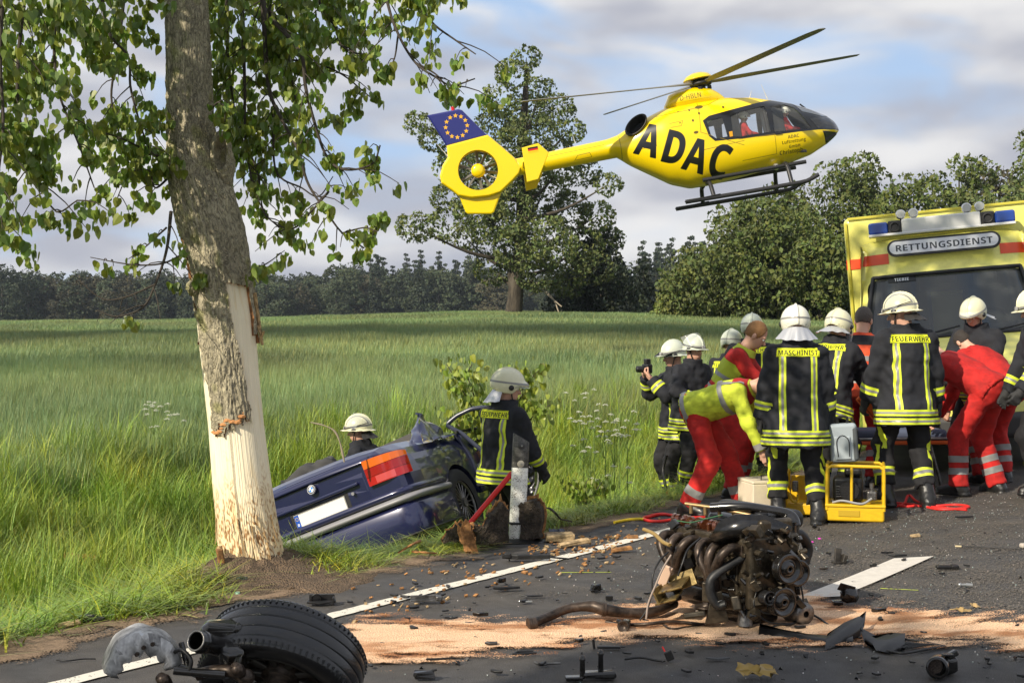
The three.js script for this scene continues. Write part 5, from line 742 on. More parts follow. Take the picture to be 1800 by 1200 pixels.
  for (let i = 0; i <= 22; i++) { const X = mix(hp(1169, 190)[0], hp(1276, 178)[0], i / 22), t = at(ctop, X), b = at(cbot, X), ring = []; const w = 0.36 * Math.sin(Math.PI * clamp(0.1 + 0.82 * i / 22)) ** 0.5; for (let j = 0; j < 28; j++) { const a = j / 28 * 2 * Math.PI, cs = Math.cos(a), sn = Math.sin(a); ring.push(V(X, (t + b) / 2 + (t - b) / 2 * Math.sign(sn) * Math.abs(sn) ** 0.7, w * Math.sign(cs) * Math.abs(cs) ** 0.75 * (sn > 0 ? 1 - 0.35 * sn : 1))); } cr.push(ring); }
  const regTex = canvasTex(512, 96, (x, w, h) => { x.fillStyle = '#f6d400'; x.fillRect(0, 0, w, h); x.fillStyle = '#3a3200'; x.font = '78px sans-serif'; x.textAlign = 'center'; x.textBaseline = 'middle'; x.fillText('D-HBLN', w / 2, h / 2 + 4); });
  const cowl = loft(cr), cowling = mesh('engine_cowling', cowl, yellow, heli), rA = hp(1177, 186), rB = hp(1247, 173);
  { const ax = V(rB[0] - rA[0], rB[1] - rA[1], 0), L = ax.length(); ax.normalize(); const ay = V(-ax.y, ax.x, 0), a0 = V(rA[0], rA[1], 0); mesh('registration', patch(cowl, [[ax, ax.dot(a0)], [ax.clone().negate(), -ax.dot(a0) - L], [ay, ay.dot(a0) - 0.01], [ay.clone().negate(), -ay.dot(a0) - 0.2]], 0.004, (p, n) => p.z > 0, (p) => [(ax.dot(p) - ax.dot(a0)) / L, (ay.dot(p) - ay.dot(a0) + 0.01) / 0.21]), phy(0xffffff, 0.3, { map: regTex, clearcoat: 0.7 }), cowling); }
  const hubP = V(...hp(1232, 146), 0), dark = mat([0.03, 0.03, 0.03], 0.5, { metalness: 0.3 });
  mesh('rotor_mast', mv(cyl(0.09, 0.11, 0.5, 16), hubP.x, hubP.y - 0.1, 0), dark, heli);
  mesh('rotor_hub', [mv(lathe([[0, -0.08], [0.26, -0.08], [0.3, 0], [0.2, 0.08], [0, 0.1]], 20), hubP.x, hubP.y, 0), ...[0, 1, 2, 3].map((i) => mv(bx(0.1, 0.1, 0.1, 0.02), hubP.x + 0.2 * Math.cos(i * 1.57 + 0.4), hubP.y - 0.16, 0.2 * Math.sin(i * 1.57 + 0.4)))], dark, heli);
  mesh('hub_cap', mv(lathe([[0, 0.21], [0.16, 0.2], [0.3, 0.14], [0.38, 0.05], [0.37, 0.03], [0, 0.03]], 24), hubP.x - 0.06, hubP.y + 0.06, 0), yellow, heli);
  const bladeM = mat([0.22, 0.215, 0.19], 0.5), bladeGeo = (() => { const rg = []; for (let i = 0; i <= 24; i++) { const u = i / 24, r0 = 0.25 + 4.85 * u, c = u < 0.12 ? mix(0.12, 0.33, sst(0.02, 0.12, u)) : u > 0.93 ? mix(0.33, 0.2, sst(0.93, 1, u)) : 0.33, tk = mix(0.07, 0.034, sst(0, 0.2, u)), pit = mix(0.22, 0.06, u), ring = []; for (let j = 0; j < 14; j++) { const a = j / 14 * 2 * Math.PI, x = Math.cos(a) * c / 2, y = Math.sin(a) * tk / 2 * (1 - 0.4 * Math.cos(a)); ring.push(V(r0, r0 * 0.03 + x * Math.sin(pit) + y, x)); } rg.push(ring); } return loft(rg); })();
  for (const a of [-24, 66, 156, 246]) { const b = mesh('rotor_blade', bladeGeo, bladeM, heli); b.position.copy(hubP); b.quaternion.setFromEuler(new THREE.Euler(0.04, 0, 0)).multiply(new THREE.Quaternion().setFromAxisAngle(V(0, 1, 0), -a * Math.PI / 180)); }
  // tail: shrouded fan, fin, stabiliser
  const shroudPts = [[786, 257], [858, 238], [882, 258], [906, 279], [917, 296], [914, 306], [902, 319], [881, 339], [860, 346], [830, 349], [807, 345], [797, 337], [777, 323], [774, 310], [779, 291], [788, 277]].map(([x, y]) => hp(x, y));
  const sh = new THREE.Shape(shroudPts.map(([x, y]) => new THREE.Vector2(x, y))), fc = hp(841, 300), FR = 0.56, hole = new THREE.Path(); hole.absarc(fc[0], fc[1], FR, 0, Math.PI * 2, true); sh.holes.push(hole);
  const sg = new THREE.ExtrudeGeometry(sh, { depth: 0.18, bevelEnabled: true, bevelSize: 0.055, bevelThickness: 0.1, bevelOffset: -0.05, bevelSegments: 5, curveSegments: 40 }); sg.translate(0, 0, -0.09); mesh('fan_shroud', sg, yellow, heli);
  const fan = mesh('tail_fan', mv(lathe([[0, 0.15], [0.1, 0.145], [0.17, 0.1], [0.185, 0], [0.17, -0.1], [0, -0.12]], 28), fc[0], fc[1], 0, Math.PI / 2), yellow, heli);
  for (let i = 0; i < 10; i++) { const a = i / 10 * 6.283 + 0.2 + 0.13 * (i % 2); mesh('fan_blade', mv(mv(new THREE.BoxGeometry(0.32, 0.10, 0.012), 0.34, 0, 0, 0.9), fc[0], fc[1], 0, 0, 0, a), mat([0.13, 0.125, 0.11], 0.5), fan); }
  for (let i = 0; i < 6; i++) { const a = i / 6 * 6.283 + 0.5, d = V(Math.cos(a), Math.sin(a), 0); mesh('stator_vane', rod(V(fc[0], fc[1], -0.06).addScaledVector(d, 0.15), V(fc[0], fc[1], -0.06).addScaledVector(d, 0.5), 0.012), mat([0.55, 0.55, 0.5], 0.4), fan); }
  const finPts = [[751, 203], [806, 192], [813, 194], [858, 239], [786, 258]].map(([x, y]) => hp(x, y)), fx0 = Math.min(...finPts.map((p) => p[0])), fy0 = Math.min(...finPts.map((p) => p[1])), fw = 1.7;
  const finTex = canvasTex(512, 512, (x, w, h) => { x.fillStyle = '#1d2270'; x.fillRect(0, 0, w, h); const [cx, cy] = hp(803, 223), X = (cx - fx0) / fw * w, Y = (1 - (cy - fy0) / fw) * h, rr = 19 * KH / fw * w; x.fillStyle = '#f2b51c'; for (let i = 0; i < 12; i++) { const a = i / 12 * 6.283 + 0.1, px = X + Math.cos(a) * rr, py = Y + Math.sin(a) * rr, s = 4.6 * KH / fw * w; x.beginPath(); for (let j = 0; j < 10; j++) { const b = j / 10 * 6.283 - 1.57 + th, q = j % 2 ? s * 0.42 : s; x.lineTo(px + Math.cos(b) * q, py + Math.sin(b) * q); } x.fill(); } });
  const fg = prism(finPts, 0.16, 0.05); { const p = fg.attributes.position, uv = fg.attributes.uv; for (let i = 0; i < p.count; i++) p.getZ(i) > 0 ? uv.setXY(i, (p.getX(i) - fx0) / fw, (p.getY(i) - fy0) / fw) : uv.setXY(i, 0.98, 0.02); }
  const fin = mesh('tail_fin', fg, phy(0xffffff, 0.35, { map: finTex, clearcoat: 0.6, clearcoatRoughness: 0.15 }), heli, 'dark blue fin with a ring of yellow stars');
  const b0 = hp(797, 193); mesh('beacon', mv(cyl(0.045, 0.05, 0.1, 10), b0[0], b0[1] + 0.03, 0), phy([0.6, 0.01, 0.01], 0.2), fin);
  mesh('lower_fin', prism([[807, 343], [882, 338], [869, 373], [864, 376], [823, 376], [819, 373]].map(([x, y]) => hp(x, y)), 0.14, 0.04), yellow, heli);
  const stb = mesh('stabiliser', mv(bx(0.5, 0.06, 2.5, 0.03), hp(935, 291)[0], hp(935, 291)[1], 0), yellow, heli);
  for (const s of [1, -1]) { const g = prism([[917, 271], [945, 263], [963, 279], [945, 324], [926, 329]].map(([x, y]) => hp(x, y + (s > 0 ? 0 : -2))), 0.05, 0.015); g.translate(0, 0, s * 1.24); mesh('end_plate', g, yellow, stb); }
  const flagT = canvasTex(60, 36, (x) => { ['#151515', '#d0101a', '#f5c400'].forEach((c, i) => { x.fillStyle = c; x.fillRect(0, i * 12, 60, 12); }); }); const fp = hp(936, 274); mesh('flag', mv(new THREE.BoxGeometry(0.25, 0.13, 0.004), fp[0], fp[1], 1.268, 0, 0, -0.02), mat(0xffffff, 0.5, { map: flagT }), stb);
  for (const [a, b, z] of [[[1012, 252], [1007, 237], 0], [[788, 275], [768, 252], 0], [[1318, 172], [1321, 160], 0], [[1348, 175], [1337, 150], 0.1]]) mesh('antenna', rod(V(...hp(...a), z), V(...hp(...b), z), 0.012, 0.006, 6), mat([0.6, 0.6, 0.58], 0.4), heli);
  // skids
  const sk = mat([0.02, 0.02, 0.022], 0.45);
  for (const s of [1, -1]) { const q = (x, y) => V(...hp(x, y), s * 1.0); mesh('skid', [tube([q(1197, 361), q(1300, 344), q(1380, 330), q(1404, 325), q(1424, 314)], 0.055, 10), mv(bx(0.9, 0.03, 0.13, 0.012), ...hp(1226, 354), s * 1.0, 0, 0, 0.02)], sk, heli); for (const [x, y, x2, y2] of [[1240, 322, 1246, 353], [1372, 290, 1379, 331]]) mesh('skid_strut', tube([V(...hp(x, y + 2), s * 0.35), V(...hp(x + 1, y + 6), s * 0.75), q(x2, y2)], 0.055, 8), sk, heli); }
  for (const s of [1, -1]) mesh('landing_step', rod(V(...hp(1230, 321), s * 0.62), V(...hp(1408, 289), s * 0.62), 0.05, 0.05), sk, heli);
  mesh('search_light', mv(new THREE.SphereGeometry(0.09, 14, 10), ...hp(1358, 297), 0.5), phy([0.7, 0.7, 0.7], 0.1, { metalness: 0.8 }), heli);
  mesh('seat', mv(bx(0.5, 0.9, 0.45, 0.06), ...hp(1355, 222), 0.36), C.plastic, heli); mesh('seat', mv(bx(0.3, 0.9, 0.45, 0.06), ...hp(1285, 225), 0.3), C.plastic, heli);
  mesh('wire_cutter', rod(V(...hp(1418, 192), 0), V(...hp(1406, 183), 0), 0.02), sk, heli);
  mesh('door_handle', [mv(bx(0.16, 0.025, 0.02, 0.008), ...hp(1358, 242), 0.785), mv(bx(0.16, 0.025, 0.02, 0.008), ...hp(1297, 248), 0.79)], sk, heli);
  heli.updateMatrixWorld(true);
  const seat = (px, py, z) => heli.localToWorld(V(...hp(px, py), z));
  const crew = { kind: 'medic', jacket: C.red, trousers: C.red, helmet: 'full', helmetMat: C.ivory, yaw: Math.PI / 2, pelvis: [0, 0.45, 0], footL: [0.12, 0.085, 0.42], footR: [-0.12, 0.085, 0.42], handL: [0.18, 0.62, 0.42], handR: [-0.18, 0.62, 0.42], visor: 'Peak', scale: 0.92 };
  person({ ...crew, label: 'pilot in red with a pale helmet behind the front side window of the helicopter', at: seat(1372, 255, 0.36).add(V(0, -0.25, 0)), seed: 91 });
  person({ ...crew, label: 'crew member in red behind the sliding door window of the helicopter', at: seat(1302, 262, 0.3).add(V(0, -0.27, 0)), seed: 92 });
}
// ---------- ambulance ----------
{
  const DA = 15.2, sc = FPX / DA, rl = 4.7 * Math.PI / 180, c = Math.cos(rl), s = Math.sin(rl), pill = W(1661, 428, DA);
  const gx = pill.x + Math.sin(rl) * 2.42, gy = pill.y - Math.cos(rl) * 2.42;        // origin on the road, below the sign
  const amb = thing('ambulance', 'yellow ambulance with RETTUNGSDIENST sign parked facing the camera', 'ambulance', V(gx, gy, -DA)); amb.rotation.order = 'YXZ'; amb.rotation.set(0, -0.27, rl);
  const yel = phy([0.88, 0.83, 0.19], 0.35, { clearcoat: 0.6, clearcoatRoughness: 0.15, map: soft }), red = mat([0.78, 0.085, 0.02], 0.4), gl = phy([0.42, 0.45, 0.45], 0.04, { transmission: 0.85, thickness: 0, ior: 1.45 }), blk = mat([0.015, 0.015, 0.016], 0.5), chrome = phy([0.75, 0.74, 0.72], 0.12, { metalness: 1 }), white = phy([0.72, 0.72, 0.70], 0.35);
  // patient box behind the cab; the cab is cut open for the windscreen
  mesh('box_body', [mv(bx(2.16, 2.16, 3.6, 0.07, 4), 0, 1.78, -2.4), mv(bx(1.98, 0.5, 3.4, 0.05), 0, 0.55, -2.5)], yel, amb);
  for (const [x, y, z, w, h, d] of [[0, 2.845, -0.585, 2.06, 0.03, 0.02], [-1.055, 1.85, -0.585, 0.03, 1.9, 0.02], [1.055, 1.85, -0.585, 0.03, 1.9, 0.02]]) mesh('box_trim', mv(bx(w, h, d, 0.006), x, y, z), mat([0.55, 0.49, 0.05], 0.5), amb);
  // side profile of the cab (z forward, y up), as a loft across its width
  const prof = [[-0.62, 0.35], [1.45, 0.35], [1.5, 0.55], [1.46, 0.85], [1.36, 1.02], [1.08, 1.20], [0.72, 1.36], [0.62, 1.42], [0.02, 2.13], [-0.06, 2.17], [-0.18, 2.45], [-0.32, 2.55], [-0.62, 2.58]];
  const ringsC = []; for (let i = 0; i <= 24; i++) { const u = i / 12 - 1, e = Math.abs(u) ** 5; ringsC.push(prof.map(([z, y]) => V(u * mix(1.0, 0.90, sst(1.4, 2.5, y)) , y - 0.05 * e * (y > 1 ? 1 : 0), z - 0.16 * Math.abs(u) ** 2.4 * (z > -0.3 ? 1 : 0.3) - 0.1 * e * (z > -0.3 ? 1 : 0)))); }
  let cab = cut(boxUV(loft(ringsC)), boxUV(mv(bx(1.72, 1.5, 1.2, 0.1), 0, 1.33, -0.15)));
  const wsPts = [[-0.93, 1.44], [-0.90, 1.40], [0.90, 1.40], [0.93, 1.44], [0.80, 2.09], [0.76, 2.12], [-0.76, 2.12], [-0.80, 2.09]];
  const wsCut = new THREE.ExtrudeGeometry(new THREE.Shape(wsPts.map(([x, y]) => new THREE.Vector2(x, y))), { depth: 1.2, bevelEnabled: false }); wsCut.translate(0, 0, -0.1);
  cab = cut(cab, boxUV(wsCut));
  const cb = mesh('cab', cab.geometry, yel, amb);
  const cabShell = loft(ringsC), pl = (l) => l.map((a, i) => { const b = l[(i + 1) % l.length], n = V(-(b[1] - a[1]), b[0] - a[0], 0).normalize(); return [n, n.x * a[0] + n.y * a[1]]; });
  mesh('windscreen', patch(cabShell, pl([[-0.93, 1.40], [0.93, 1.40], [0.79, 2.11], [-0.79, 2.11]]), -0.012, (p) => p.z > -0.1 && p.y > 1.3), gl, amb);
  const frame = (l, w, m, par, nm) => { for (let i = 0; i < l.length; i++) { const a = l[i], b = l[(i + 1) % l.length], n = 14, p = []; for (let j = 0; j <= n; j++) { const x = mix(a[0], b[0], j / n), y = mix(a[1], b[1], j / n); p.push(V(x, y, onCab(x, y) + 0.004)); } mesh(nm, tube(p, w, 6, 14), m, par); } };
  const onCab = (x, y) => { let z = 0; for (let i = 1; i < prof.length - 1; i++) { const [z0, y0] = prof[i], [z1, y1] = prof[i + 1]; if (y >= y0 && y <= y1) { z = mix(z0, z1, (y - y0) / (y1 - y0)); break; } } const u = x / mix(1.0, 0.90, sst(1.4, 2.5, y)), e = Math.abs(u) ** 5; return z - 0.16 * Math.abs(u) ** 2.4 - 0.1 * e; };
  frame([[-0.93, 1.40], [0.93, 1.40], [0.79, 2.11], [-0.79, 2.11]], 0.022, blk, amb, 'window_seal');
  // sticker lettering inside the top of the windscreen, seats, dashboard, wheel, wipers, mirror
  const tb = canvasTex(256, 48, (x, w, h) => { x.fillStyle = '#1c2022'; x.fillRect(0, 0, w, h); x.fillStyle = '#d8dcdc'; x.font = 'bold 44px sans-serif'; x.textAlign = 'center'; x.textBaseline = 'middle'; x.fillText('TIEBIE', w / 2, h / 2 + 2); });
  mesh('sun_strip', patch(cabShell, pl([[-0.63, 2.045], [-0.33, 2.045], [-0.33, 2.095], [-0.63, 2.095]]), -0.004, (p) => p.z > -0.1, (p) => [(p.x + 0.63) / 0.3, (p.y - 2.045) / 0.05]), mat(0xffffff, 0.5, { map: tb }), amb);
  mesh('dashboard', [mv(bx(1.7, 0.14, 0.45, 0.05), 0, 1.33, 0.35), mv(bx(0.5, 0.16, 0.25, 0.05), 0.42, 1.42, 0.28)], mat([0.035, 0.037, 0.04], 0.7), amb);
  mesh('steering_wheel', mv(new THREE.TorusGeometry(0.2, 0.018, 8, 28), 0.42, 1.5, 0.12, -0.6), blk, amb);
  for (const x of [-0.42, 0.42]) mesh('seat', [mv(bx(0.5, 0.75, 0.16, 0.06), x, 1.55, -0.3), mv(bx(0.26, 0.2, 0.12, 0.05), x, 2.0, -0.32)], mat([0.05, 0.055, 0.065], 0.8), amb);
  mesh('bulkhead', [mv(bx(1.7, 0.3, 0.04, 0.01), 0, 2.06, -0.52), mv(bx(0.5, 1.2, 0.04, 0.01), -0.62, 1.6, -0.52), mv(bx(0.5, 1.2, 0.04, 0.01), 0.62, 1.6, -0.52)], mat([0.12, 0.125, 0.13], 0.7), amb);
  mesh('bulkhead_window', mv(bx(0.72, 0.5, 0.02, 0.01), 0, 1.62, -0.53), mat([0.42, 0.40, 0.16], 0.3), amb);
  mesh('rear_mirror', mv(bx(0.22, 0.07, 0.03, 0.015), 0.0, 2.02, 0.02), blk, amb);
  for (const x of [-0.55, 0.25]) mesh('wiper', tube([V(x, 1.41, onCab(x, 1.41) + 0.03), V(x + 0.3, 1.44, onCab(x + 0.3, 1.44) + 0.03), V(x + 0.62, 1.5, onCab(x + 0.62, 1.5) + 0.03)], 0.011, 5), blk, amb);
  // stripe and sign
  const stripe = (x0, x1) => patch(cabShell, pl([[x0, 2.26], [x1, 2.26], [x1, 2.38], [x0, 2.38]]), 0.004, (p) => p.z > -0.5);
  mesh('orange_stripe', stripe(-0.93, -0.6), red, amb); mesh('orange_stripe', stripe(0.6, 0.93), red, amb);
  for (const q of [-1, 1]) mesh('orange_stripe', mv(bx(0.165, 0.12, 0.012, 0.004), q * 0.998, 2.31, -0.597), red, amb);
  const pillShape = (w, h) => { const r = h / 2, sh = new THREE.Shape(); sh.moveTo(-w / 2 + r, -r); sh.lineTo(w / 2 - r, -r); sh.absarc(w / 2 - r, 0, r, -Math.PI / 2, Math.PI / 2); sh.lineTo(-w / 2 + r, r); sh.absarc(-w / 2 + r, 0, r, Math.PI / 2, Math.PI * 1.5); return sh; };
  const ext = (sh, d) => new THREE.ExtrudeGeometry(sh, { depth: d, bevelEnabled: false, curveSegments: 16 });
  const sg0 = mesh('roof_sign', mv(ext(pillShape(1.22, 0.2), 0.02), 0, 2.42, -0.1, -0.3), blk, amb);
  const stx = canvasTex(1024, 150, (x, w, h) => { x.fillStyle = '#d9dade'; x.fillRect(0, 0, w, h); x.fillStyle = '#34383e'; x.font = 'bold 106px sans-serif'; x.textAlign = 'center'; x.textBaseline = 'middle'; x.translate(w / 2, h / 2 + 6); x.scale(920 / x.measureText('RETTUNGSDIENST').width, 1); x.fillText('RETTUNGSDIENST', 0, 0); });
  const sp = ext(pillShape(1.17, 0.15), 0.024); { const p = sp.attributes.position, uv = sp.attributes.uv; for (let i = 0; i < p.count; i++) uv.setXY(i, p.getX(i) / 1.17 + 0.5, p.getY(i) / 0.15 + 0.5); }
  mesh('sign_plate', mv(sp, 0, 2.42, -0.1, -0.3), mat(0xffffff, 0.35, { map: stx }), sg0, 'white plate reading RETTUNGSDIENST');
  // light bar and lamps
  const lb = mesh('light_bar', [mv(bx(0.86, 0.17, 0.22, 0.02), 0, 2.68, -0.38), mv(bx(1.6, 0.03, 0.24, 0.01), 0, 2.60, -0.38)], white, amb);
  for (const q of [-1, 1]) {
    mesh('siren', [mv(bx(0.15, 0.15, 0.2, 0.02), q * 0.505, 2.68, -0.38), mv(new THREE.TorusGeometry(0.05, 0.012, 8, 20), q * 0.505, 2.68, -0.275)], blk, lb);
    mesh('blue_beacon_light', mv(bx(0.22, 0.14, 0.2, 0.03), q * 0.69, 2.68, -0.38), phy([0.012, 0.055, 0.30], 0.08, { clearcoat: 1 }), lb);
    for (const x of [0.29, 0.43]) { const l = mesh('roof_lamp', mv(new THREE.SphereGeometry(0.058, 20, 14), q * x, 2.82, -0.34), chrome, amb); mesh('lamp_glass', mv(new THREE.CircleGeometry(0.045, 20), q * x, 2.82, -0.279), phy([0.55, 0.55, 0.52], 0.1, { clearcoat: 1 }), l); mesh('bracket', mv(cyl(0.012, 0.012, 0.1, 8), q * x, 2.75, -0.36), blk, l); }
  }
  // nose: grille, lamps, bumper, plate, wheels, mirrors
  mesh('grille', [mv(bx(0.9, 0.2, 0.05, 0.03), 0, 0.86, 1.44), ...[0, 1, 2].map((i) => mv(bx(0.86, 0.012, 0.02, 0.004), 0, 0.80 + i * 0.06, 1.475))], blk, amb);
  for (const q of [-1, 1]) { mesh('headlight', mv(bx(0.34, 0.2, 0.1, 0.05), q * 0.72, 0.9, 1.24), phy([0.6, 0.6, 0.6], 0.1, { clearcoat: 1 }), amb); mesh('wing_mirror', [mv(bx(0.2, 0.34, 0.1, 0.04), q * 1.15, 1.55, 0.55), mv(bx(0.25, 0.04, 0.04, 0.01), q * 0.98, 1.42, 0.52)], blk, amb); for (const z of [0.75, -2.9]) { const w = mesh('wheel', mv(new THREE.TorusGeometry(0.24, 0.1, 14, 32).scale(1, 1, 1.15), q * 0.86, 0.34, z, 0, Math.PI / 2), blk, amb); mesh('rim', mv(cyl(0.19, 0.19, 0.12, 24), q * 0.9, 0.34, z, 0, 0, Math.PI / 2), mat([0.3, 0.3, 0.3], 0.4, { metalness: 0.8 }), w); } }
  mesh('bumper', mv(bx(1.86, 0.26, 0.2, 0.07), 0, 0.47, 1.44), mat([0.05, 0.05, 0.05], 0.6), amb);
}
// ---------- wrecked car ----------
{
  const car = thing('wrecked_car', 'dark blue saloon wreck tilted in the ditch with its roof cut off', 'car', V(-1.40, -0.53, -11.6)); car.rotation.order = 'YXZ'; car.rotation.set(0.0, -20 * Math.PI / 180, 22 * Math.PI / 180);
  const blue = phy([0.011, 0.014, 0.06], 0.28, { clearcoat: 1, clearcoatRoughness: 0.05, metalness: 0.1 }), blk = mat([0.012, 0.012, 0.013], 0.6), trim = mat([0.24, 0.24, 0.25], 0.4), dark = mat([0.018, 0.017, 0.017], 0.9);
  const steel0 = mat([0.4, 0.4, 0.4], 0.35, { metalness: 0.7 });
  // body sections, rear to front (z = 0 at the tail, forward is -z)
  const sec = (z, k) => { const w = k.w ?? 0.885, t = k.t, b = k.b ?? 0.26, half = [[0, b], [0.62, b], [w - 0.07, b + 0.04], [w - 0.01, 0.42], [w, 0.56], [w - 0.005, 0.70], [w - 0.028, 0.80], [w - 0.055, 0.86], [w - 0.10, Math.min(t, 0.93)], [w - 0.19, t - 0.012], [w - 0.34, t], [0.25, t + 0.012]]; return [...half, [0, t + 0.014], ...half.slice(1).reverse().map(([x, y]) => [-x, y])].map(([x, y]) => V(x * (k.sx ?? 1), y, z)); };
  const st = [[-0.0, { w: 0.80, t: 0.955, b: 0.36 }], [-0.045, { w: 0.835, t: 0.985, b: 0.33 }], [-0.12, { w: 0.86, t: 1.005, b: 0.3 }], [-0.3, { w: 0.88, t: 1.01 }], [-0.6, { t: 1.01 }], [-0.9, { t: 1.005 }], [-1.2, { t: 0.985 }], [-1.5, { t: 0.96 }], [-1.9, { t: 0.95 }], [-2.4, { t: 0.945 }], [-2.8, { t: 0.90 }], [-3.05, { t: 0.82, w: 0.86 }], [-3.3, { t: 0.70, w: 0.80 }], [-3.45, { t: 0.60, w: 0.74 }], [-3.55, { t: 0.5, w: 0.66 }]];
  const fine = []; for (let i = 0; i < st.length - 1; i++) { const A = sec(...st[i]), B = sec(...st[i + 1]), n = i < 3 ? 1 : 3; for (let j = 0; j < n; j++) fine.push(A.map((p, k) => p.clone().lerp(B[k], j / n))); } fine.push(sec(...st[st.length - 1]));
  const bodyG = loft(fine.reverse());
  let body = cut(boxUV(bodyG), boxUV(mv(bx(1.46, 1.0, 2.15, 0.12), 0, 0.98, -2.3)));
  for (const q of [-1, 1]) body = cut(body, boxUV(mv(cyl(0.345, 0.345, 0.5, 40), q * 0.86, 0.33, -1.02, 0, 0, Math.PI / 2)));
  // the impact has buckled the body: dents grow forward
  { const p = body.geometry.attributes.position, a = 0.02; for (let i = 0; i < p.count; i++) { const x = p.getX(i), y = p.getY(i), z = p.getZ(i), k = sst(-0.7, -1.7, z) * a + sst(-2.6, -3.5, z) * 0.07; p.setXYZ(i, x + k * n3(x * 2.5, y * 3, z * 2.5), y + k * n3(x * 3 + 9, y * 2, z * 2.2), z + k * n3(x * 3, y * 3 + 20, z * 2)); } body.geometry.computeVertexNormals(); }
  mesh('body', new THREE.BufferGeometry().copy(body.geometry), blue, car);
  mesh('wheel_housing', [1, -1].map((q) => mv(new THREE.CylinderGeometry(0.342, 0.342, 0.42, 32, 1, true), q * 0.62, 0.33, -1.02, 0, 0, Math.PI / 2)), blk, car);
  // boot lid: a proud panel on tail and deck
  const lidBack = (x, y) => { const s0 = st.slice(0, 3); return 0.012; };
  const lidPts = [[-0.50, 0.55], [0.50, 0.55], [0.525, 0.60], [0.50, 0.68], [0.495, 0.80], [0.52, 0.955], [-0.52, 0.955], [-0.495, 0.80], [-0.50, 0.68], [-0.525, 0.60]];
  const lidPlate = prism(lidPts, 0.05, 0.012); { const p = lidPlate.attributes.position; for (let i = 0; i < p.count; i++) { const x = p.getX(i), y = p.getY(i); p.setZ(i, p.getZ(i) - 0.045 * (x / 0.6) ** 2 - (y > 0.84 ? (y - 0.84) * 0.25 : 0) + 0.012); } lidPlate.computeVertexNormals(); }
  let lidM = cut(boxUV(lidPlate), boxUV(mv(bx(0.60, 0.155, 0.07, 0.012), 0, 0.655, 0.03)));
  const lid = mesh('boot_lid', lidM.geometry, blue, car);
  mesh('boot_deck', (() => { const rg = []; for (let i = 0; i <= 8; i++) { const z = mix(0.015, -0.98, i / 8), r = []; for (let j = 0; j <= 14; j++) { const x = mix(-0.635, 0.635, j / 14); r.push(V(x, (i === 0 ? 0.955 : 1.03 - 0.006 * i) - 0.03 * (x / 0.63) ** 4, z)); } for (let j = 14; j >= 0; j--) { const x = mix(-0.635, 0.635, j / 14); r.push(V(x, (i === 0 ? 0.935 : 0.99) - 0.03, z)); } rg.push(r); } return loft(rg); })(), blue, lid);
  mesh('plate_recess', mv(bx(0.60, 0.15, 0.012, 0.004), 0, 0.655, 0.0), blk, lid);
  const plT = canvasTex(512, 108, (x, w, h) => { x.fillStyle = '#e9e7df'; x.fillRect(0, 0, w, h); x.fillStyle = '#1d50b0'; x.fillRect(0, 0, 46, h); x.fillStyle = '#fff'; x.font = 'bold 30px sans-serif'; x.textAlign = 'center'; x.fillText('D', 23, 96); x.fillStyle = '#f0c020'; for (let i = 0; i < 12; i++) { x.beginPath(); x.arc(23 + 14 * Math.cos(i * 0.5236), 34 + 14 * Math.sin(i * 0.5236), 2.6, 0, 7); x.fill(); } x.strokeStyle = '#333'; x.lineWidth = 3; x.strokeRect(1.5, 1.5, w - 3, h - 3); });
  const pg = new THREE.PlaneGeometry(0.52, 0.11); mesh('number_plate', [mv(bx(0.525, 0.115, 0.006, 0.002), 0, 0.655, 0.012), ].concat([]), mat([0.7, 0.7, 0.66], 0.4), lid);
  mesh('plate_face', mv(pg, 0, 0.655, 0.0165), mat(0xffffff, 0.4, { map: plT }), lid);
  const emT = canvasTex(128, 128, (x) => { x.fillStyle = '#101216'; x.fillRect(0, 0, 128, 128); x.strokeStyle = '#d6d8da'; x.lineWidth = 5; x.beginPath(); x.arc(64, 64, 58, 0, 7); x.stroke(); [['#e8ebee', 0], ['#2f7fd0', 1], ['#e8ebee', 2], ['#2f7fd0', 3]].forEach(([c, i]) => { x.fillStyle = c; x.beginPath(); x.moveTo(64, 64); x.arc(64, 64, 38, i * 1.5708, (i + 1) * 1.5708); x.fill(); }); x.beginPath(); x.arc(64, 64, 39, 0, 7); x.stroke(); x.fillStyle = '#e6e6e6'; x.font = 'bold 21px sans-serif'; x.textAlign = 'center'; x.fillText('B', 42, 27); x.fillText('M', 64, 21); x.fillText('W', 87, 27); });
  mesh('emblem', mv(cyl(0.041, 0.043, 0.012, 28), 0, 0.865, 0.03, Math.PI / 2 - 0.2), mat([0.6, 0.6, 0.62], 0.3, { metalness: 0.9 }), lid); mesh('emblem_face', mv(new THREE.CircleGeometry(0.039, 28), 0, 0.8662, 0.0375, -0.2), mat(0xffffff, 0.25, { map: emT }), lid, 'round badge of blue and white quarters');
  mesh('boot_lock', mv(cyl(0.014, 0.014, 0.02, 14), 0.36, 0.70, 0.03, Math.PI / 2), trim, lid);
  mesh('lid_edge', mv(bx(0.86, 0.03, 0.03, 0.012), 0, 0.765, 0.028), blue, lid);
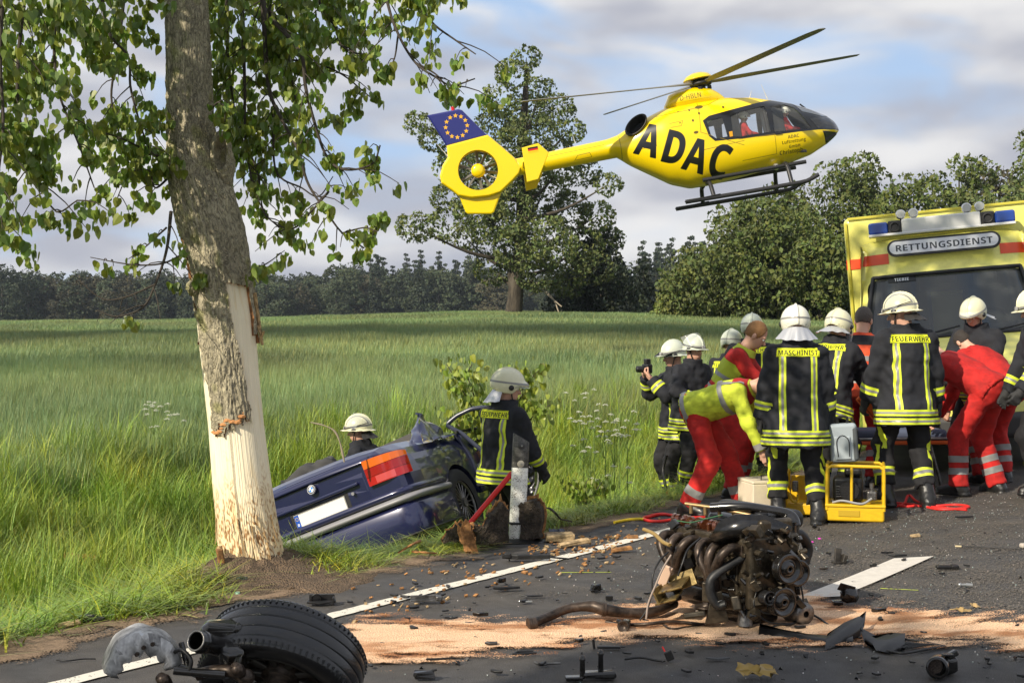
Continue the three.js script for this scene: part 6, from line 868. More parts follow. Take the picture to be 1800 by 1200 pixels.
  // tail lights wrap round the corner
  for (const q of [1, -1]) {
    const strip2 = (y0, y1, m, nm, par, i0 = 0, i1 = 1, dz = 0) => { const A = [[0.53, 0], [0.62, 0], [0.70, -0.002], [0.77, -0.012], [0.815, -0.04], [0.84, -0.075], [0.856, -0.11]], rg = [], K = 16; const pt = (u) => { const f = u * (A.length - 1), i = Math.min(A.length - 2, Math.floor(f)), t = f - i; return [mix(A[i][0], A[i + 1][0], t), mix(A[i][1], A[i + 1][1], t)]; }; for (let k = 0; k <= K; k++) { const u = mix(i0, i1, k / K), [x, z] = pt(u), tp = y1 - 0.035 * u * u * (y1 > 0.85 ? 1 : 0.0), lo = y0 - 0.0 * u; const o = 0.034 + dz, nx = sst(0.2, 0.8, u), nzz = 1 - nx; rg.push([V(q * x, lo, z), V(q * (x + o * nx), lo + 0.001, z + o * nzz), V(q * (x + o * nx), tp - 0.002, z + o * nzz), V(q * (x - 0.02), tp, z - 0.03)]); } const lg = loft(rg).toNonIndexed(); lg.computeVertexNormals(); return mesh(nm, lg, m, par); };
    const lens = (c) => phy(c, 0.12, { clearcoat: 1, clearcoatRoughness: 0.05 });
    const tl = strip2(0.70, 0.775, lens([0.40, 0.008, 0.008]), 'tail_light', car);
    strip2(0.776, 0.8495, lens([0.30, 0.005, 0.005]), 'brake_lens', tl); strip2(0.8500, 0.925, lens([0.68, 0.13, 0.01]), 'indicator_lens', tl); strip2(0.707, 0.769, lens([0.55, 0.07, 0.07]), 'reverse_lens', tl, 0.15, 0.5, 0.002);
    for (const u of [0.7755]) strip2(u - 0.003, u + 0.003, lens([0.2, 0.004, 0.004]), 'lens_rib', tl, 0, 1, 0.003);
  }
  // bumper with rubbing strip
  const bumper = (y0, y1, o, m, nm, par) => { const A = [[-0.885, -0.66], [-0.885, -0.38], [-0.868, -0.16], [-0.80, -0.01], [-0.6, 0.035], [-0.3, 0.055], [0, 0.06], [0.3, 0.055], [0.6, 0.035], [0.80, -0.01], [0.868, -0.16], [0.885, -0.38], [0.885, -0.66]], c = new THREE.CatmullRomCurve3(A.map(([x, z]) => V(x, 0, z)), false, 'catmullrom', 0.5), rg = []; for (let i = 0; i <= 60; i++) { const p = c.getPointAt(i / 60), t = c.getTangentAt(i / 60), n = V(-t.z, 0, t.x); if (n.dot(V(p.x, 0, p.z + 1)) < 0) n.negate(); const row = []; for (let j = 0; j <= 8; j++) { const v = j / 8, y = mix(y0, y1, v), bul = o * Math.sin(Math.PI * mix(0.12, 0.95, v)) ** 0.6; row.push(V(p.x + n.x * bul, y, p.z + n.z * bul)); } row.push(V(p.x - n.x * 0.05, y1, p.z - n.z * 0.05), V(p.x - n.x * 0.05, y0, p.z - n.z * 0.05)); rg.push(row); } return mesh(nm, loft(rg), m, par); };
  const bp = bumper(0.17, 0.47, 0.05, blue, 'bumper', car); bumper(0.475, 0.535, 0.062, trim, 'rubbing_strip', bp); bumper(0.545, 0.60, 0.03, blue, 'bumper_top', bp); bumper(0.185, 0.215, 0.056, blk, 'lower_lip', bp);
  // wheels
  for (const [q, z] of [[1, -1.02], [-1, -1.02]]) { const w = mesh('wheel', mv(lathe([[0.20, -0.1], [0.27, -0.112], [0.312, -0.095], [0.322, -0.05], [0.322, 0.05], [0.312, 0.095], [0.27, 0.112], [0.20, 0.1]], 40), q * 0.77, 0.32, z, 0, 0, Math.PI / 2), mat([0.02, 0.02, 0.02], 0.8), car); const al = mat([0.42, 0.42, 0.42], 0.35, { metalness: 0.85, map: grime }); mesh('rim', mv(new THREE.TorusGeometry(0.198, 0.014, 8, 36), q * 0.845, 0.32, z, 0, Math.PI / 2), al, w); mesh('hub_cap', mv(cyl(0.045, 0.045, 0.05, 16), q * 0.835, 0.32, z, 0, 0, Math.PI / 2), al, w); for (let i = 0; i < 18; i++) { const a = i / 18 * 6.283; mesh('spoke', rod(V(q * 0.84, 0.32 + 0.04 * Math.sin(a), z + 0.04 * Math.cos(a)), V(q * 0.838, 0.32 + 0.195 * Math.sin(a), z + 0.195 * Math.cos(a)), 0.0065, 0.006, 6), al, w); } mesh('brake_disc', mv(cyl(0.15, 0.15, 0.02, 24), q * 0.76, 0.32, z, 0, 0, Math.PI / 2), mat([0.12, 0.09, 0.07], 0.6, { metalness: 0.6 }), w); }
  // rear right door, its gaps and handle
  const doorG = (z0, z1, y0, y1) => { const rg = []; for (let i = 0; i <= 10; i++) { const u = i / 10, z = mix(z0, z1, u), row = []; for (let j = 0; j <= 8; j++) { const y = mix(y0, y1, j / 8), w = y < 0.56 ? mix(0.86, 0.888, (y - 0.3) / 0.26) : y < 0.7 ? 0.888 : mix(0.888, 0.83, (y - 0.7) / 0.25); row.push(V(w + 0.014 + 0.008 * n3(z * 2, y * 3, 4), y + 0.012 * n2(z * 2, 3), z)); } row.push(V(0.8, y1, z), V(0.8, y0, z)); rg.push(row); } return loft(rg); };
  const rd = mesh('door', doorG(-1.42, -2.36, 0.36, 0.95), blue, car); mesh('handle', mv(bx(0.02, 0.03, 0.2, 0.01), 0.905, 0.83, -1.62), blk, rd); mesh('side_trim', mv(bx(0.015, 0.045, 0.86, 0.006), 0.905, 0.6, -1.9), trim, rd);
  mesh('belt_trim', tube([V(0.86, 0.965, -1.36), V(0.865, 0.958, -1.9), V(0.86, 0.945, -2.38)], 0.012, 6), blk, rd);
  // torn rear pillar sticking up, folded sheet
  const sheet = (pts, th = 0.012) => { const s0 = pts.map((p) => V(...p)), c = s0.reduce((a, b) => a.add(b), V(0, 0, 0)).multiplyScalar(1 / pts.length), n = s0[1].clone().sub(s0[0]).cross(s0[2].clone().sub(s0[0])).normalize().multiplyScalar(th); return loft([s0.map((p) => p.clone().sub(n)), s0.map((p) => p.clone().add(n))]); };
  const crumple = (A, B, C2, D, n, amp, fr) => { const g = new THREE.PlaneGeometry(1, 1, n, n), p = g.attributes.position, q = [A, B, C2, D].map((v) => V(...v)), nn = q[1].clone().sub(q[0]).cross(q[3].clone().sub(q[0])).normalize(); for (let i = 0; i < p.count; i++) { const u = p.getX(i) + 0.5, v = p.getY(i) + 0.5, c = q[0].clone().lerp(q[1], u).lerp(q[3].clone().lerp(q[2], u), v); const e = Math.abs(n3(c.x * fr, c.y * fr, c.z * fr)) * 2 - 0.6 + 0.5 * n3(c.x * fr * 2.3, c.y * fr * 2.3, c.z * fr * 2.3); c.addScaledVector(nn, amp * e);  p.setXYZ(i, c.x, c.y, c.z); } g.computeVertexNormals(); return g; };
  mesh('torn_pillar', [crumple([0.84, 0.93, -0.60], [0.855, 0.93, -1.5], [0.70, 1.05, -1.32], [0.745, 1.24, -0.95], 22, 0.03, 2.6), crumple([0.84, 0.93, -0.60], [0.66, 0.98, -0.72], [0.62, 1.10, -0.95], [0.745, 1.24, -0.95], 16, 0.022, 3.4)], blue, car);
  mesh('rear_shelf', jitter(bx(1.3, 0.05, 0.5, 0.02, 4), 0.02, 6).translate(0, 0.93, -1.25), dark, car);
  mesh('rear_seat', [mv(jitter(bx(1.25, 0.5, 0.2, 0.08, 5), 0.03, 5), 0, 0.86, -1.5), mv(jitter(bx(1.25, 0.18, 0.5, 0.08, 5), 0.02, 5), 0, 0.58, -1.75)], mat([0.06, 0.055, 0.05], 0.9), car);
  mesh('front_seat', mv(jitter(bx(0.5, 0.62, 0.2, 0.08, 5), 0.02, 6), 0.4, 0.82, -2.5, -0.3), mat([0.10, 0.065, 0.045], 0.9), car);
  mesh('dashboard', mv(jitter(bx(1.4, 0.3, 0.35, 0.06, 5), 0.03, 4), 0, 0.78, -2.95), dark, car);
  // front right door swung open, with its window frame
  car.updateMatrixWorld(true); const cp = (px, py, d) => car.worldToLocal(W(px, py, d));
  const fd = mesh('open_door', crumple(...[[864, 905, 12.75], [936, 902, 12.7], [944, 764, 12.72], [862, 796, 12.78]].map((q) => cp(...q).toArray()), 26, 0.035, 5), phy([0.02, 0.021, 0.03], 0.3, { clearcoat: 0.8, clearcoatRoughness: 0.1, map: grime }), car);
  mesh('window_frame', tube([cp(858, 802, 12.75), cp(840, 786, 12.75), cp(812, 762, 12.78), cp(786, 747, 12.8), cp(803, 731, 12.8), cp(828, 719, 12.78), cp(850, 716, 12.76), cp(872, 720, 12.75), cp(880, 750, 12.75), cp(884, 790, 12.75)], 0.022, 8, 60, 0.25), phy([0.03, 0.035, 0.06], 0.25, { clearcoat: 1 }), fd);
  mesh('door_lining', jitter(loft([[[822, 800], [858, 786], [862, 806], [830, 812]].map(([x, y]) => cp(x, y, 12.9)), [[822, 800], [858, 786], [862, 806], [830, 812]].map(([x, y]) => cp(x, y, 12.94))]), 0.006, 8), mat([0.20, 0.10, 0.06], 0.8), fd);
  mesh('torn_seal', tube([cp(942, 800, 12.7), cp(947, 840, 12.7), cp(940, 870, 12.7), cp(933, 885, 12.7)], 0.012, 6), steel0, fd);
  mesh('red_hose', tube([V(0.80, 0.98, -2.1), V(0.87, 0.99, -2.25), V(0.91, 0.90, -2.45)], 0.008, 6), mat([0.7, 0.03, 0.02], 0.5), car);
  mesh('lower_trim', tube([V(-0.35, 0.2, 0.12), V(0.1, 0.16, 0.13), V(0.45, 0.13, 0.12)], 0.014, 6), mat([0.4, 0.4, 0.42], 0.3, { metalness: 0.6 }), car);
}
// ---------- equipment, wreckage, plants ----------
const onG = (px, py, lift = 0.004) => { const p = G(px, py); p.y = H(p.x, p.z) + lift; return p; };
const solid = (name, geos, m, label, cat, group) => solo(name, boxUV(join([].concat(geos))), m, label, cat, group);
const plastic = mat([0.016, 0.016, 0.017], 0.42, { map: grime }), oily = phy([0.014, 0.013, 0.012], 0.22, { clearcoat: 0.6, clearcoatRoughness: 0.12, map: grime }), alu = phy([0.115, 0.095, 0.068], 0.36, { metalness: 0.55, map: grime }), rusty = phy([0.10, 0.075, 0.06], 0.42, { metalness: 0.55, map: grime }), steel = phy([0.30, 0.30, 0.30], 0.35, { metalness: 0.85, map: grime }), brownOil = phy([0.10, 0.03, 0.012], 0.14, { metalness: 0.4, clearcoat: 1, clearcoatRoughness: 0.08 });
const yellowP = phy([0.80, 0.50, 0.01], 0.4, { map: soft, clearcoat: 0.3 }), redRubber = mat([0.72, 0.025, 0.02], 0.5), orangeP = mat([0.85, 0.14, 0.02], 0.5), bareWood = mat([0.68, 0.50, 0.28], 0.8, { map: grime }), fibre = mat([0.50, 0.25, 0.09], 0.9, { map: grime }), barkDark = mat([0.085, 0.066, 0.048], 0.95, { map: grime, bumpMap: barkBump, bumpScale: 0.015 });
{ // the engine torn out of the car
  const DE = 7.75, O = W(1292, 577, DE); O.y = H(O.x, O.z) + 0.004;
  const en = thing('car_engine', 'oily six cylinder car engine lying on the road in spilt sand', 'engine', O); en.rotation.y = -58 * Math.PI / 180; en.scale.set(1, 0.92, 1); en.updateMatrixWorld(true);
  const P = (px, py, dz = 0) => en.worldToLocal(W(px, py, DE - dz));
  const E = (n, g, m, par = en, label) => mesh(n, boxUV(join([].concat(g))), m, par, label);
  E('block', [mv(bx(0.66, 0.26, 0.34, 0.03), -0.04, 0.32, 0), ...[0, 1, 2, 3, 4].map((i) => mv(bx(0.02, 0.24, 0.37, 0.006), -0.3 + i * 0.13, 0.32, 0)), mv(bx(0.6, 0.03, 0.36, 0.01), -0.04, 0.215, 0)], alu);
  E('oil_pan', [mv(bx(0.62, 0.16, 0.28, 0.05, 3), -0.05, 0.13, 0.0), mv(bx(0.66, 0.02, 0.34, 0.006), -0.04, 0.205, 0), mv(bx(0.25, 0.1, 0.24, 0.03), 0.12, 0.055, 0)], oily);
  E('cylinder_head', [mv(bx(0.68, 0.1, 0.36, 0.02), -0.03, 0.49, 0), mv(bx(0.66, 0.03, 0.38, 0.008), -0.03, 0.445, 0)], alu);
  const vc = E('valve_cover', [mv(bx(0.52, 0.11, 0.22, 0.05, 4), 0.04, 0.585, -0.07), mv(bx(0.40, 0.05, 0.10, 0.02), 0.02, 0.645, -0.08), mv(bx(0.3, 0.1, 0.2, 0.06, 4), 0.17, 0.585, 0.05, 0.2)], oily);
  { const w3 = (l, d0, d1) => loft([l.map(([x, y]) => P(x, y, d0)), l.map(([x, y]) => P(x, y, d1))]); E('timing_cover', jitter(w3([[1247, 948], [1262, 918], [1292, 903], [1345, 905], [1392, 925], [1388, 936], [1330, 944], [1272, 956]], 0.30, 0.12), 0.004, 20), oily, vc); E('top_hose', tube([P(1250, 892, 0.0), P(1300, 890, 0.06), P(1350, 896, 0.1), P(1390, 905, 0.12), P(1400, 925, 0.15)], 0.03, 12, 30), oily, vc); }
  E('oil_cap', mv(cyl(0.035, 0.04, 0.03, 18), 0.2, 0.655, -0.02), plastic, vc);
  const cam = E('camshaft', rod(V(-0.42, 0.565, 0.10), V(0.06, 0.575, 0.10), 0.018), brownOil);
  for (let i = 0; i < 12; i++) { const g = cyl(0.036, 0.036, 0.022, 16); g.scale(1, 1, 0.8); E('cam_lobe', mv(g, -0.40 + i * 0.04, 0.567, 0.104 + 0.012 * Math.sin(i * 2.1), 0.4 * i, 0, Math.PI / 2), brownOil, cam); }
  for (let i = 0; i < 6; i++) E('cam_bracket', mv(bx(0.02, 0.06, 0.09, 0.008), -0.385 + i * 0.08, 0.555, 0.1), brownOil, cam);
  E('chain_case', [mv(bx(0.06, 0.44, 0.36, 0.025), 0.31, 0.34, 0), mv(bx(0.05, 0.14, 0.24, 0.03), 0.31, 0.58, -0.02)], alu);
  for (let i = 0; i < 16; i++) { const a = i / 16 * 6.283; E('bolt', mv(cyl(0.008, 0.008, 0.016, 6), 0.345, 0.34 + 0.2 * Math.sin(a), 0.155 * Math.cos(a), 0, 0, Math.PI / 2), steel); }
  // exhaust side, towards the left of the picture
  for (let i = 0; i < 6; i++) { const x = -0.33 + i * 0.115, c = i < 3 ? -0.2 : 0.12; E('exhaust_runner', [tube([V(x, 0.47, 0.16), V(x, 0.49, 0.235), V(mix(x, c, 0.15), 0.45, 0.285), V(mix(x, c, 0.45), 0.38, 0.295), V(mix(x, c, 0.8), 0.31, 0.28), V(c, 0.26, 0.265)], (t) => 0.028 - 0.003 * t, 12, 22), mv(bx(0.07, 0.06, 0.016, 0.006), x, 0.47, 0.185)], rusty); }
  for (const c of [-0.2, 0.12]) E('exhaust_collector', [tube([V(c, 0.30, 0.275), V(c, 0.22, 0.26), V(c - 0.02, 0.13, 0.27), V(c - 0.06, 0.08, 0.32)], (t) => 0.042 - 0.008 * t, 14), mv(lathe([[0.03, -0.01], [0.065, -0.01], [0.065, 0.01], [0.03, 0.01]], 18), c - 0.03, 0.115, 0.28)], rusty);
  E('heat_shield', [mv(bx(0.16, 0.012, 0.14, 0.004), ...P(1185, 1028, 0.16).toArray(), 0.5, 0.4, 0.4), mv(bx(0.16, 0.10, 0.012, 0.004), ...P(1200, 1020, 0.12).toArray(), 0, 0.5, 0.5), mv(bx(0.14, 0.012, 0.12, 0.004), ...P(1176, 1050, 0.17).toArray(), 0.5, 0.4, 0.4), mv(bx(0.012, 0.1, 0.12, 0.004), ...P(1160, 1045, 0.15).toArray(), 0.3, 0.4, 0.4)], phy([0.36, 0.27, 0.11], 0.32, { metalness: 0.6, map: grime }));
  E('cardboard_shim', mv(bx(0.05, 0.14, 0.02, 0.006), ...P(1170, 1012, 0.1).toArray(), 0, 0.6, -0.5), mat([0.62, 0.44, 0.32], 0.9));
  // front end: pulleys, belt, water pump, alternator, steering pump
  const pulley = (n, px, py, r, dx, m = oily) => { const p = P(px, py, 0.30); const g = lathe([[0.012, 0.03], [0.02, 0.034], [r * 0.42, 0.03], [r * 0.5, 0.016], [r * 0.72, 0.014], [r * 0.8, 0.03], [r, 0.032], [r, 0.02], [r * 0.96, 0.012], [r, 0.004], [r * 0.96, -0.004], [r, -0.012], [r, -0.022], [r * 0.4, -0.024], [0.012, -0.05]], 36); return E(n, mv(g, dx, p.y, p.z, 0, 0, -Math.PI / 2), m); };
  pulley('fan_pulley', 1360, 994, 0.088, 0.44); pulley('crank_pulley', 1352, 1052, 0.085, 0.42, oily); pulley('pump_pulley', 1400, 1006, 0.078, 0.40); pulley('idler_pulley', 1313, 1042, 0.042, 0.42, plastic);
  E('belt', tube([P(1336, 992, 0.32), P(1340, 1012, 0.33), P(1328, 1040, 0.34), P(1334, 1070, 0.34), P(1356, 1078, 0.34), P(1376, 1060, 0.33), P(1384, 1022, 0.3), P(1380, 985, 0.3)], 0.007, 6, 40), plastic);
  const alt = P(1402, 1083, 0.18); E('alternator', [mv(lathe([[0.02, -0.07], [0.06, -0.07], [0.068, -0.05], [0.068, -0.02], [0.064, -0.018], [0.064, 0.018], [0.068, 0.02], [0.068, 0.05], [0.06, 0.07], [0.02, 0.07]], 26), alt.x, Math.max(0.075, alt.y), alt.z, 0, 0.3, Math.PI / 2)], steel);
  const can = P(1388, 928, 0.12); E('oil_filter_housing', [mv(lathe([[0, -0.1], [0.045, -0.1], [0.055, -0.08], [0.055, 0.03], [0.06, 0.035], [0.06, 0.05], [0.05, 0.06], [0.03, 0.09], [0, 0.095]], 24), can.x, can.y, can.z), mv(cyl(0.012, 0.012, 0.06, 8), can.x, can.y - 0.12, can.z), mv(bx(0.05, 0.05, 0.12, 0.015), can.x - 0.05, can.y - 0.04, can.z)], oily);
  E('coolant_hose', tube([P(1330, 962, 0.28), P(1305, 980, 0.3), P(1268, 1002, 0.32), P(1250, 1020, 0.33), P(1250, 1045, 0.33), P(1262, 1064, 0.33), P(1276, 1062, 0.34)], 0.026, 14, 40), mat([0.025, 0.026, 0.028], 0.5, { map: grime }));
  E('hose_clip', [1, 2].map((i) => mv(new THREE.TorusGeometry(0.028, 0.005, 6, 20), ...(i === 1 ? P(1322, 968, 0.29) : P(1268, 1063, 0.335)).toArray(), 0.3, 1.2)), steel);
  E('water_pipe', tube([P(1340, 935, 0.2), P(1345, 965, 0.25), P(1350, 985, 0.26)], 0.02, 10), plastic);
  E('bracket', [mv(prism([[-0.07, -0.1], [0.06, -0.08], [0.02, 0.1], [-0.03, 0.09]], 0.02, 0.004), ...P(1262, 1068, 0.32).toArray(), 0, 0.9), mv(bx(0.05, 0.09, 0.05, 0.012), ...P(1295, 1060, 0.34).toArray(), 0, 0.7, 0.3)], alu);
  E('bracket', [mv(bx(0.12, 0.035, 0.08, 0.01), ...P(1222, 1080, 0.3).toArray(), 0, 0.8, 0.25), mv(bx(0.05, 0.12, 0.04, 0.01), ...P(1243, 1040, 0.31).toArray(), 0, 0.7)], alu);
  E('engine_mount', [mv(cyl(0.035, 0.045, 0.07, 16), ...P(1310, 1088, 0.3).toArray()), mv(cyl(0.012, 0.012, 0.1, 8), ...P(1300, 1070, 0.33).toArray(), 0.3, 0, 0.5)], steel);
  // intake side and loose lines
  for (let i = 0; i < 6; i++) E('intake_runner', tube([V(-0.33 + i * 0.115, 0.5, -0.16), V(-0.33 + i * 0.115, 0.53, -0.26), V(-0.33 + i * 0.115, 0.44, -0.33), V(-0.33 + i * 0.115, 0.34, -0.3)], 0.03, 12), plastic);
  E('intake_plenum', mv(bx(0.66, 0.12, 0.12, 0.05, 4), -0.04, 0.62, -0.22), plastic);
  E('fuel_rail', [tube([P(1205, 885, -0.1), P(1260, 893, 0), P(1320, 905, 0.1)], 0.012, 8), ...[0, 1, 2, 3, 4].map((i) => mv(cyl(0.012, 0.01, 0.05, 8), ...P(1215 + i * 25, 895 + i * 3, 0).toArray()))], mat([0.30, 0.20, 0.09], 0.4, { metalness: 0.6 }));
  const wires = [[[1130, 930, -0.25], [1160, 945, -0.1], [1180, 960, 0.1]], [[1175, 970, 0.15], [1160, 985, 0.2], [1148, 1010, 0.24], [1146, 1040, 0.26], [1138, 1070, 0.28], [1125, 1090, 0.28]], [[1180, 975, 0.2], [1165, 1000, 0.23], [1152, 1030, 0.27], [1140, 1060, 0.28], [1136, 1088, 0.3]], [[1232, 945, 0.2], [1210, 965, 0.28], [1200, 990, 0.32], [1192, 1012, 0.32]], [[1270, 905, 0.1], [1240, 912, 0.15], [1215, 918, 0.2], [1190, 915, 0.2]], [[1405, 1015, 0.25], [1412, 1050, 0.26], [1410, 1075, 0.24]], [[1330, 1040, 0.36], [1326, 1065, 0.38], [1345, 1090, 0.38], [1380, 1098, 0.35]]];
  wires.forEach((w, i) => E('cable', tube(w.map((q) => P(...q)), i === 4 ? 0.004 : 0.0055, 6, 24), i === 2 ? mat([0.30, 0.24, 0.2], 0.8) : i === 4 ? mat([0.05, 0.16, 0.07], 0.6) : plastic));
  E('rear_arm', tube([P(1132, 930, -0.2), P(1150, 938, -0.1), P(1165, 952, 0.02), P(1178, 958, 0.1)], 0.012, 8), phy([0.45, 0.30, 0.10], 0.4, { metalness: 0.5 }));
  const r = rngOf(301), bits = []; for (let i = 0; i < 90; i++) { const t = r(), q = r(); const p = t < 0.5 ? V(mix(-0.34, 0.34, q), mix(0.2, 0.6, r()), 0.17 + 0.03 * r()) : V(0.34 + 0.05 * r(), mix(0.1, 0.6, r()), mix(-0.2, 0.2, q)); bits.push(r() < 0.5 ? mv(cyl(0.008 + 0.012 * r(), 0.008 + 0.012 * r(), 0.03 + 0.05 * r(), 9), p.x, p.y, p.z, r() * 3, r() * 3, r() * 3) : mv(bx(0.02 + 0.05 * r(), 0.02 + 0.05 * r(), 0.02 + 0.03 * r(), 0.005), p.x, p.y, p.z, r(), r(), r())); }
  const f = E('fittings', bits.filter((_, i) => i % 2), oily); f.userData.kind = 'stuff'; const f2 = E('fittings', bits.filter((_, i) => !(i % 2)), alu); f2.userData.kind = 'stuff';
}
{ // exhaust pipe and the loose parts round the engine
  const g = (px, py, h) => { const p = onG(px, py); p.y += h; return p; };
  const pp = [g(932, 1108, 0.03), g(968, 1098, 0.045), g(1000, 1094, 0.075), g(1040, 1095, 0.09), g(1062, 1096, 0.075), g(1105, 1094, 0.05), g(1150, 1092, 0.05), g(1185, 1080, 0.06)];
  const t = thing('exhaust_pipe', 'bent rusty exhaust pipe sticking out left of the engine', 'exhaust pipe', V(0, 0, 0));
  mesh('pipe', boxUV(tube(pp, (u) => 0.026 + 0.008 * sst(0.35, 0.45, u) * sst(0.65, 0.5, u) + 0.004 * sst(0.5, 0.8, u), 14, 50)), rusty, t); mesh('flange', rod(pp[0].clone().add(V(-0.012, 0, 0.004)), pp[0].clone().add(V(0.03, 0.002, -0.01)), 0.036, 0.036, 16), rusty, t); mesh('clamp', rod(pp[4].clone().add(V(-0.01, 0.002, 0)), pp[4].clone().add(V(0.012, 0, 0)), 0.042, 0.04, 16), rusty, t);
  const v = thing('valve_fitting', 'small round metal valve lying in the sand below the engine', 'valve', onG(1098, 1112)); mesh('barrel', mv(lathe([[0.012, -0.03], [0.022, -0.03], [0.028, -0.02], [0.028, 0.02], [0.034, 0.03], [0.026, 0.035], [0.018, 0.02], [0, 0.018]], 20), 0, 0.034, 0, Math.PI / 2 - 0.1, -0.3), rusty, v); mesh('body', mv(bx(0.05, 0.045, 0.08, 0.015), 0.01, 0.03, -0.06, 0, -0.3), oily, v); mesh('stub', rod(V(0.02, 0.03, -0.05), V(-0.04, 0.05, -0.05), 0.012), oily, v);
  solid('cable_harness', [tube([g(1065, 1098, 0.012), g(1100, 1103, 0.012), g(1140, 1108, 0.03), g(1170, 1104, 0.03), g(1200, 1102, 0.02), g(1240, 1104, 0.012)], 0.01, 7, 30), tube([g(1165, 1104, 0.02), g(1180, 1112, 0.015), g(1205, 1108, 0.012), g(1235, 1104, 0.012)], 0.007, 6, 20)], rusty, 'brown cable harness trailing in the sand before the engine', 'cable');
  solid('rubber_strip', tube([g(1350, 1110, 0.01), g(1372, 1106, 0.02), g(1395, 1103, 0.02), g(1420, 1090, 0.03), g(1440, 1094, 0.02), g(1456, 1102, 0.008)], 0.007, 6, 30), plastic, 'thin black rubber strip curling out right of the engine foot', 'strip');
}
function shard(w, h, d, seed, bend = 0.2) { const r = rngOf(seed), g = prism([[-w / 2, -d / 2 * r()], [-w / 4 * r(), -d / 2], [w / 2, -d / 3 * r()], [w / 2 * (0.6 + 0.4 * r()), d / 2], [-w / 3 * r(), d / 2 * (0.5 + 0.5 * r())], [-w / 2 * (0.7 + 0.3 * r()), d / 3]], h, Math.min(0.003, h / 3)); g.rotateX(-Math.PI / 2); const p = g.attributes.position; for (let i = 0; i < p.count; i++) { const x = p.getX(i); p.setY(i, p.getY(i) + bend * x * x / w + h); } g.computeVertexNormals(); return g; }
{ // long torn wheel arch lining on the right
  const t = thing('arch_liner', 'long torn black wheel arch liner lying across the sand right of the engine', 'car part', V(0, 0, 0)), g = (px, py, h) => { const p = onG(px, py); p.y += h; return p; };
  const sheet = (a, b) => loft(a.map((q, i) => { const p = g(...q), s = g(...b[i]); return [p, p.clone().lerp(s, 0.5).add(V(0, 0.008, 0)), s, p.clone().lerp(s, 0.5)]; }));
  mesh('strip', boxUV(sheet([[1336, 1110, 0.04], [1370, 1116, 0.03], [1420, 1122, 0.02], [1470, 1126, 0.02], [1500, 1124, 0.03]], [[1333, 1124, 0.0], [1370, 1125, 0.01], [1420, 1134, 0.005], [1470, 1138, 0.005], [1500, 1138, 0.005]])), plastic, t);
  mesh('flap', boxUV(sheet([[1455, 1128, 0.04], [1485, 1120, 0.075], [1512, 1112, 0.085], [1523, 1104, 0.09]], [[1450, 1145, 0], [1484, 1136, 0.01], [1512, 1126, 0.02], [1520, 1118, 0.05]])), plastic, t);
  mesh('panel', boxUV(sheet([[1512, 1124, 0.06], [1540, 1132, 0.04], [1565, 1130, 0.05], [1592, 1128, 0.04]], [[1520, 1136, 0.01], [1540, 1148, 0.01], [1562, 1152, 0.01], [1590, 1146, 0.005]])), plastic, t);
  for (let i = 0; i < 7; i++) mesh('rib', tube([g(1556 + i * 8, 1147 - i * 0.5, 0.012), g(1580 + i * 9, 1138 + i * 0.6, 0.02), g(1600 + i * 8, 1139, 0.012)], 0.004, 5), plastic, t);
  mesh('edge', tube([g(1560, 1150, 0.012), g(1590, 1154, 0.012), g(1625, 1148, 0.012), g(1662, 1141, 0.01)], 0.007, 6), plastic, t); mesh('edge', tube([g(1545, 1134, 0.02), g(1580, 1131, 0.02), g(1620, 1134, 0.015), g(1662, 1141, 0.01)], 0.006, 6), plastic, t);
}
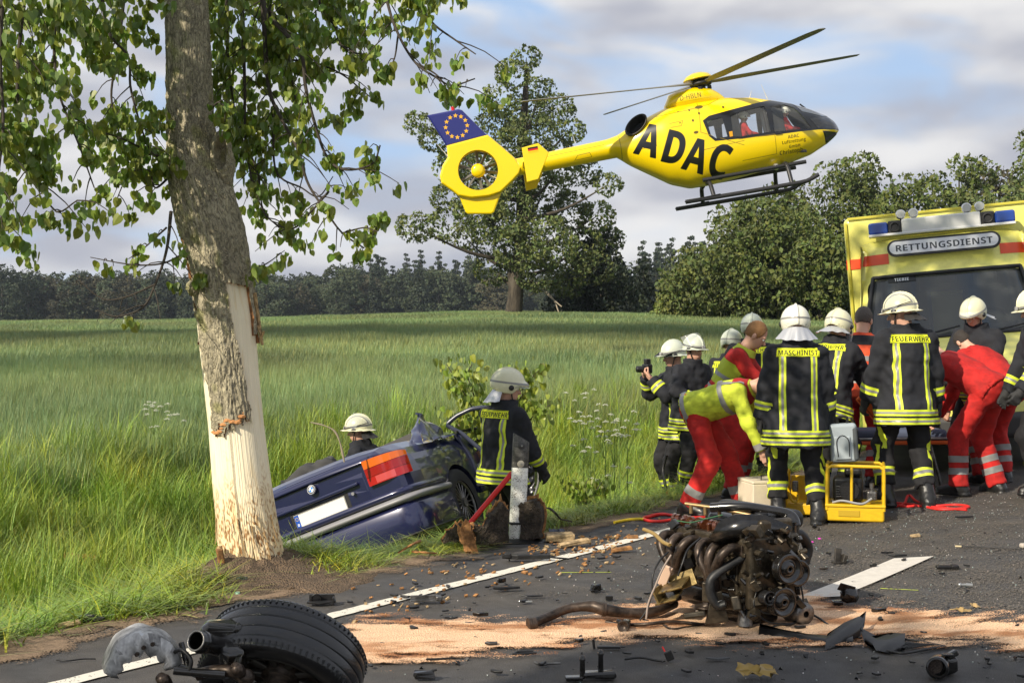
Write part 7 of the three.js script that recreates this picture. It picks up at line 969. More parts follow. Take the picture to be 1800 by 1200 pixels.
{ // wheel with its upright in the foreground
  const DW = 5.35, c = W(497, 1176, DW), t = thing('torn_off_wheel', 'big wet tyre with broken suspension parts in the left foreground', 'wheel', c);
  const n = V(-0.16, -0.66, 0.73).normalize(), q = new THREE.Quaternion().setFromUnitVectors(V(0, 1, 0), n), rot = (g) => g.applyQuaternion(q);
  const rub = phy([0.013, 0.013, 0.0135], 0.27, { bumpMap: gray(512, 512, (u, v) => 0.5 + 0.25 * n2(u * 70, v * 70)), bumpScale: 0.001, clearcoat: 0.25, clearcoatRoughness: 0.2 });
  const R0 = 0.318, pr = [[0.205, -0.09], [0.222, -0.105], [0.26, -0.116], [0.288, -0.115], [0.302, -0.108], [0.310, -0.098]];
  for (const g of [-0.066, -0.024, 0.024, 0.066]) pr.push([R0 - 0.004 * (g / 0.066) ** 2, g - 0.0042], [R0 - 0.008, g - 0.003], [R0 - 0.008, g + 0.003], [R0 - 0.004 * (g / 0.066) ** 2, g + 0.0042]);
  pr.push([0.310, 0.098], [0.302, 0.108], [0.288, 0.115], [0.26, 0.116], [0.222, 0.105], [0.205, 0.09], [0.2, 0]);
  mesh('tyre', boxUV(rot(lathe(pr.concat([pr[0]]), 96)), 1), rub, t);
  const lugs = []; for (let i = 0; i < 80; i++) { const a = i / 80 * 6.283; for (const s of [-1, 1]) { const g = bx(0.004, 0.02, 0.010, 0.001, 1); g.translate(0, 0, 0); lugs.push(mv(mv(bx(0.006, 0.026, 0.007, 0.002, 1), 0.311, s * 0.094, 0, 0, 0, s * 0.55), 0, 0, 0, 0, a)); } }
  const lg = mesh('shoulder_lug', rot(join(lugs)), rub, t); lg.userData.kind = 'stuff';
  const rim = mesh('rim', rot(lathe([[0.206, 0.088], [0.212, 0.098], [0.205, 0.102], [0.198, 0.09], [0.192, 0.06], [0.188, -0.02], [0.196, -0.08], [0.206, -0.09]], 60)), phy([0.10, 0.095, 0.085], 0.35, { metalness: 0.8, map: grime }), t);
  for (let i = 0; i < 9; i++) { const a = i / 9 * 6.283; mesh('spoke', rot(mv(mv(bx(0.13, 0.022, 0.03, 0.008), 0.115, 0.03, 0), 0, 0, 0, 0, a)), phy([0.10, 0.095, 0.085], 0.35, { metalness: 0.8 }), rim); }
  mesh('brake_disc', rot(mv(cyl(0.155, 0.155, 0.02, 40), 0, 0.0, 0)), phy([0.12, 0.09, 0.07], 0.4, { metalness: 0.8 }), t);
  mesh('hub', rot(mv(lathe([[0, 0.09], [0.035, 0.085], [0.045, 0.05], [0.075, 0.045], [0.075, 0.0]], 24), 0, 0, 0)), rusty, t);
  const L = (px, py, dz = 0) => W(px, py, DW - dz).sub(c);
  // spring strut: open tube towards the left, knuckle below it
  mesh('strut_tube', (() => { const a = L(345, 1126, 0.36), b = L(430, 1150, 0.1), d = a.clone().sub(b), l = d.length(), g = lathe([[0, l * 0.25], [0.029, l * 0.25], [0.031, l], [0.037, l], [0.037, l * 0.93], [0.042, l * 0.92], [0.042, l * 0.84], [0.037, l * 0.83], [0.04, 0], [0, 0]], 32); g.applyQuaternion(new THREE.Quaternion().setFromUnitVectors(V(0, 1, 0), d.normalize())); return g.translate(b.x, b.y, b.z); })(), oily, t);
  mesh('strut_lip', (() => { const a = L(344, 1126, 0.367), b = L(430, 1150, 0.1), d = b.clone().sub(a).normalize(), g = new THREE.TorusGeometry(0.035, 0.0045, 8, 28); g.applyQuaternion(new THREE.Quaternion().setFromUnitVectors(V(0, 0, 1), d)); return g.translate(a.x, a.y, a.z); })(), steel, t);
  mesh('knuckle', [jitter(bx(0.16, 0.1, 0.12, 0.03, 5), 0.012, 14).translate(...L(395, 1115, 0.16).toArray()), jitter(bx(0.09, 0.14, 0.1, 0.03, 5), 0.012, 14).translate(...L(410, 1165, 0.26).toArray())], oily, t);
  mesh('control_arm', [tube([L(430, 1192, 0.3), L(405, 1180, 0.32), L(380, 1178, 0.3), L(345, 1186, 0.3)], 0.022, 10), mv(new THREE.SphereGeometry(0.032, 16, 12), ...L(432, 1190, 0.32).toArray())], rusty, t);
  for (const q of [[418, 1178], [288, 1196]]) mesh('ball_joint', mv(lathe([[0, 0.03], [0.02, 0.028], [0.026, 0.0], [0.018, -0.03], [0, -0.03]], 18), ...L(q[0], q[1], 0.36).toArray(), 0.8, 0, 0.5), rusty, t);
  mesh('frame_strut', [rod(L(300, 1165, 0.3), L(345, 1185, 0.32), 0.014), rod(L(318, 1130, 0.25), L(332, 1180, 0.3), 0.011), rod(L(305, 1178, 0.36), L(395, 1186, 0.34), 0.016)], oily, t);
  // pale splash shield bent round the hub, left
  const sh = [], A0 = L(252, 1192, 0.3); for (let i = 0; i <= 22; i++) { const a = mix(2.9, 0.45, i / 22), ro = 0.165, ri = 0.10 + 0.01 * Math.sin(i * 1.7), f = (r0, dz) => V(A0.x + Math.cos(a) * r0 * 0.92 + dz * 0.3, A0.y + Math.sin(a) * r0 * 1.18 - 0.02, A0.z + dz); sh.push([f(ri, 0.03), f((ri + ro) / 2, 0.045), f(ro, 0.012), f(ro + 0.008, -0.10), f(ro, -0.105), f(ro - 0.006, 0.004), f((ri + ro) / 2, 0.037), f(ri, 0.022)]); }
  const spl = mesh('splash_shield', boxUV(jitter(loft(sh), 0.006, 9)), phy([0.55, 0.56, 0.57], 0.5, { metalness: 0.2, map: grime }), t); 
  for (const [x, y] of [[252, 1138], [240, 1150], [268, 1132]]) mesh('bolt_hole', mv(cyl(0.008, 0.008, 0.012, 14), ...L(x, y, 0.345).toArray(), Math.PI / 2), rusty, spl);
  mesh('hose', tube([L(300, 1150, 0.3), L(318, 1142, 0.34), L(335, 1160, 0.36), L(330, 1185, 0.36)], 0.008, 7), plastic, t);
}
{ // delineator post beside the wreck
  const DP = 10.15, c = onG(908, 952), t = thing('delineator_post', 'dirty white road marker post with a dark top leaning by the wreck', 'post', c); t.rotation.set(-0.02, 0.25, -0.045);
  const hgt = 0.80, sec = (y, top) => { const w = 0.065, pts = []; for (let j = 0; j <= 10; j++) { const a = Math.PI * j / 10; pts.push(V(Math.cos(a) * w, y + (top ? Math.cos(a) * -0.035 : 0), 0.03 + Math.sin(a) * 0.035 - 0.02)); } pts.push(V(-w * 0.8, y + (top ? 0.028 : 0), -0.05), V(w * 0.8, y - (top ? 0.028 : 0), -0.05)); return pts; };
  const speck = dataTex(256, 512, (u, v) => { const d = n2(u * 26, v * 40) * 0.55 + n2(u * 60, v * 90) * 0.45 + 0.22 * n2(u * 6, v * 7), k = sst(0.30, 0.44, d - 0.10); const q = 0.90 - 0.05 * n2(u * 10, v * 10); return [mix(q, 0.30, k), mix(q, 0.25, k), mix(q * 0.97, 0.18, k)]; });
  const low = loft([sec(0, 0), sec(0.2, 0), sec(0.4, 0), sec(0.57, 0)]), up = loft([sec(0.57, 0).map((p) => p.multiplyScalar(1).setX(p.x * 1.02)), sec(0.70, 0).map((p) => p.setX(p.x * 1.02)), sec(hgt, 1)]);
  mesh('post_body', boxUV(low, 2.2), mat(0xffffff, 0.6, { map: speck }), t); mesh('dark_band', boxUV(up, 2.2), mat([0.13, 0.13, 0.125], 0.55, { map: grime }), t);
  for (const [y, m] of [[0.74, mat([0.05, 0.05, 0.05], 0.4)], [0.60, mat([0.5, 0.45, 0.36], 0.25)]]) { const h = mesh('reflector', mv(lathe([[0, 0.008], [0.016, 0.008], [0.018, 0.003], [0.026, 0.006], [0.028, 0]], 20), -0.005, y, 0.046, Math.PI / 2), m, t); mesh('reflector_centre', mv(cyl(0.006, 0.006, 0.01, 10), -0.005, y, 0.052, Math.PI / 2), mat([0.3, 0.3, 0.28], 0.3), h); }
  mesh('base_band', mv(bx(0.135, 0.02, 0.09, 0.008), 0, 0.14, 0.003), plastic, t);
  mesh('base_plate', mv(lathe([[0, 0.03], [0.08, 0.028], [0.17, 0.012], [0.2, 0]], 28).scale(1, 1, 0.75), 0.06, -0.0, 0), plastic, t);
  // a broken piece of another one before the car
  const b = thing('broken_reflector', 'broken white marker post piece with round reflector under the car bumper', 'reflector', onG(640, 968)); b.rotation.z = 0.28; mesh('plate', boxUV(mv(bx(0.055, 0.14, 0.025, 0.01), 0, 0.08, 0)), mat(0xffffff, 0.6, { map: speck }), b); mesh('foot', mv(bx(0.045, 0.035, 0.02, 0.008), 0.005, 0.01, 0.01), steel, b); mesh('reflector', mv(lathe([[0, 0.012], [0.012, 0.012], [0.016, 0.004], [0.025, 0.008], [0.027, 0]], 20), -0.004, 0.155, 0.012, Math.PI / 2), mat([0.4, 0.38, 0.33], 0.3), b);
}
{ // red ram bar, torn bark and wood round the post
  const q = W(824, 922, 10.7), e = W(896, 836, 10.9), t = thing('rescue_bar', 'red steel bar leaning slantwise against the post and car', 'bar', V(0, 0, 0)); mesh('rod', rod(q, e, 0.021, 0.021, 16), phy([0.72, 0.018, 0.014], 0.3), t); mesh('end_cap', rod(e, e.clone().add(e.clone().sub(q).normalize().multiplyScalar(0.03)), 0.025, 0.022, 16), phy([0.5, 0.014, 0.012], 0.4), t);
  const slab = (name, label, pts, th, dep, rz, seed, m1 = barkDark) => { // thick bark slab: dark outside, orange fibre edge
    const c = pts.reduce((a, p) => a.add(p), V(0, 0, 0)).multiplyScalar(1 / pts.length), o = thing(name, label, 'bark', c), r = rngOf(seed), P2 = []; for (let i = 0; i < pts.length; i++) { const a = pts[i].clone().sub(c), b = pts[(i + 1) % pts.length].clone().sub(c); for (let j = 0; j < 7; j++) { const p = a.clone().lerp(b, j / 7); P2.push([p.x + 0.022 * (r() - 0.5), p.y + 0.034 * (r() - 0.5)]); } }
    const g = prism(P2, dep, 0.008), p = g.attributes.position; for (let i = 0; i < p.count; i++) p.setZ(i, p.getZ(i) - 0.9 * p.getX(i) ** 2 + 0.012 * n3(p.getX(i) * 12, p.getY(i) * 12, seed)); g.computeVertexNormals(); mesh('bark_shell', boxUV(g), m1, o);
    const P3 = P2.map(([x, y]) => [x * (1.08 + 0.1 * r()) + 0.004, y * (1.08 + (y > 0 ? 0.22 : 0.1) * r()) + 0.006]); const g2 = prism(P3, 0.016, 0.003), p2 = g2.attributes.position; for (let i = 0; i < p2.count; i++) p2.setZ(i, p2.getZ(i) - dep * 0.22 - 0.9 * p2.getX(i) ** 2 + 0.012 * n3(p2.getX(i) * 12, p2.getY(i) * 12, seed)); g2.computeVertexNormals(); mesh('fibre_layer', boxUV(g2), fibre, o); o.rotation.y = rz; return o; };
  const w = (px, py, d = 10.3) => W(px, py, d);
  slab('bark_slab', 'thick dark slab of torn bark left of the marker post', [w(838, 962), w(890, 950), w(896, 905), w(880, 884), w(862, 900), w(850, 925), w(832, 922)], 0, 0.14, 0.3, 401);
  slab('bark_slab', 'upright dark block of bark behind the marker post', [w(918, 948, 10.6), w(953, 945, 10.6), w(955, 890, 10.6), w(940, 878, 10.6), w(915, 884, 10.6)], 0, 0.2, -0.2, 402);
  slab('bark_slab', 'light brown upright splinter of bark at the grass edge', [w(818, 966, 10), w(842, 978, 10), w(834, 950, 10), w(822, 922, 10), w(804, 930, 10)], 0, 0.05, 0.5, 403, fibre);
  slab('bark_slab', 'low strip of bark with orange fibres below the rear wheel', [w(778, 952, 10.2), w(822, 950, 10.2), w(830, 925, 10.2), w(805, 920, 10.2), w(786, 932, 10.2)], 0, 0.06, 0, 404);
  const strand = (name, label, pts, r0, m) => solid(name, tube(pts, (t) => r0 * (0.6 + 0.5 * Math.sin(t * 9) ** 2) * (1 - 0.5 * t), 6, 30), m, label, 'wood');
  const g = (px, py, h = 0.02) => { const p = onG(px, py); p.y += h; return p; };
  strand('bark_strip', 'long orange bark strip lying in the grass before the bumper', [g(800, 950, 0.08), g(775, 958, 0.1), g(755, 962, 0.08), g(735, 972, 0.08), g(700, 982, 0.04)], 0.02, fibre);
  strand('bark_strip', 'short orange bark strip below the longer one', [g(724, 985, 0.06), g(750, 987, 0.06), g(768, 986, 0.05)], 0.012, fibre);
  strand('branch', 'bare broken branch lying in the grass right of the post', [g(950, 925, 0.22), g(968, 925, 0.14), g(990, 930, 0.06), g(1005, 928, 0.05)], 0.018, barkFar);
  strand('branch', 'thin dead branch rising out of the grass left of the crouching fireman', [w(605, 812, 11.3), w(598, 780, 11.3), w(588, 758, 11.3), w(570, 748, 11.3), w(545, 742, 11.3)], 0.012, mat([0.30, 0.25, 0.18], 0.9));
  // planks of bark at the left in the grass
  const plank = (name, label, px, py, w0, h0, d0, ry, rz, m, lift = 0.1) => { const o = solid(name, jitter(bx(w0, h0, d0, 0.01, 5), Math.min(0.014, h0 * 0.3), 11), m, label, 'wood'); const p = onG(px, py); o.position.set(p.x, p.y + lift, p.z); o.rotation.set(0.1, ry, rz); return o; };
  plank('bark_piece', 'big orange bark piece lying on the grass at the far left', 142, 1020, 0.30, 0.05, 0.12, 0.2, -0.06, fibre, 0.20); plank('bark_piece', 'second orange bark piece just below the big one', 150, 1032, 0.2, 0.02, 0.08, 0.1, 0.02, fibre, 0.15); plank('bark_piece', 'grey curl of bark under the orange pieces', 148, 1046, 0.10, 0.09, 0.06, 0.1, -0.1, mat([0.35, 0.30, 0.22], 0.9, { map: grime }), 0.06);
  plank('bark_piece', 'thin orange sliver of bark at the left picture edge', 55, 1018, 0.2, 0.015, 0.04, 0.2, 0.3, fibre, 0.12);
  plank('wood_piece', 'yellow bare stick of wood on the road edge at the left', 100, 1108, 0.24, 0.025, 0.045, 0.35, 0.12, bareWood, 0.02); plank('bark_piece', 'brown bark piece with pale core on the road left of the engine', 1093, 972, 0.165, 0.03, 0.05, 0.25, 0.08, fibre, 0.022); plank('bark_piece', 'small light bark chip on the road near the edge line end', 1112, 948, 0.1, 0.02, 0.05, 0.1, 0, fibre, 0.015); plank('wood_piece', 'long splinter of light wood at the roadside before the grass', 1010, 962, 0.24, 0.035, 0.07, 0.3, 0.12, bareWood, 0.03); plank('wood_piece', 'broad pale wood fragment right of the post foot', 985, 952, 0.22, 0.05, 0.12, 0.1, 0.0, bareWood, 0.03); plank('bark_piece', 'orange bark wedge leaning between slab and post', 872, 935, 0.05, 0.12, 0.03, 0, -0.5, fibre, 0.06); plank('bark_piece', 'upright bark chip standing at the foot of the struck tree', 388, 1000, 0.035, 0.16, 0.03, 0, 0.1, fibre, 0.06); plank('bark_piece', 'orange bark chip on the earth below the struck tree', 382, 1022, 0.06, 0.03, 0.04, 0.4, 0.3, fibre, 0.015); plank('bark_piece', 'little orange chip on the road beside the edge line', 828, 1020, 0.05, 0.012, 0.03, 0.2, 0, fibre, 0.01); plank('wood_piece', 'pale chip on the road near the red hose', 1610, 945, 0.075, 0.02, 0.04, 0.1, 0, bareWood, 0.012);
  const chips = [], r = rngOf(410); for (let i = 0; i < 260; i++) { const z = r() < 0.45, px = z ? mix(930, 1090, r()) : mix(620, 1160, r()), py = z ? mix(945, 975, r()) + (1010 - px) * 0.05 : 1010 + (840 - px) * 0.22 + (r() - 0.4) * 70; const g0 = bx(0.015 + 0.05 * r() * r() * r(), 0.006 + 0.008 * r(), 0.01 + 0.018 * r(), 0.002, 1), p = onG(px, Math.max(900, py), 0.01); chips.push(mv(g0, p.x, p.y, p.z, r() * 0.6, r() * 6, r() * 0.6)); }
  solo('wood_chips', boxUV(join(chips.filter((_, i) => i % 3))), fibre, 'small orange bark chips scattered along the road edge', 'wood chips', undefined, 'stuff'); solo('wood_chips', boxUV(join(chips.filter((_, i) => !(i % 3)))), bareWood, 'small pale wood chips scattered along the road edge', 'wood chips', undefined, 'stuff');
}
{ // broken pieces on the road, each its own
  const put = (label, px, py, w, h, d, ry, m, seed, cat = 'car part', o = {}) => { const s = solid(o.name ?? 'car_fragment', o.geo ?? shard(w, h, d, seed, o.bend ?? 0.15), m, label, cat); const p = onG(px, py, 0.006); s.position.copy(p); s.rotation.set(o.rx ?? 0, ry, o.rz ?? 0); return s; };
  const glassP = phy([0.32, 0.33, 0.33], 0.25, { metalness: 0.5 });
  put('black plastic tub lying on its side below the car wheel track, near the tyre', 565, 1064, 0.17, 0.03, 0.1, 0.1, plastic, 501, 'car part', { geo: join([shard(0.17, 0.012, 0.1, 501), mv(bx(0.15, 0.05, 0.012, 0.004), 0, 0.03, -0.03), mv(bx(0.012, 0.04, 0.08, 0.004), 0.07, 0.025, 0), mv(new THREE.TorusGeometry(0.03, 0.006, 6, 16), -0.03, 0.035, 0.0, 0.4)]) });
  put('grey metal trough lying on the road below the edge line', 745, 1062, 0.17, 0.02, 0.05, 0.12, steel, 502, 'car part', { geo: join([bx(0.16, 0.008, 0.05, 0.003).translate(0, 0.02, 0), mv(bx(0.16, 0.03, 0.008, 0.003), 0, 0.03, -0.025), mv(bx(0.04, 0.03, 0.06, 0.01), 0.09, 0.03, 0)]) });
  put('long black trim strip lying on the edge line before the post', 925, 988, 0.36, 0.025, 0.05, -0.03, plastic, 503, 'trim', { geo: join([shard(0.34, 0.03, 0.06, 503, 0.03), rod(V(0.15, 0.03, 0), V(0.3, 0.015, -0.02), 0.006), mv(bx(0.05, 0.04, 0.04, 0.01), -0.13, 0.04, 0.01)]) });
  put('black shard pointing right, left of the exhaust pipe', 890, 1040, 0.17, 0.015, 0.05, 0.1, plastic, 504); put('thin grey strip on the road above the exhaust pipe', 935, 1052, 0.14, 0.008, 0.03, 0.02, plastic, 505); put('bright metal clip above the exhaust pipe end', 924, 1063, 0.08, 0.01, 0.02, 0, glassP, 506); put('small twisted black piece right of the edge line', 882, 1030, 0.06, 0.03, 0.03, 0.5, oily, 507); put('black lump between exhaust pipe and edge line', 1048, 1042, 0.07, 0.045, 0.05, 0.4, oily, 508, 'car part', { geo: join([jitter(bx(0.06, 0.045, 0.05, 0.01, 3), 0.008, 20).translate(0, 0.025, 0), shard(0.08, 0.01, 0.06, 5)]) });
  put('small black cube shaped clip near the engine', 1071, 1057, 0.05, 0.03, 0.03, 0, plastic, 509, 'car part', { geo: bx(0.045, 0.028, 0.03, 0.005).translate(0, 0.016, 0) });
  put('flat shard on the sand left of the exhaust pipe', 826, 1100, 0.06, 0.01, 0.03, 0.2, plastic, 510); put('dark strip at the upper rim of the sand', 845, 1088, 0.09, 0.02, 0.03, -0.1, oily, 511); put('black chip next to the upper sand tip', 728, 1074, 0.06, 0.014, 0.03, 0.3, plastic, 512);
  put('open black bracket lying below the sand in shade', 922, 1155, 0.13, 0.01, 0.06, 0.2, plastic, 513, 'car part', { geo: join([rod(V(-0.06, 0.012, 0.01), V(0.06, 0.012, 0.005), 0.006), rod(V(-0.06, 0.012, 0.01), V(-0.03, 0.014, -0.03), 0.006), rod(V(-0.03, 0.014, -0.03), V(0.05, 0.014, -0.025), 0.006)]) });
  put('upright black bolt with a flat lever under the sand edge', 1060, 1143, 0.1, 0.01, 0.03, 0, plastic, 514, 'car part', { geo: join([rod(V(-0.045, 0, 0), V(-0.05, 0.05, 0), 0.007), mv(bx(0.12, 0.012, 0.03, 0.004), 0.03, 0.01, 0)]) });
  put('black valve lump beside the lever under the sand', 1018, 1135, 0.05, 0.02, 0.03, 0.3, oily, 515); put('dark curved wire end at the bottom middle', 960, 1172, 0.12, 0.008, 0.02, 0.1, steel, 516, 'wire', { geo: tube([V(-0.06, 0.02, 0.01), V(-0.03, 0.008, 0.02), V(0.02, 0.008, 0.0), V(0.07, 0.012, 0.01)], 0.006, 6) });
  put('long black rod near the bottom edge, left of the two pins', 775, 1165, 0.15, 0.01, 0.02, 0.15, plastic, 517); put('black tangle at the bottom edge', 745, 1196, 0.12, 0.05, 0.06, 0.2, oily, 518, 'car part', { geo: join([jitter(bx(0.1, 0.03, 0.05, 0.01, 3), 0.012, 18).translate(0, 0.02, 0), rod(V(-0.05, 0.02, 0), V(0.06, 0.045, 0.01), 0.006), rod(V(-0.02, 0.02, 0.02), V(0.05, 0.02, -0.03), 0.006)]) });
  put('grey leaf shaped shard below the engine in shade', 1262, 1163, 0.12, 0.008, 0.035, -0.06, mat([0.06, 0.062, 0.066], 0.5), 519); put('bent black wire with a red tip below the engine', 1155, 1165, 0.18, 0.01, 0.02, 0, plastic, 520, 'wire', { geo: join([tube([V(-0.16, 0.012, 0.0), V(-0.08, 0.018, -0.01), V(0.0, 0.008, 0.01), V(0.04, 0.01, 0.02)], 0.006, 6), mv(bx(0.04, 0.05, 0.02, 0.006), 0.06, 0.03, 0, 0, 0, 0.4)]) });
  put('red pin crossing the bent black wire', 1168, 1160, 0.05, 0.01, 0.01, 0, redRubber, 521, 'car part', { geo: rod(V(-0.01, 0.06, 0), V(0.02, 0.005, 0.03), 0.004) });
  const two = put('black bracket with two upright pins at the bottom middle', 1045, 1196, 0.2, 0.03, 0.08, 0.1, oily, 522, 'car part', { geo: join([jitter(bx(0.16, 0.03, 0.07, 0.012, 4), 0.008, 16).translate(0.02, 0.02, 0), lathe([[0, 0], [0.014, 0], [0.012, 0.09], [0.015, 0.095], [0.012, 0.115], [0, 0.118]], 14).translate(0.03, 0.02, 0), lathe([[0, 0], [0.014, 0], [0.012, 0.08], [0.015, 0.085], [0.012, 0.105], [0, 0.108]], 14).translate(-0.06, 0.01, 0.02), bx(0.08, 0.02, 0.05, 0.006).translate(-0.1, 0.012, 0.02)]) });
  put('golden foil scrap at the bottom edge below the engine', 1330, 1196, 0.16, 0.02, 0.08, 0.1, phy([0.30, 0.20, 0.05], 0.3, { metalness: 0.6 }), 523, 'foil', { geo: jitter(new THREE.PlaneGeometry(0.18, 0.09, 10, 6).rotateX(-1.2), 0.02, 18).translate(0, 0.04, 0), name: 'metal_scrap' });
  { const t = thing('throttle_body', 'round black throttle pipe lying at the bottom right', 'car part', onG(1655, 1192)); mesh('bore', mv(lathe([[0.04, 0.05], [0.05, 0.05], [0.052, 0.02], [0.05, -0.06], [0.04, -0.06], [0.038, 0.03], [0.04, 0.05]], 28), -0.02, 0.055, 0.02, Math.PI / 2 - 0.1, -0.4), oily, t); mesh('housing', mv(jitter(bx(0.09, 0.08, 0.08, 0.02, 3), 0.006, 14), 0.04, 0.045, -0.05, 0, 0.3), oily, t); mesh('lever', [mv(bx(0.06, 0.03, 0.03, 0.008), 0.06, 0.1, -0.03, 0, 0.3, 0.4), mv(bx(0.05, 0.012, 0.03, 0.004), 0.03, 0.105, 0)], oily, t); mesh('disc', mv(cyl(0.036, 0.036, 0.004, 24), -0.03, 0.055, 0.0, Math.PI / 2 - 0.1, -0.4), rusty, t); }
  put('black headlamp shell standing on the road below the centre dash', 1490, 1066, 0.12, 0.1, 0.1, 0, oily, 524, 'car part', { geo: join([jitter(new THREE.SphereGeometry(0.055, 16, 10, 0, 5.2, 0, 2.4), 0.006, 20).scale(1, 1, 0.8).translate(0.01, 0.06, 0), mv(bx(0.1, 0.05, 0.008, 0.003), -0.01, 0.105, 0.02, 0.4, 0.2, -0.3), bx(0.06, 0.03, 0.05, 0.01).translate(-0.06, 0.018, 0.01)]), name: 'lamp_shell' });
  put('upright grey brown plastic scoop on the road behind the engine', 1476, 992, 0.1, 0.1, 0.06, 0.2, mat([0.06, 0.052, 0.042], 0.6, { map: grime }), 525, 'car part', { geo: join([mv(bx(0.055, 0.1, 0.012, 0.004), -0.01, 0.055, 0, -0.2, 0.2, -0.15), mv(bx(0.03, 0.06, 0.05, 0.008), 0.03, 0.035, 0.01, 0, 0, -0.3), bx(0.1, 0.01, 0.05, 0.003).translate(0, 0.01, 0)]) });
  put('flat black box with bright spot right of the centre dash', 1665, 1002, 0.14, 0.03, 0.05, -0.05, plastic, 526, 'car part', { geo: join([bx(0.14, 0.022, 0.05, 0.008).translate(0, 0.014, 0), bx(0.05, 0.03, 0.06, 0.01).translate(0.05, 0.016, 0)]) });
  put('small lamp bulb lying at the right', 1698, 1034, 0.06, 0.02, 0.02, 0, glassP, 527, 'bulb', { geo: join([rod(V(-0.03, 0.014, 0), V(0, 0.014, 0), 0.008), mv(new THREE.SphereGeometry(0.013, 12, 8), -0.035, 0.014, 0), rod(V(0, 0.014, 0), V(0.04, 0.012, 0.005), 0.012)]), name: 'bulb' });
  put('dry curled leaves on the road at the right', 1690, 1079, 0.1, 0.02, 0.04, 0.1, mat([0.35, 0.24, 0.10], 0.9), 528, 'leaf', { geo: jitter(new THREE.PlaneGeometry(0.12, 0.03, 10, 3).rotateX(-1.3), 0.015, 25).translate(0, 0.016, 0), name: 'dry_leaf' }); put('single dry leaf right of the other dry leaves', 1714, 1071, 0.05, 0.02, 0.03, 0.4, mat([0.40, 0.28, 0.13], 0.9), 529, 'leaf', { geo: jitter(new THREE.PlaneGeometry(0.05, 0.03, 6, 3).rotateX(-1.2), 0.012, 30).translate(0, 0.014, 0), name: 'dry_leaf' });
  put('black flat shard at the top of the centre dash', 1578, 981, 0.13, 0.012, 0.04, 0.02, plastic, 530); put('black clip lying on the centre dash', 1535, 1000, 0.05, 0.02, 0.03, 0.2, plastic, 531); put('little wire frame on the centre dash', 1503, 1026, 0.05, 0.006, 0.03, 0, steel, 532, 'wire', { geo: mv(new THREE.TorusGeometry(0.018, 0.003, 5, 16), 0, 0.006, 0, Math.PI / 2) });
  put('thin dark strip right behind the engine', 1560, 975, 0.09, 0.01, 0.02, 0, plastic, 533); put('black lump lying near the boot of MASCHINIST', 1433, 930, 0.045, 0.035, 0.04, 0, oily, 534, 'car part', { geo: jitter(new THREE.IcosahedronGeometry(0.022, 1), 0.006, 30).translate(0, 0.02, 0) }); put('black strip on the road before the red hose', 1695, 913, 0.15, 0.012, 0.03, 0.05, plastic, 535); put('dark bit on the road left of the dry leaves', 1545, 1081, 0.09, 0.02, 0.03, 0.2, oily, 536); put('rusty bit left of the bare asphalt patch', 1448, 1004, 0.06, 0.01, 0.03, 0, rusty, 537); put('blue grey crumpled sheet in the verge right of the post', 980, 944, 0.12, 0.04, 0.06, 0.2, mat([0.05, 0.06, 0.085], 0.4), 538, 'sheet', { geo: jitter(new THREE.PlaneGeometry(0.13, 0.07, 8, 5).rotateX(-1.1), 0.02, 22).translate(0, 0.035, 0), name: 'metal_scrap' });
  put('dark sheet lying in the grass far right of the post', 1003, 905, 0.22, 0.02, 0.1, 0.2, mat([0.05, 0.055, 0.08], 0.4), 539, 'sheet', { bend: 0.3, name: 'metal_scrap' }); put('silver black grip piece on the road edge at the left', 155, 1096, 0.13, 0.04, 0.06, -0.2, oily, 540, 'car part', { geo: join([jitter(bx(0.1, 0.04, 0.05, 0.01, 3), 0.01, 15).translate(0, 0.025, 0), shard(0.2, 0.012, 0.06, 541), rod(V(-0.05, 0.03, 0.02), V(0.1, 0.03, 0.0), 0.008)]) }); put('black ring clamp at the far left edge of the road', 22, 1112, 0.1, 0.02, 0.05, 0, oily, 542, 'car part', { geo: join([mv(new THREE.TorusGeometry(0.035, 0.008, 8, 20), 0, 0.03, 0, 0.9), shard(0.12, 0.01, 0.05, 543)]) }); put('grey arc of rubber on the road left of the splash shield', 232, 1122, 0.06, 0.02, 0.03, 0, mat([0.1, 0.1, 0.1], 0.6), 544, 'rubber', { geo: mv(new THREE.TorusGeometry(0.03, 0.007, 6, 16, 3.2), 0, 0.006, 0) });
  put('thin dark wire lying on the road left of the wheel', 130, 1164, 0.16, 0.01, 0.02, 0, plastic, 545, 'wire', { geo: tube([V(-0.09, 0.006, 0), V(-0.03, 0.006, 0.02), V(0.04, 0.008, -0.01), V(0.1, 0.006, -0.02)], 0.004, 5) }); put('black strip along the grass edge below the struck tree', 315, 1072, 0.16, 0.012, 0.03, 0.1, plastic, 546); put('dark stone below the struck tree', 425, 1026, 0.07, 0.03, 0.05, 0.2, oily, 547, 'stone', { geo: jitter(new THREE.IcosahedronGeometry(0.032, 1).scale(1.3, 0.8, 1), 0.008, 25).translate(0, 0.02, 0), name: 'stone' }); put('light green bottle cap like disc on the earth below the tree', 417, 1046, 0.03, 0.02, 0.03, 0, mat([0.35, 0.6, 0.45], 0.4), 548, 'cap', { geo: cyl(0.016, 0.016, 0.012, 14).translate(0, 0.008, 0), name: 'bottle_cap' }); put('dark grey car panel scrap in the grass at the left picture edge', 10, 995, 0.16, 0.03, 0.1, 0.1, mat([0.09, 0.10, 0.12], 0.35), 549, 'sheet', { bend: 0.3, name: 'metal_scrap' }); put('white label scrap in the mown grass left of the tree', 278, 964, 0.07, 0.006, 0.02, -0.2, white2(), 550, 'scrap', { name: 'paper_scrap' });
  function white2() { return mat([0.75, 0.76, 0.76], 0.5); }
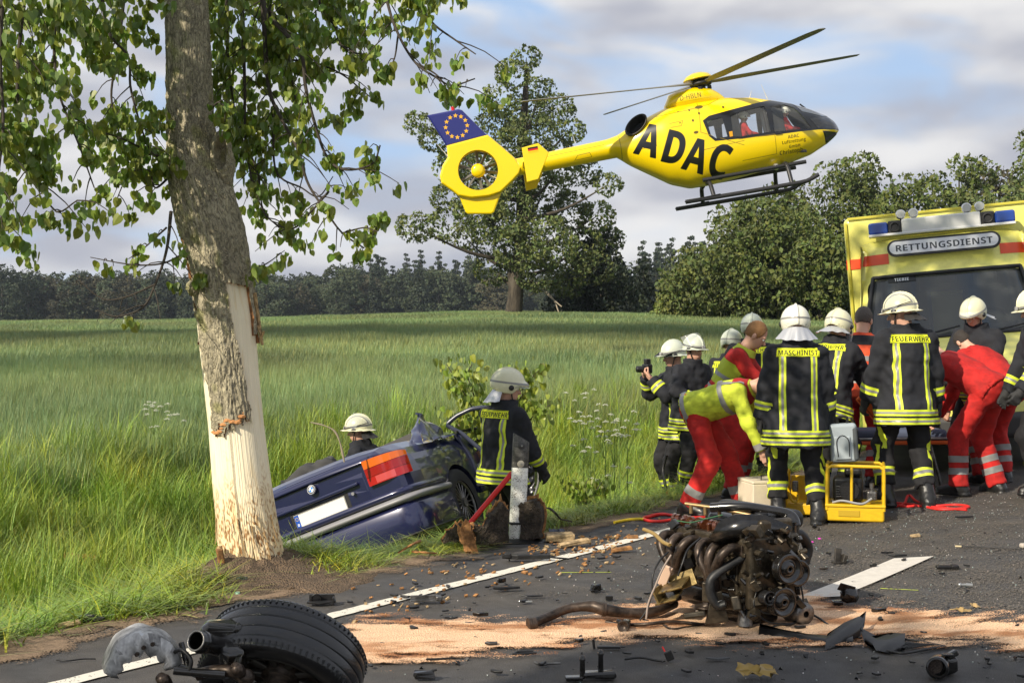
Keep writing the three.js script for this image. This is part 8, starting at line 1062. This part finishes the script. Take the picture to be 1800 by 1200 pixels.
  // windscreen wiper shaft and rubber block at the right edge
  { const a = onG(1680, 963, 0.012), b = onG(1796, 968, 0.012), t = thing('wiper_arm', 'thin wiper rod with pale rubber end at the right picture edge', 'wiper', V(0, 0, 0)); mesh('rod', rod(a, b, 0.005), plastic, t); mesh('tip', rod(a, a.clone().lerp(b, 0.1), 0.007), mat([0.5, 0.42, 0.25], 0.6), t); mesh('rubber_end', mv(bx(0.12, 0.035, 0.05, 0.015), ...onG(1808, 964, 0.02).toArray(), 0, 0.2), mat([0.45, 0.4, 0.34], 0.7), t); }
  const r = rngOf(560), bits = [], gl = [], tint = []; for (let i = 0; i < 520; i++) { const px = mix(430, 1800, r()), py = mix(930, 1199, r() ** 1.2), p = onG(px, py); if (sOf(p.x, p.z) < -0.4) continue; const s = 0.006 + 0.022 * r() ** 3, g = r() < 0.7 ? shard(s * 2.4, s * 0.5, s * 1.2, i) : new THREE.TetrahedronGeometry(s * 0.8); bits.push(mv(g, p.x, p.y + 0.004, p.z, 0, r() * 6, 0)); }
  solo('plastic_bits', boxUV(join(bits)), plastic, 'small black plastic bits scattered over the road', 'debris', undefined, 'stuff');
  for (let i = 0; i < 1500; i++) { const px = mix(560, 1810, Math.sqrt(r())), d = Math.sqrt(mix(36, 150, r())), x = (px - 900) / FPX * d, z = -d; if (sOf(x, z) < -0.4) continue; if (r() > 0.35 + 0.65 * sst(7, 11, d)) continue; const s = 0.0024 + 0.0032 * r(); gl.push([new THREE.Matrix4().compose(V(x, H(x, z) + 0.004, z), new THREE.Quaternion().setFromEuler(new THREE.Euler(r() * 3, r() * 3, r() * 3)), V(s, s * 0.7, s)), lin(0.30 + 0.25 * r(), 0.45, 0.42)]); }
  const gm = inst('glass_crumbs', new THREE.BoxGeometry(1.4, 1.2, 1.1), phy([1, 1, 1], 0.06, { clearcoat: 1 }), gl, scene); gm.userData.label = 'crumbs of broken window glass glittering on the asphalt'; gm.userData.category = 'glass';
  solid('flower_petal', [mv(new THREE.IcosahedronGeometry(0.014, 0).scale(1, 0.6, 1), ...onG(1428, 955, 0.01).toArray()), mv(new THREE.IcosahedronGeometry(0.014, 0).scale(1, 0.6, 1), ...onG(1441, 949, 0.01).toArray())].slice(0, 1), mat([0.75, 0.05, 0.5], 0.6), 'pink petal on the road right of the engine, left of the pair', 'petal'); solid('flower_petal', mv(new THREE.IcosahedronGeometry(0.014, 0).scale(1, 0.6, 1), ...onG(1441, 949, 0.01).toArray()), mat([0.75, 0.05, 0.5], 0.6), 'pink petal on the road right of the engine, right of the pair', 'petal');
  for (const [i, a] of [[0, [980, 1008, 1075, 1008]], [1, [1548, 1036, 1615, 1039]], [2, [1080, 1148, 1010, 1147]]].entries()) { } for (const [lb, a] of [['green grass blade lying across the lane left of the engine', [980, 1008, 1075, 1007]], ['green grass blade lying right of the centre dash', [1548, 1036, 1615, 1039]]]) solid('grass_blade', rod(onG(a[0], a[1], 0.006), onG(a[2], a[3], 0.006), 0.003, 0.002, 5), mat([0.35, 0.42, 0.06], 0.7), lb, 'grass blade');
}
{ // rescue equipment between the people
  const Pd = (px, py, d) => W(px, py, d);
  const gp = stand(1505, 11.3), t = thing('hydraulic_pump', 'yellow tube framed motor pump standing before the FEUERWEHR fireman', 'pump', gp); t.rotation.y = -0.25;
  const tb = (l) => tube(l.map((p) => V(...p)), 0.014, 8, 30, 0.1), w = 0.225, dp = 0.17, h = 0.46;
  mesh('base_tray', [mv(bx(0.46, 0.13, 0.36, 0.02), 0, 0.075, 0), mv(bx(0.48, 0.025, 0.38, 0.008), 0, 0.14, 0)], yellowP, t);
  for (const z of [-dp, dp]) mesh('frame_tube', tb([[-w, 0.1, z], [-w, h - 0.03, z], [-w + 0.03, h, z], [w - 0.03, h, z], [w, h - 0.03, z], [w, 0.1, z]]), yellowP, t); for (const x of [-w, w]) for (const y of [h, 0.3]) mesh('frame_tube', rod(V(x, y, -dp), V(x, y, dp), 0.013), yellowP, t); mesh('frame_tube', rod(V(-0.03, 0.12, dp), V(-0.03, h, dp), 0.012), yellowP, t);
  mesh('motor', [mv(bx(0.24, 0.2, 0.22, 0.03), -0.06, 0.26, 0), mv(cyl(0.08, 0.08, 0.06, 20), -0.05, 0.26, 0.12, Math.PI / 2), mv(bx(0.14, 0.08, 0.16, 0.03), -0.02, 0.40, -0.02)], plastic, t); mesh('cylinder_fins', [0, 1, 2, 3, 4].map((i) => mv(bx(0.11, 0.008, 0.12, 0.003), -0.10, 0.21 + i * 0.02, 0.09)), steel, t); mesh('valve_block', [mv(bx(0.08, 0.08, 0.1, 0.015), 0.13, 0.22, 0.1), mv(cyl(0.02, 0.02, 0.08, 10), 0.13, 0.28, 0.1)], steel, t); mesh('pump_hose', tube([V(0.13, 0.2, 0.15), V(0.05, 0.16, 0.19), V(-0.1, 0.18, 0.18), V(-0.18, 0.16, 0.15)], 0.01, 7), mat([0.3, 0.3, 0.3], 0.5), t);
  mesh('name_plate', mv(bx(0.17, 0.05, 0.006, 0.002), -0.05, 0.078, 0.183), mat([0.50, 0.33, 0.02], 0.4), t);
  const rk = thing('hose_reel_rack', 'yellow tool rack standing left of the motor pump', 'rack', stand(1412, 11.75)); rk.rotation.y = -0.3;
  mesh('side_frame', [-0.13, 0.13].map((x) => tube([V(x, 0.02, 0.15), V(x, 0.3, 0.15), V(x, 0.36, 0.08), V(x, 0.37, -0.1), V(x, 0.1, -0.15)], 0.016, 8, 30, 0.2)), yellowP, rk); mesh('floor_pan', mv(bx(0.3, 0.1, 0.3, 0.02), 0, 0.07, 0), yellowP, rk); mesh('back_plate', mv(bx(0.22, 0.22, 0.02, 0.008), 0, 0.22, -0.12), yellowP, rk); mesh('hook', tube([V(-0.1, 0.2, 0.17), V(-0.07, 0.15, 0.2), V(-0.03, 0.14, 0.2), V(-0.02, 0.2, 0.19)], 0.012, 8), yellowP, rk); mesh('clamp', [mv(bx(0.05, 0.09, 0.05, 0.01), -0.05, 0.26, 0.13), mv(cyl(0.025, 0.025, 0.05, 12), 0.06, 0.24, 0.1, 1.2)], steel, rk);
  const cs = thing('equipment_case', 'grey soft case standing upright on the yellow motor pump', 'case', gp.clone().add(V(-0.085, 0.48, -0.02))); cs.rotation.set(0, -0.2, 0.06);
  mesh('shell', boxUV(mv(bx(0.22, 0.32, 0.12, 0.03, 3), 0, 0.16, 0)), mat([0.33, 0.38, 0.41], 0.55), cs); mesh('front_pocket', mv(bx(0.13, 0.19, 0.02, 0.015), -0.01, 0.12, 0.062), mat([0.36, 0.41, 0.44], 0.55), cs); mesh('handle', tube([V(-0.04, 0.32, 0), V(-0.035, 0.37, 0), V(0.035, 0.37, 0), V(0.04, 0.32, 0)], 0.012, 7), plastic, cs); mesh('zip', tube([V(-0.05, 0.05, 0.075), V(-0.055, 0.18, 0.075), V(-0.01, 0.225, 0.075), V(0.04, 0.18, 0.075), V(0.04, 0.05, 0.075)], 0.004, 5), plastic, cs); mesh('side_flap', mv(bx(0.05, 0.28, 0.125, 0.02), 0.09, 0.15, 0), mat([0.07, 0.08, 0.085], 0.7), cs);
  const wb = thing('wooden_case', 'pale wooden case with wire handle between bent paramedic and MASCHINIST', 'case', stand(1337, 11.75)); wb.rotation.y = 0.2; const pw = mat([0.78, 0.66, 0.47], 0.6, { map: grime });
  mesh('box', boxUV(mv(bx(0.27, 0.30, 0.36, 0.012), 0, 0.155, 0)), mat([0.76, 0.65, 0.48], 0.6, { map: soft }), wb); mesh('lid', boxUV(mv(bx(0.275, 0.025, 0.365, 0.008), 0, 0.318, 0, 0, 0, 0.02)), mat([0.80, 0.70, 0.52], 0.6, { map: soft }), wb); mesh('handle', tube([V(-0.03, 0.33, 0.1), V(-0.03, 0.365, 0.1), V(0.05, 0.37, 0.1), V(0.05, 0.33, 0.1)], 0.006, 6, 16, 0.1), steel, wb);
  // stretcher between the helpers
  const st = thing('stretcher', 'orange rescue stretcher among the helpers before the ambulance', 'stretcher', stand(1500, 12.9)); st.rotation.y = 0.1;
  mesh('board', mv(bx(1.9, 0.05, 0.45, 0.02), 0, 0.5, 0), orangeP, st); for (const [x, z] of [[-0.8, -0.18], [-0.8, 0.18], [0.8, -0.18], [0.8, 0.18]]) mesh('leg', rod(V(x, 0.05, z), V(x * 0.85, 0.48, z), 0.016), steel, st); for (const z of [-0.22, 0.22]) mesh('side_rail', rod(V(-0.95, 0.53, z), V(0.95, 0.53, z), 0.016), steel, st); mesh('mattress', mv(bx(1.7, 0.09, 0.4, 0.04, 3), 0, 0.57, 0), mat([0.08, 0.10, 0.16], 0.7), st); for (const [x, z] of [[-0.8, -0.18], [-0.8, 0.18], [0.8, -0.18], [0.8, 0.18]]) mesh('castor', mv(cyl(0.05, 0.05, 0.03, 16), x, 0.05, z, Math.PI / 2), plastic, st);
  const a = Pd(1510, 696, 12.2), b = Pd(1556, 750, 12.1); const ob = thing('orange_board', 'orange splint board held slantwise beside the FEUERWEHR fireman', 'board', a.clone().lerp(b, 0.5)); const L = a.distanceTo(b); const bm = mesh('panel', mv(bx(L, 0.085, 0.02, 0.01), 0, 0, 0), orangeP, ob); const b2 = mesh('edge_strap', mv(bx(L * 0.9, 0.018, 0.024, 0.006), 0, -0.025, 0), mat([0.45, 0.05, 0.01], 0.6), ob); ob.rotation.z = -0.87;
  // hoses
  const hose = (label, pts, r0, m) => solo('hose', tube(pts, r0, 8, 60), m, label, 'hose'); const g = (px, py, h = 0.014) => onG(px, py, h);
  hose('red hydraulic hose curling on the road right of the motor pump', [g(1560, 888), g(1590, 893), g(1618, 892), g(1650, 898), g(1690, 897), g(1704, 893), g(1680, 890), g(1640, 892), g(1612, 884), g(1598, 880, 0.05), g(1590, 888), g(1575, 893)], 0.012, redRubber); hose('second strand of red hose beside the boots of the FEUERWEHR fireman', [g(1545, 892), g(1570, 887), g(1600, 889), g(1640, 894), g(1700, 899)], 0.011, redRubber);
  hose('red hose coil on the verge behind the engine', [g(1136, 913), g(1160, 907), g(1185, 909), g(1190, 914), g(1160, 919), g(1136, 917), g(1134, 912), g(1165, 906), g(1200, 912), g(1240, 912)], 0.013, redRubber); hose('yellow hose end lying on the verge left of the red coil', [g(1080, 921), g(1100, 917), g(1122, 915), g(1135, 916)], 0.013, mat([0.75, 0.55, 0.02], 0.5)); hose('red hose end at the foot of MASCHINIST', [g(1395, 908), g(1410, 906), g(1425, 905), g(1432, 908)], 0.013, redRubber);
  const bl = solo('hose', tube([Pd(1172, 800, 13.9), Pd(1166, 825, 13.9), Pd(1170, 855, 13.8), Pd(1173, 880, 13.8)], 0.016, 8, 30), plastic, 'black hose hanging left of the fireman with the raised visor', 'hose'); solo('hose_nozzle', [rod(Pd(1174, 862, 13.78), Pd(1175, 892, 13.78), 0.02, 0.022)].map((x) => x)[0], phy([0.6, 0.02, 0.015], 0.4), 'red nozzle at the lower end of the black hose', 'nozzle');
  const cmP = photographer.localToWorld(V(0.0, 1.50, 0.36)), cm = thing('camera', 'black camera held up by the photographing fireman', 'camera', cmP); cm.rotation.y = photographer.rotation.y; mesh('camera_body', mv(bx(0.14, 0.10, 0.07, 0.015), 0, 0, 0), plastic, cm); mesh('lens', mv(lathe([[0, 0.09], [0.034, 0.09], [0.036, 0.0], [0.03, 0]], 20), 0, -0.005, 0.03, Math.PI / 2), plastic, cm); mesh('flash', mv(bx(0.07, 0.06, 0.06, 0.012), 0, 0.075, 0), plastic, cm);
  // dark cloth and white airbag scrap on the far side of the boot
  const cl = solid('dark_cloth', jitter(new THREE.SphereGeometry(0.2, 28, 18).scale(1.5, 0.5, 0.8), 0.05, 6), mat([0.05, 0.05, 0.05], 0.9), 'dark cloth bundle lying behind the boot of the wreck', 'cloth'); cl.position.copy(Pd(555, 832, 12.6)); cl.rotation.z = 0.35;
  const ab = solid('white_scrap', jitter(new THREE.SphereGeometry(0.07, 16, 10).scale(1.4, 0.8, 1), 0.012, 12), mat([0.75, 0.75, 0.75], 0.6), 'white scrap showing between tree trunk and wreck', 'scrap'); ab.position.copy(Pd(490, 868, 12.2));
}
{ // plants at the ditch
  const r = rngOf(601);
  const leafy = (name, label, stems, n, size, col, rad) => { const base = V(stems[0][0].x, stems[0][0].y, stems[0][0].z), t = thing(name, label, 'shrub', base); const list = []; for (const s of stems) { const pts = s.map((p) => p.clone().sub(base)), c = new THREE.CatmullRomCurve3(pts); mesh('stem', tube(pts, (u) => 0.009 * (1 - 0.75 * u) + 0.002, 6), barkFar, t); for (let i = 0; i < n; i++) { const u = 0.22 + 0.78 * r(), p = c.getPointAt(u).add(V((r() - 0.5) * rad, (r() - 0.4) * rad * 0.7, (r() - 0.5) * rad)), k = 0.7 + 0.6 * r(), s0 = size * (0.6 + 0.7 * r()); list.push([new THREE.Matrix4().compose(p, new THREE.Quaternion().setFromEuler(new THREE.Euler(-0.9 + r() * 1.2, r() * 6.28, (r() - 0.5))), V(s0, s0, s0)), lin(col[0] * k * (0.9 + 0.4 * r()), col[1] * k, col[2] * k)]); } } inst('foliage', LEAF, leafWhite, list, t); return t; };
  const w = (px, py, d) => W(px, py, d);
  leafy('sapling', 'light green sapling growing behind the fireman at the wreck', [[w(870, 860, 13), w(850, 760, 13), w(815, 690, 13), w(785, 640, 13)], [w(870, 860, 13), w(880, 740, 13.1), w(930, 670, 13.1), w(950, 648, 13.1)], [w(870, 860, 13), w(840, 720, 13.2), w(822, 660, 13.2), w(830, 640, 13.2)], [w(870, 860, 13), w(915, 760, 13.1), w(950, 720, 13.1), w(968, 712, 13.1)], [w(870, 860, 13), w(830, 770, 13.1), w(800, 745, 13.1), w(790, 735, 13.1)], [w(870, 860, 13), w(905, 720, 13.2), w(920, 690, 13.2), w(905, 650, 13.2)]], 190, 0.062, [0.24, 0.33, 0.035], 0.30);
  leafy('shrub', 'low leafy shrub growing behind the torn pillar of the wreck', [[w(790, 880, 13.6), w(770, 800, 13.6), w(745, 765, 13.6)], [w(790, 880, 13.6), w(800, 790, 13.6), w(790, 755, 13.6)], [w(790, 880, 13.6), w(820, 800, 13.6), w(835, 760, 13.6)], [w(790, 880, 13.6), w(750, 820, 13.6), w(715, 785, 13.6)]], 150, 0.065, [0.16, 0.24, 0.03], 0.30);
  leafy('shrub', 'yellow green young shrub in the ditch left of the firemen', [[w(1040, 900, 13), w(1020, 865, 13), w(1000, 850, 13)], [w(1040, 900, 13), w(1050, 860, 13), w(1060, 845, 13)], [w(1040, 900, 13), w(1030, 855, 13), w(1035, 840, 13)]], 70, 0.055, [0.22, 0.32, 0.035], 0.22);
  // cow parsley
  const par = (px, py, d, h, seed, label) => { const q = rngOf(seed), b = w(px, py, d), t = thing('cow_parsley', label, 'wild flower', V(b.x, b.y - h, b.z)), top = V(0, h, 0), heads = []; mesh('stem', tube([V(0, 0, 0), V(0.03 * (q() - 0.5), h * 0.6, 0), top], 0.005, 5), mat([0.16, 0.24, 0.06], 0.8), t); for (let i = 0; i < 6; i++) { const a = i * 1.05 + q(), e = V(Math.cos(a) * 0.14 * (0.5 + q()), h * (0.9 + 0.16 * q()), Math.sin(a) * 0.14); const m = V(0, h * 0.72, 0); mesh('stalk', tube([m, m.clone().lerp(e, 0.6).add(V(0, 0.01, 0)), e], 0.0025, 4), mat([0.16, 0.24, 0.06], 0.8), t); const um = []; for (let j = 0; j < 22; j++) { const b2 = q() * 6.28, rr = 0.032 * Math.sqrt(q()); um.push(mv(new THREE.OctahedronGeometry(0.006 + 0.003 * q(), 0).scale(1, 0.5, 1), e.x + Math.cos(b2) * rr, e.y + 0.014 - rr * 0.5 + 0.012 * q(), e.z + Math.sin(b2) * rr)); } mesh('flower_head', um, mat([0.55, 0.57, 0.45], 0.8), t); } };
  [[1025, 745, 14], [1062, 750, 13.6], [1080, 765, 13.8], [1090, 728, 14.6], [1046, 720, 15], [1105, 752, 14], [1020, 692, 17], [1038, 780, 13.4], [1072, 830, 13.2]].forEach(([x, y, d], i) => par(x, y, d, 1.0 + 0.15 * Math.sin(i), 620 + i, 'white flowering cow parsley in the ditch, ' + ['leftmost of the middle row', 'with two heads beside the tallest stem', 'close behind the black hose', 'highest near the firemen', 'in the back row', 'nearest the photographing fireman', 'far back in the crop edge', 'low before the others', 'lowest near the young shrub'][i]));
  [[268, 722, 15], [290, 738, 15], [278, 716, 16]].forEach(([x, y, d], i) => par(x, y, d, 0.95, 640 + i, 'white flowering cow parsley in the meadow left of the tree, ' + ['middle one', 'lowest one', 'topmost one'][i]));
}
{ // a cloud high behind the camera: its shadow lies across the middle of the field
  const r = rngOf(701), puff = [], put = (gx, gz, alt, rx, ry, rz) => { const k = alt / SUN.y; const g = new THREE.IcosahedronGeometry(1, 4); g.scale(rx, ry, rz); const p = g.attributes.position; for (let i = 0; i < p.count; i++) { const x = p.getX(i), y = p.getY(i), z = p.getZ(i), q = 1 + 0.35 * n3(x * 0.12, y * 0.2 + gx, z * 0.12); p.setXYZ(i, x * q, y * q, z * q); } g.computeVertexNormals(); g.translate(gx + SUN.x * k, alt, gz + SUN.z * k); puff.push(g); };
  for (let i = 0; i < 11; i++) put(-20 + i * 6 + 5 * (r() - 0.5), -60 + 5 * (r() - 0.5) + i * 0.8, 300, 7 + 3 * r(), 3, 6 + 2.5 * r());
  for (let i = 0; i < 4; i++) put(-13 + i * 2.3, -33 + 1.5 * (r() - 0.5), 300, 2.2, 1.5, 1.6);
  solo('cloud', join(puff), mat([0.8, 0.8, 0.82], 1), 'white cloud outside the picture whose shadow crosses the field', undefined, undefined, 'structure');
}
// thin haze: the far wood pales a little
scene.fog = new THREE.FogExp2(0xc4d2e2, 0.00013);
renderer.render(scene, camera);
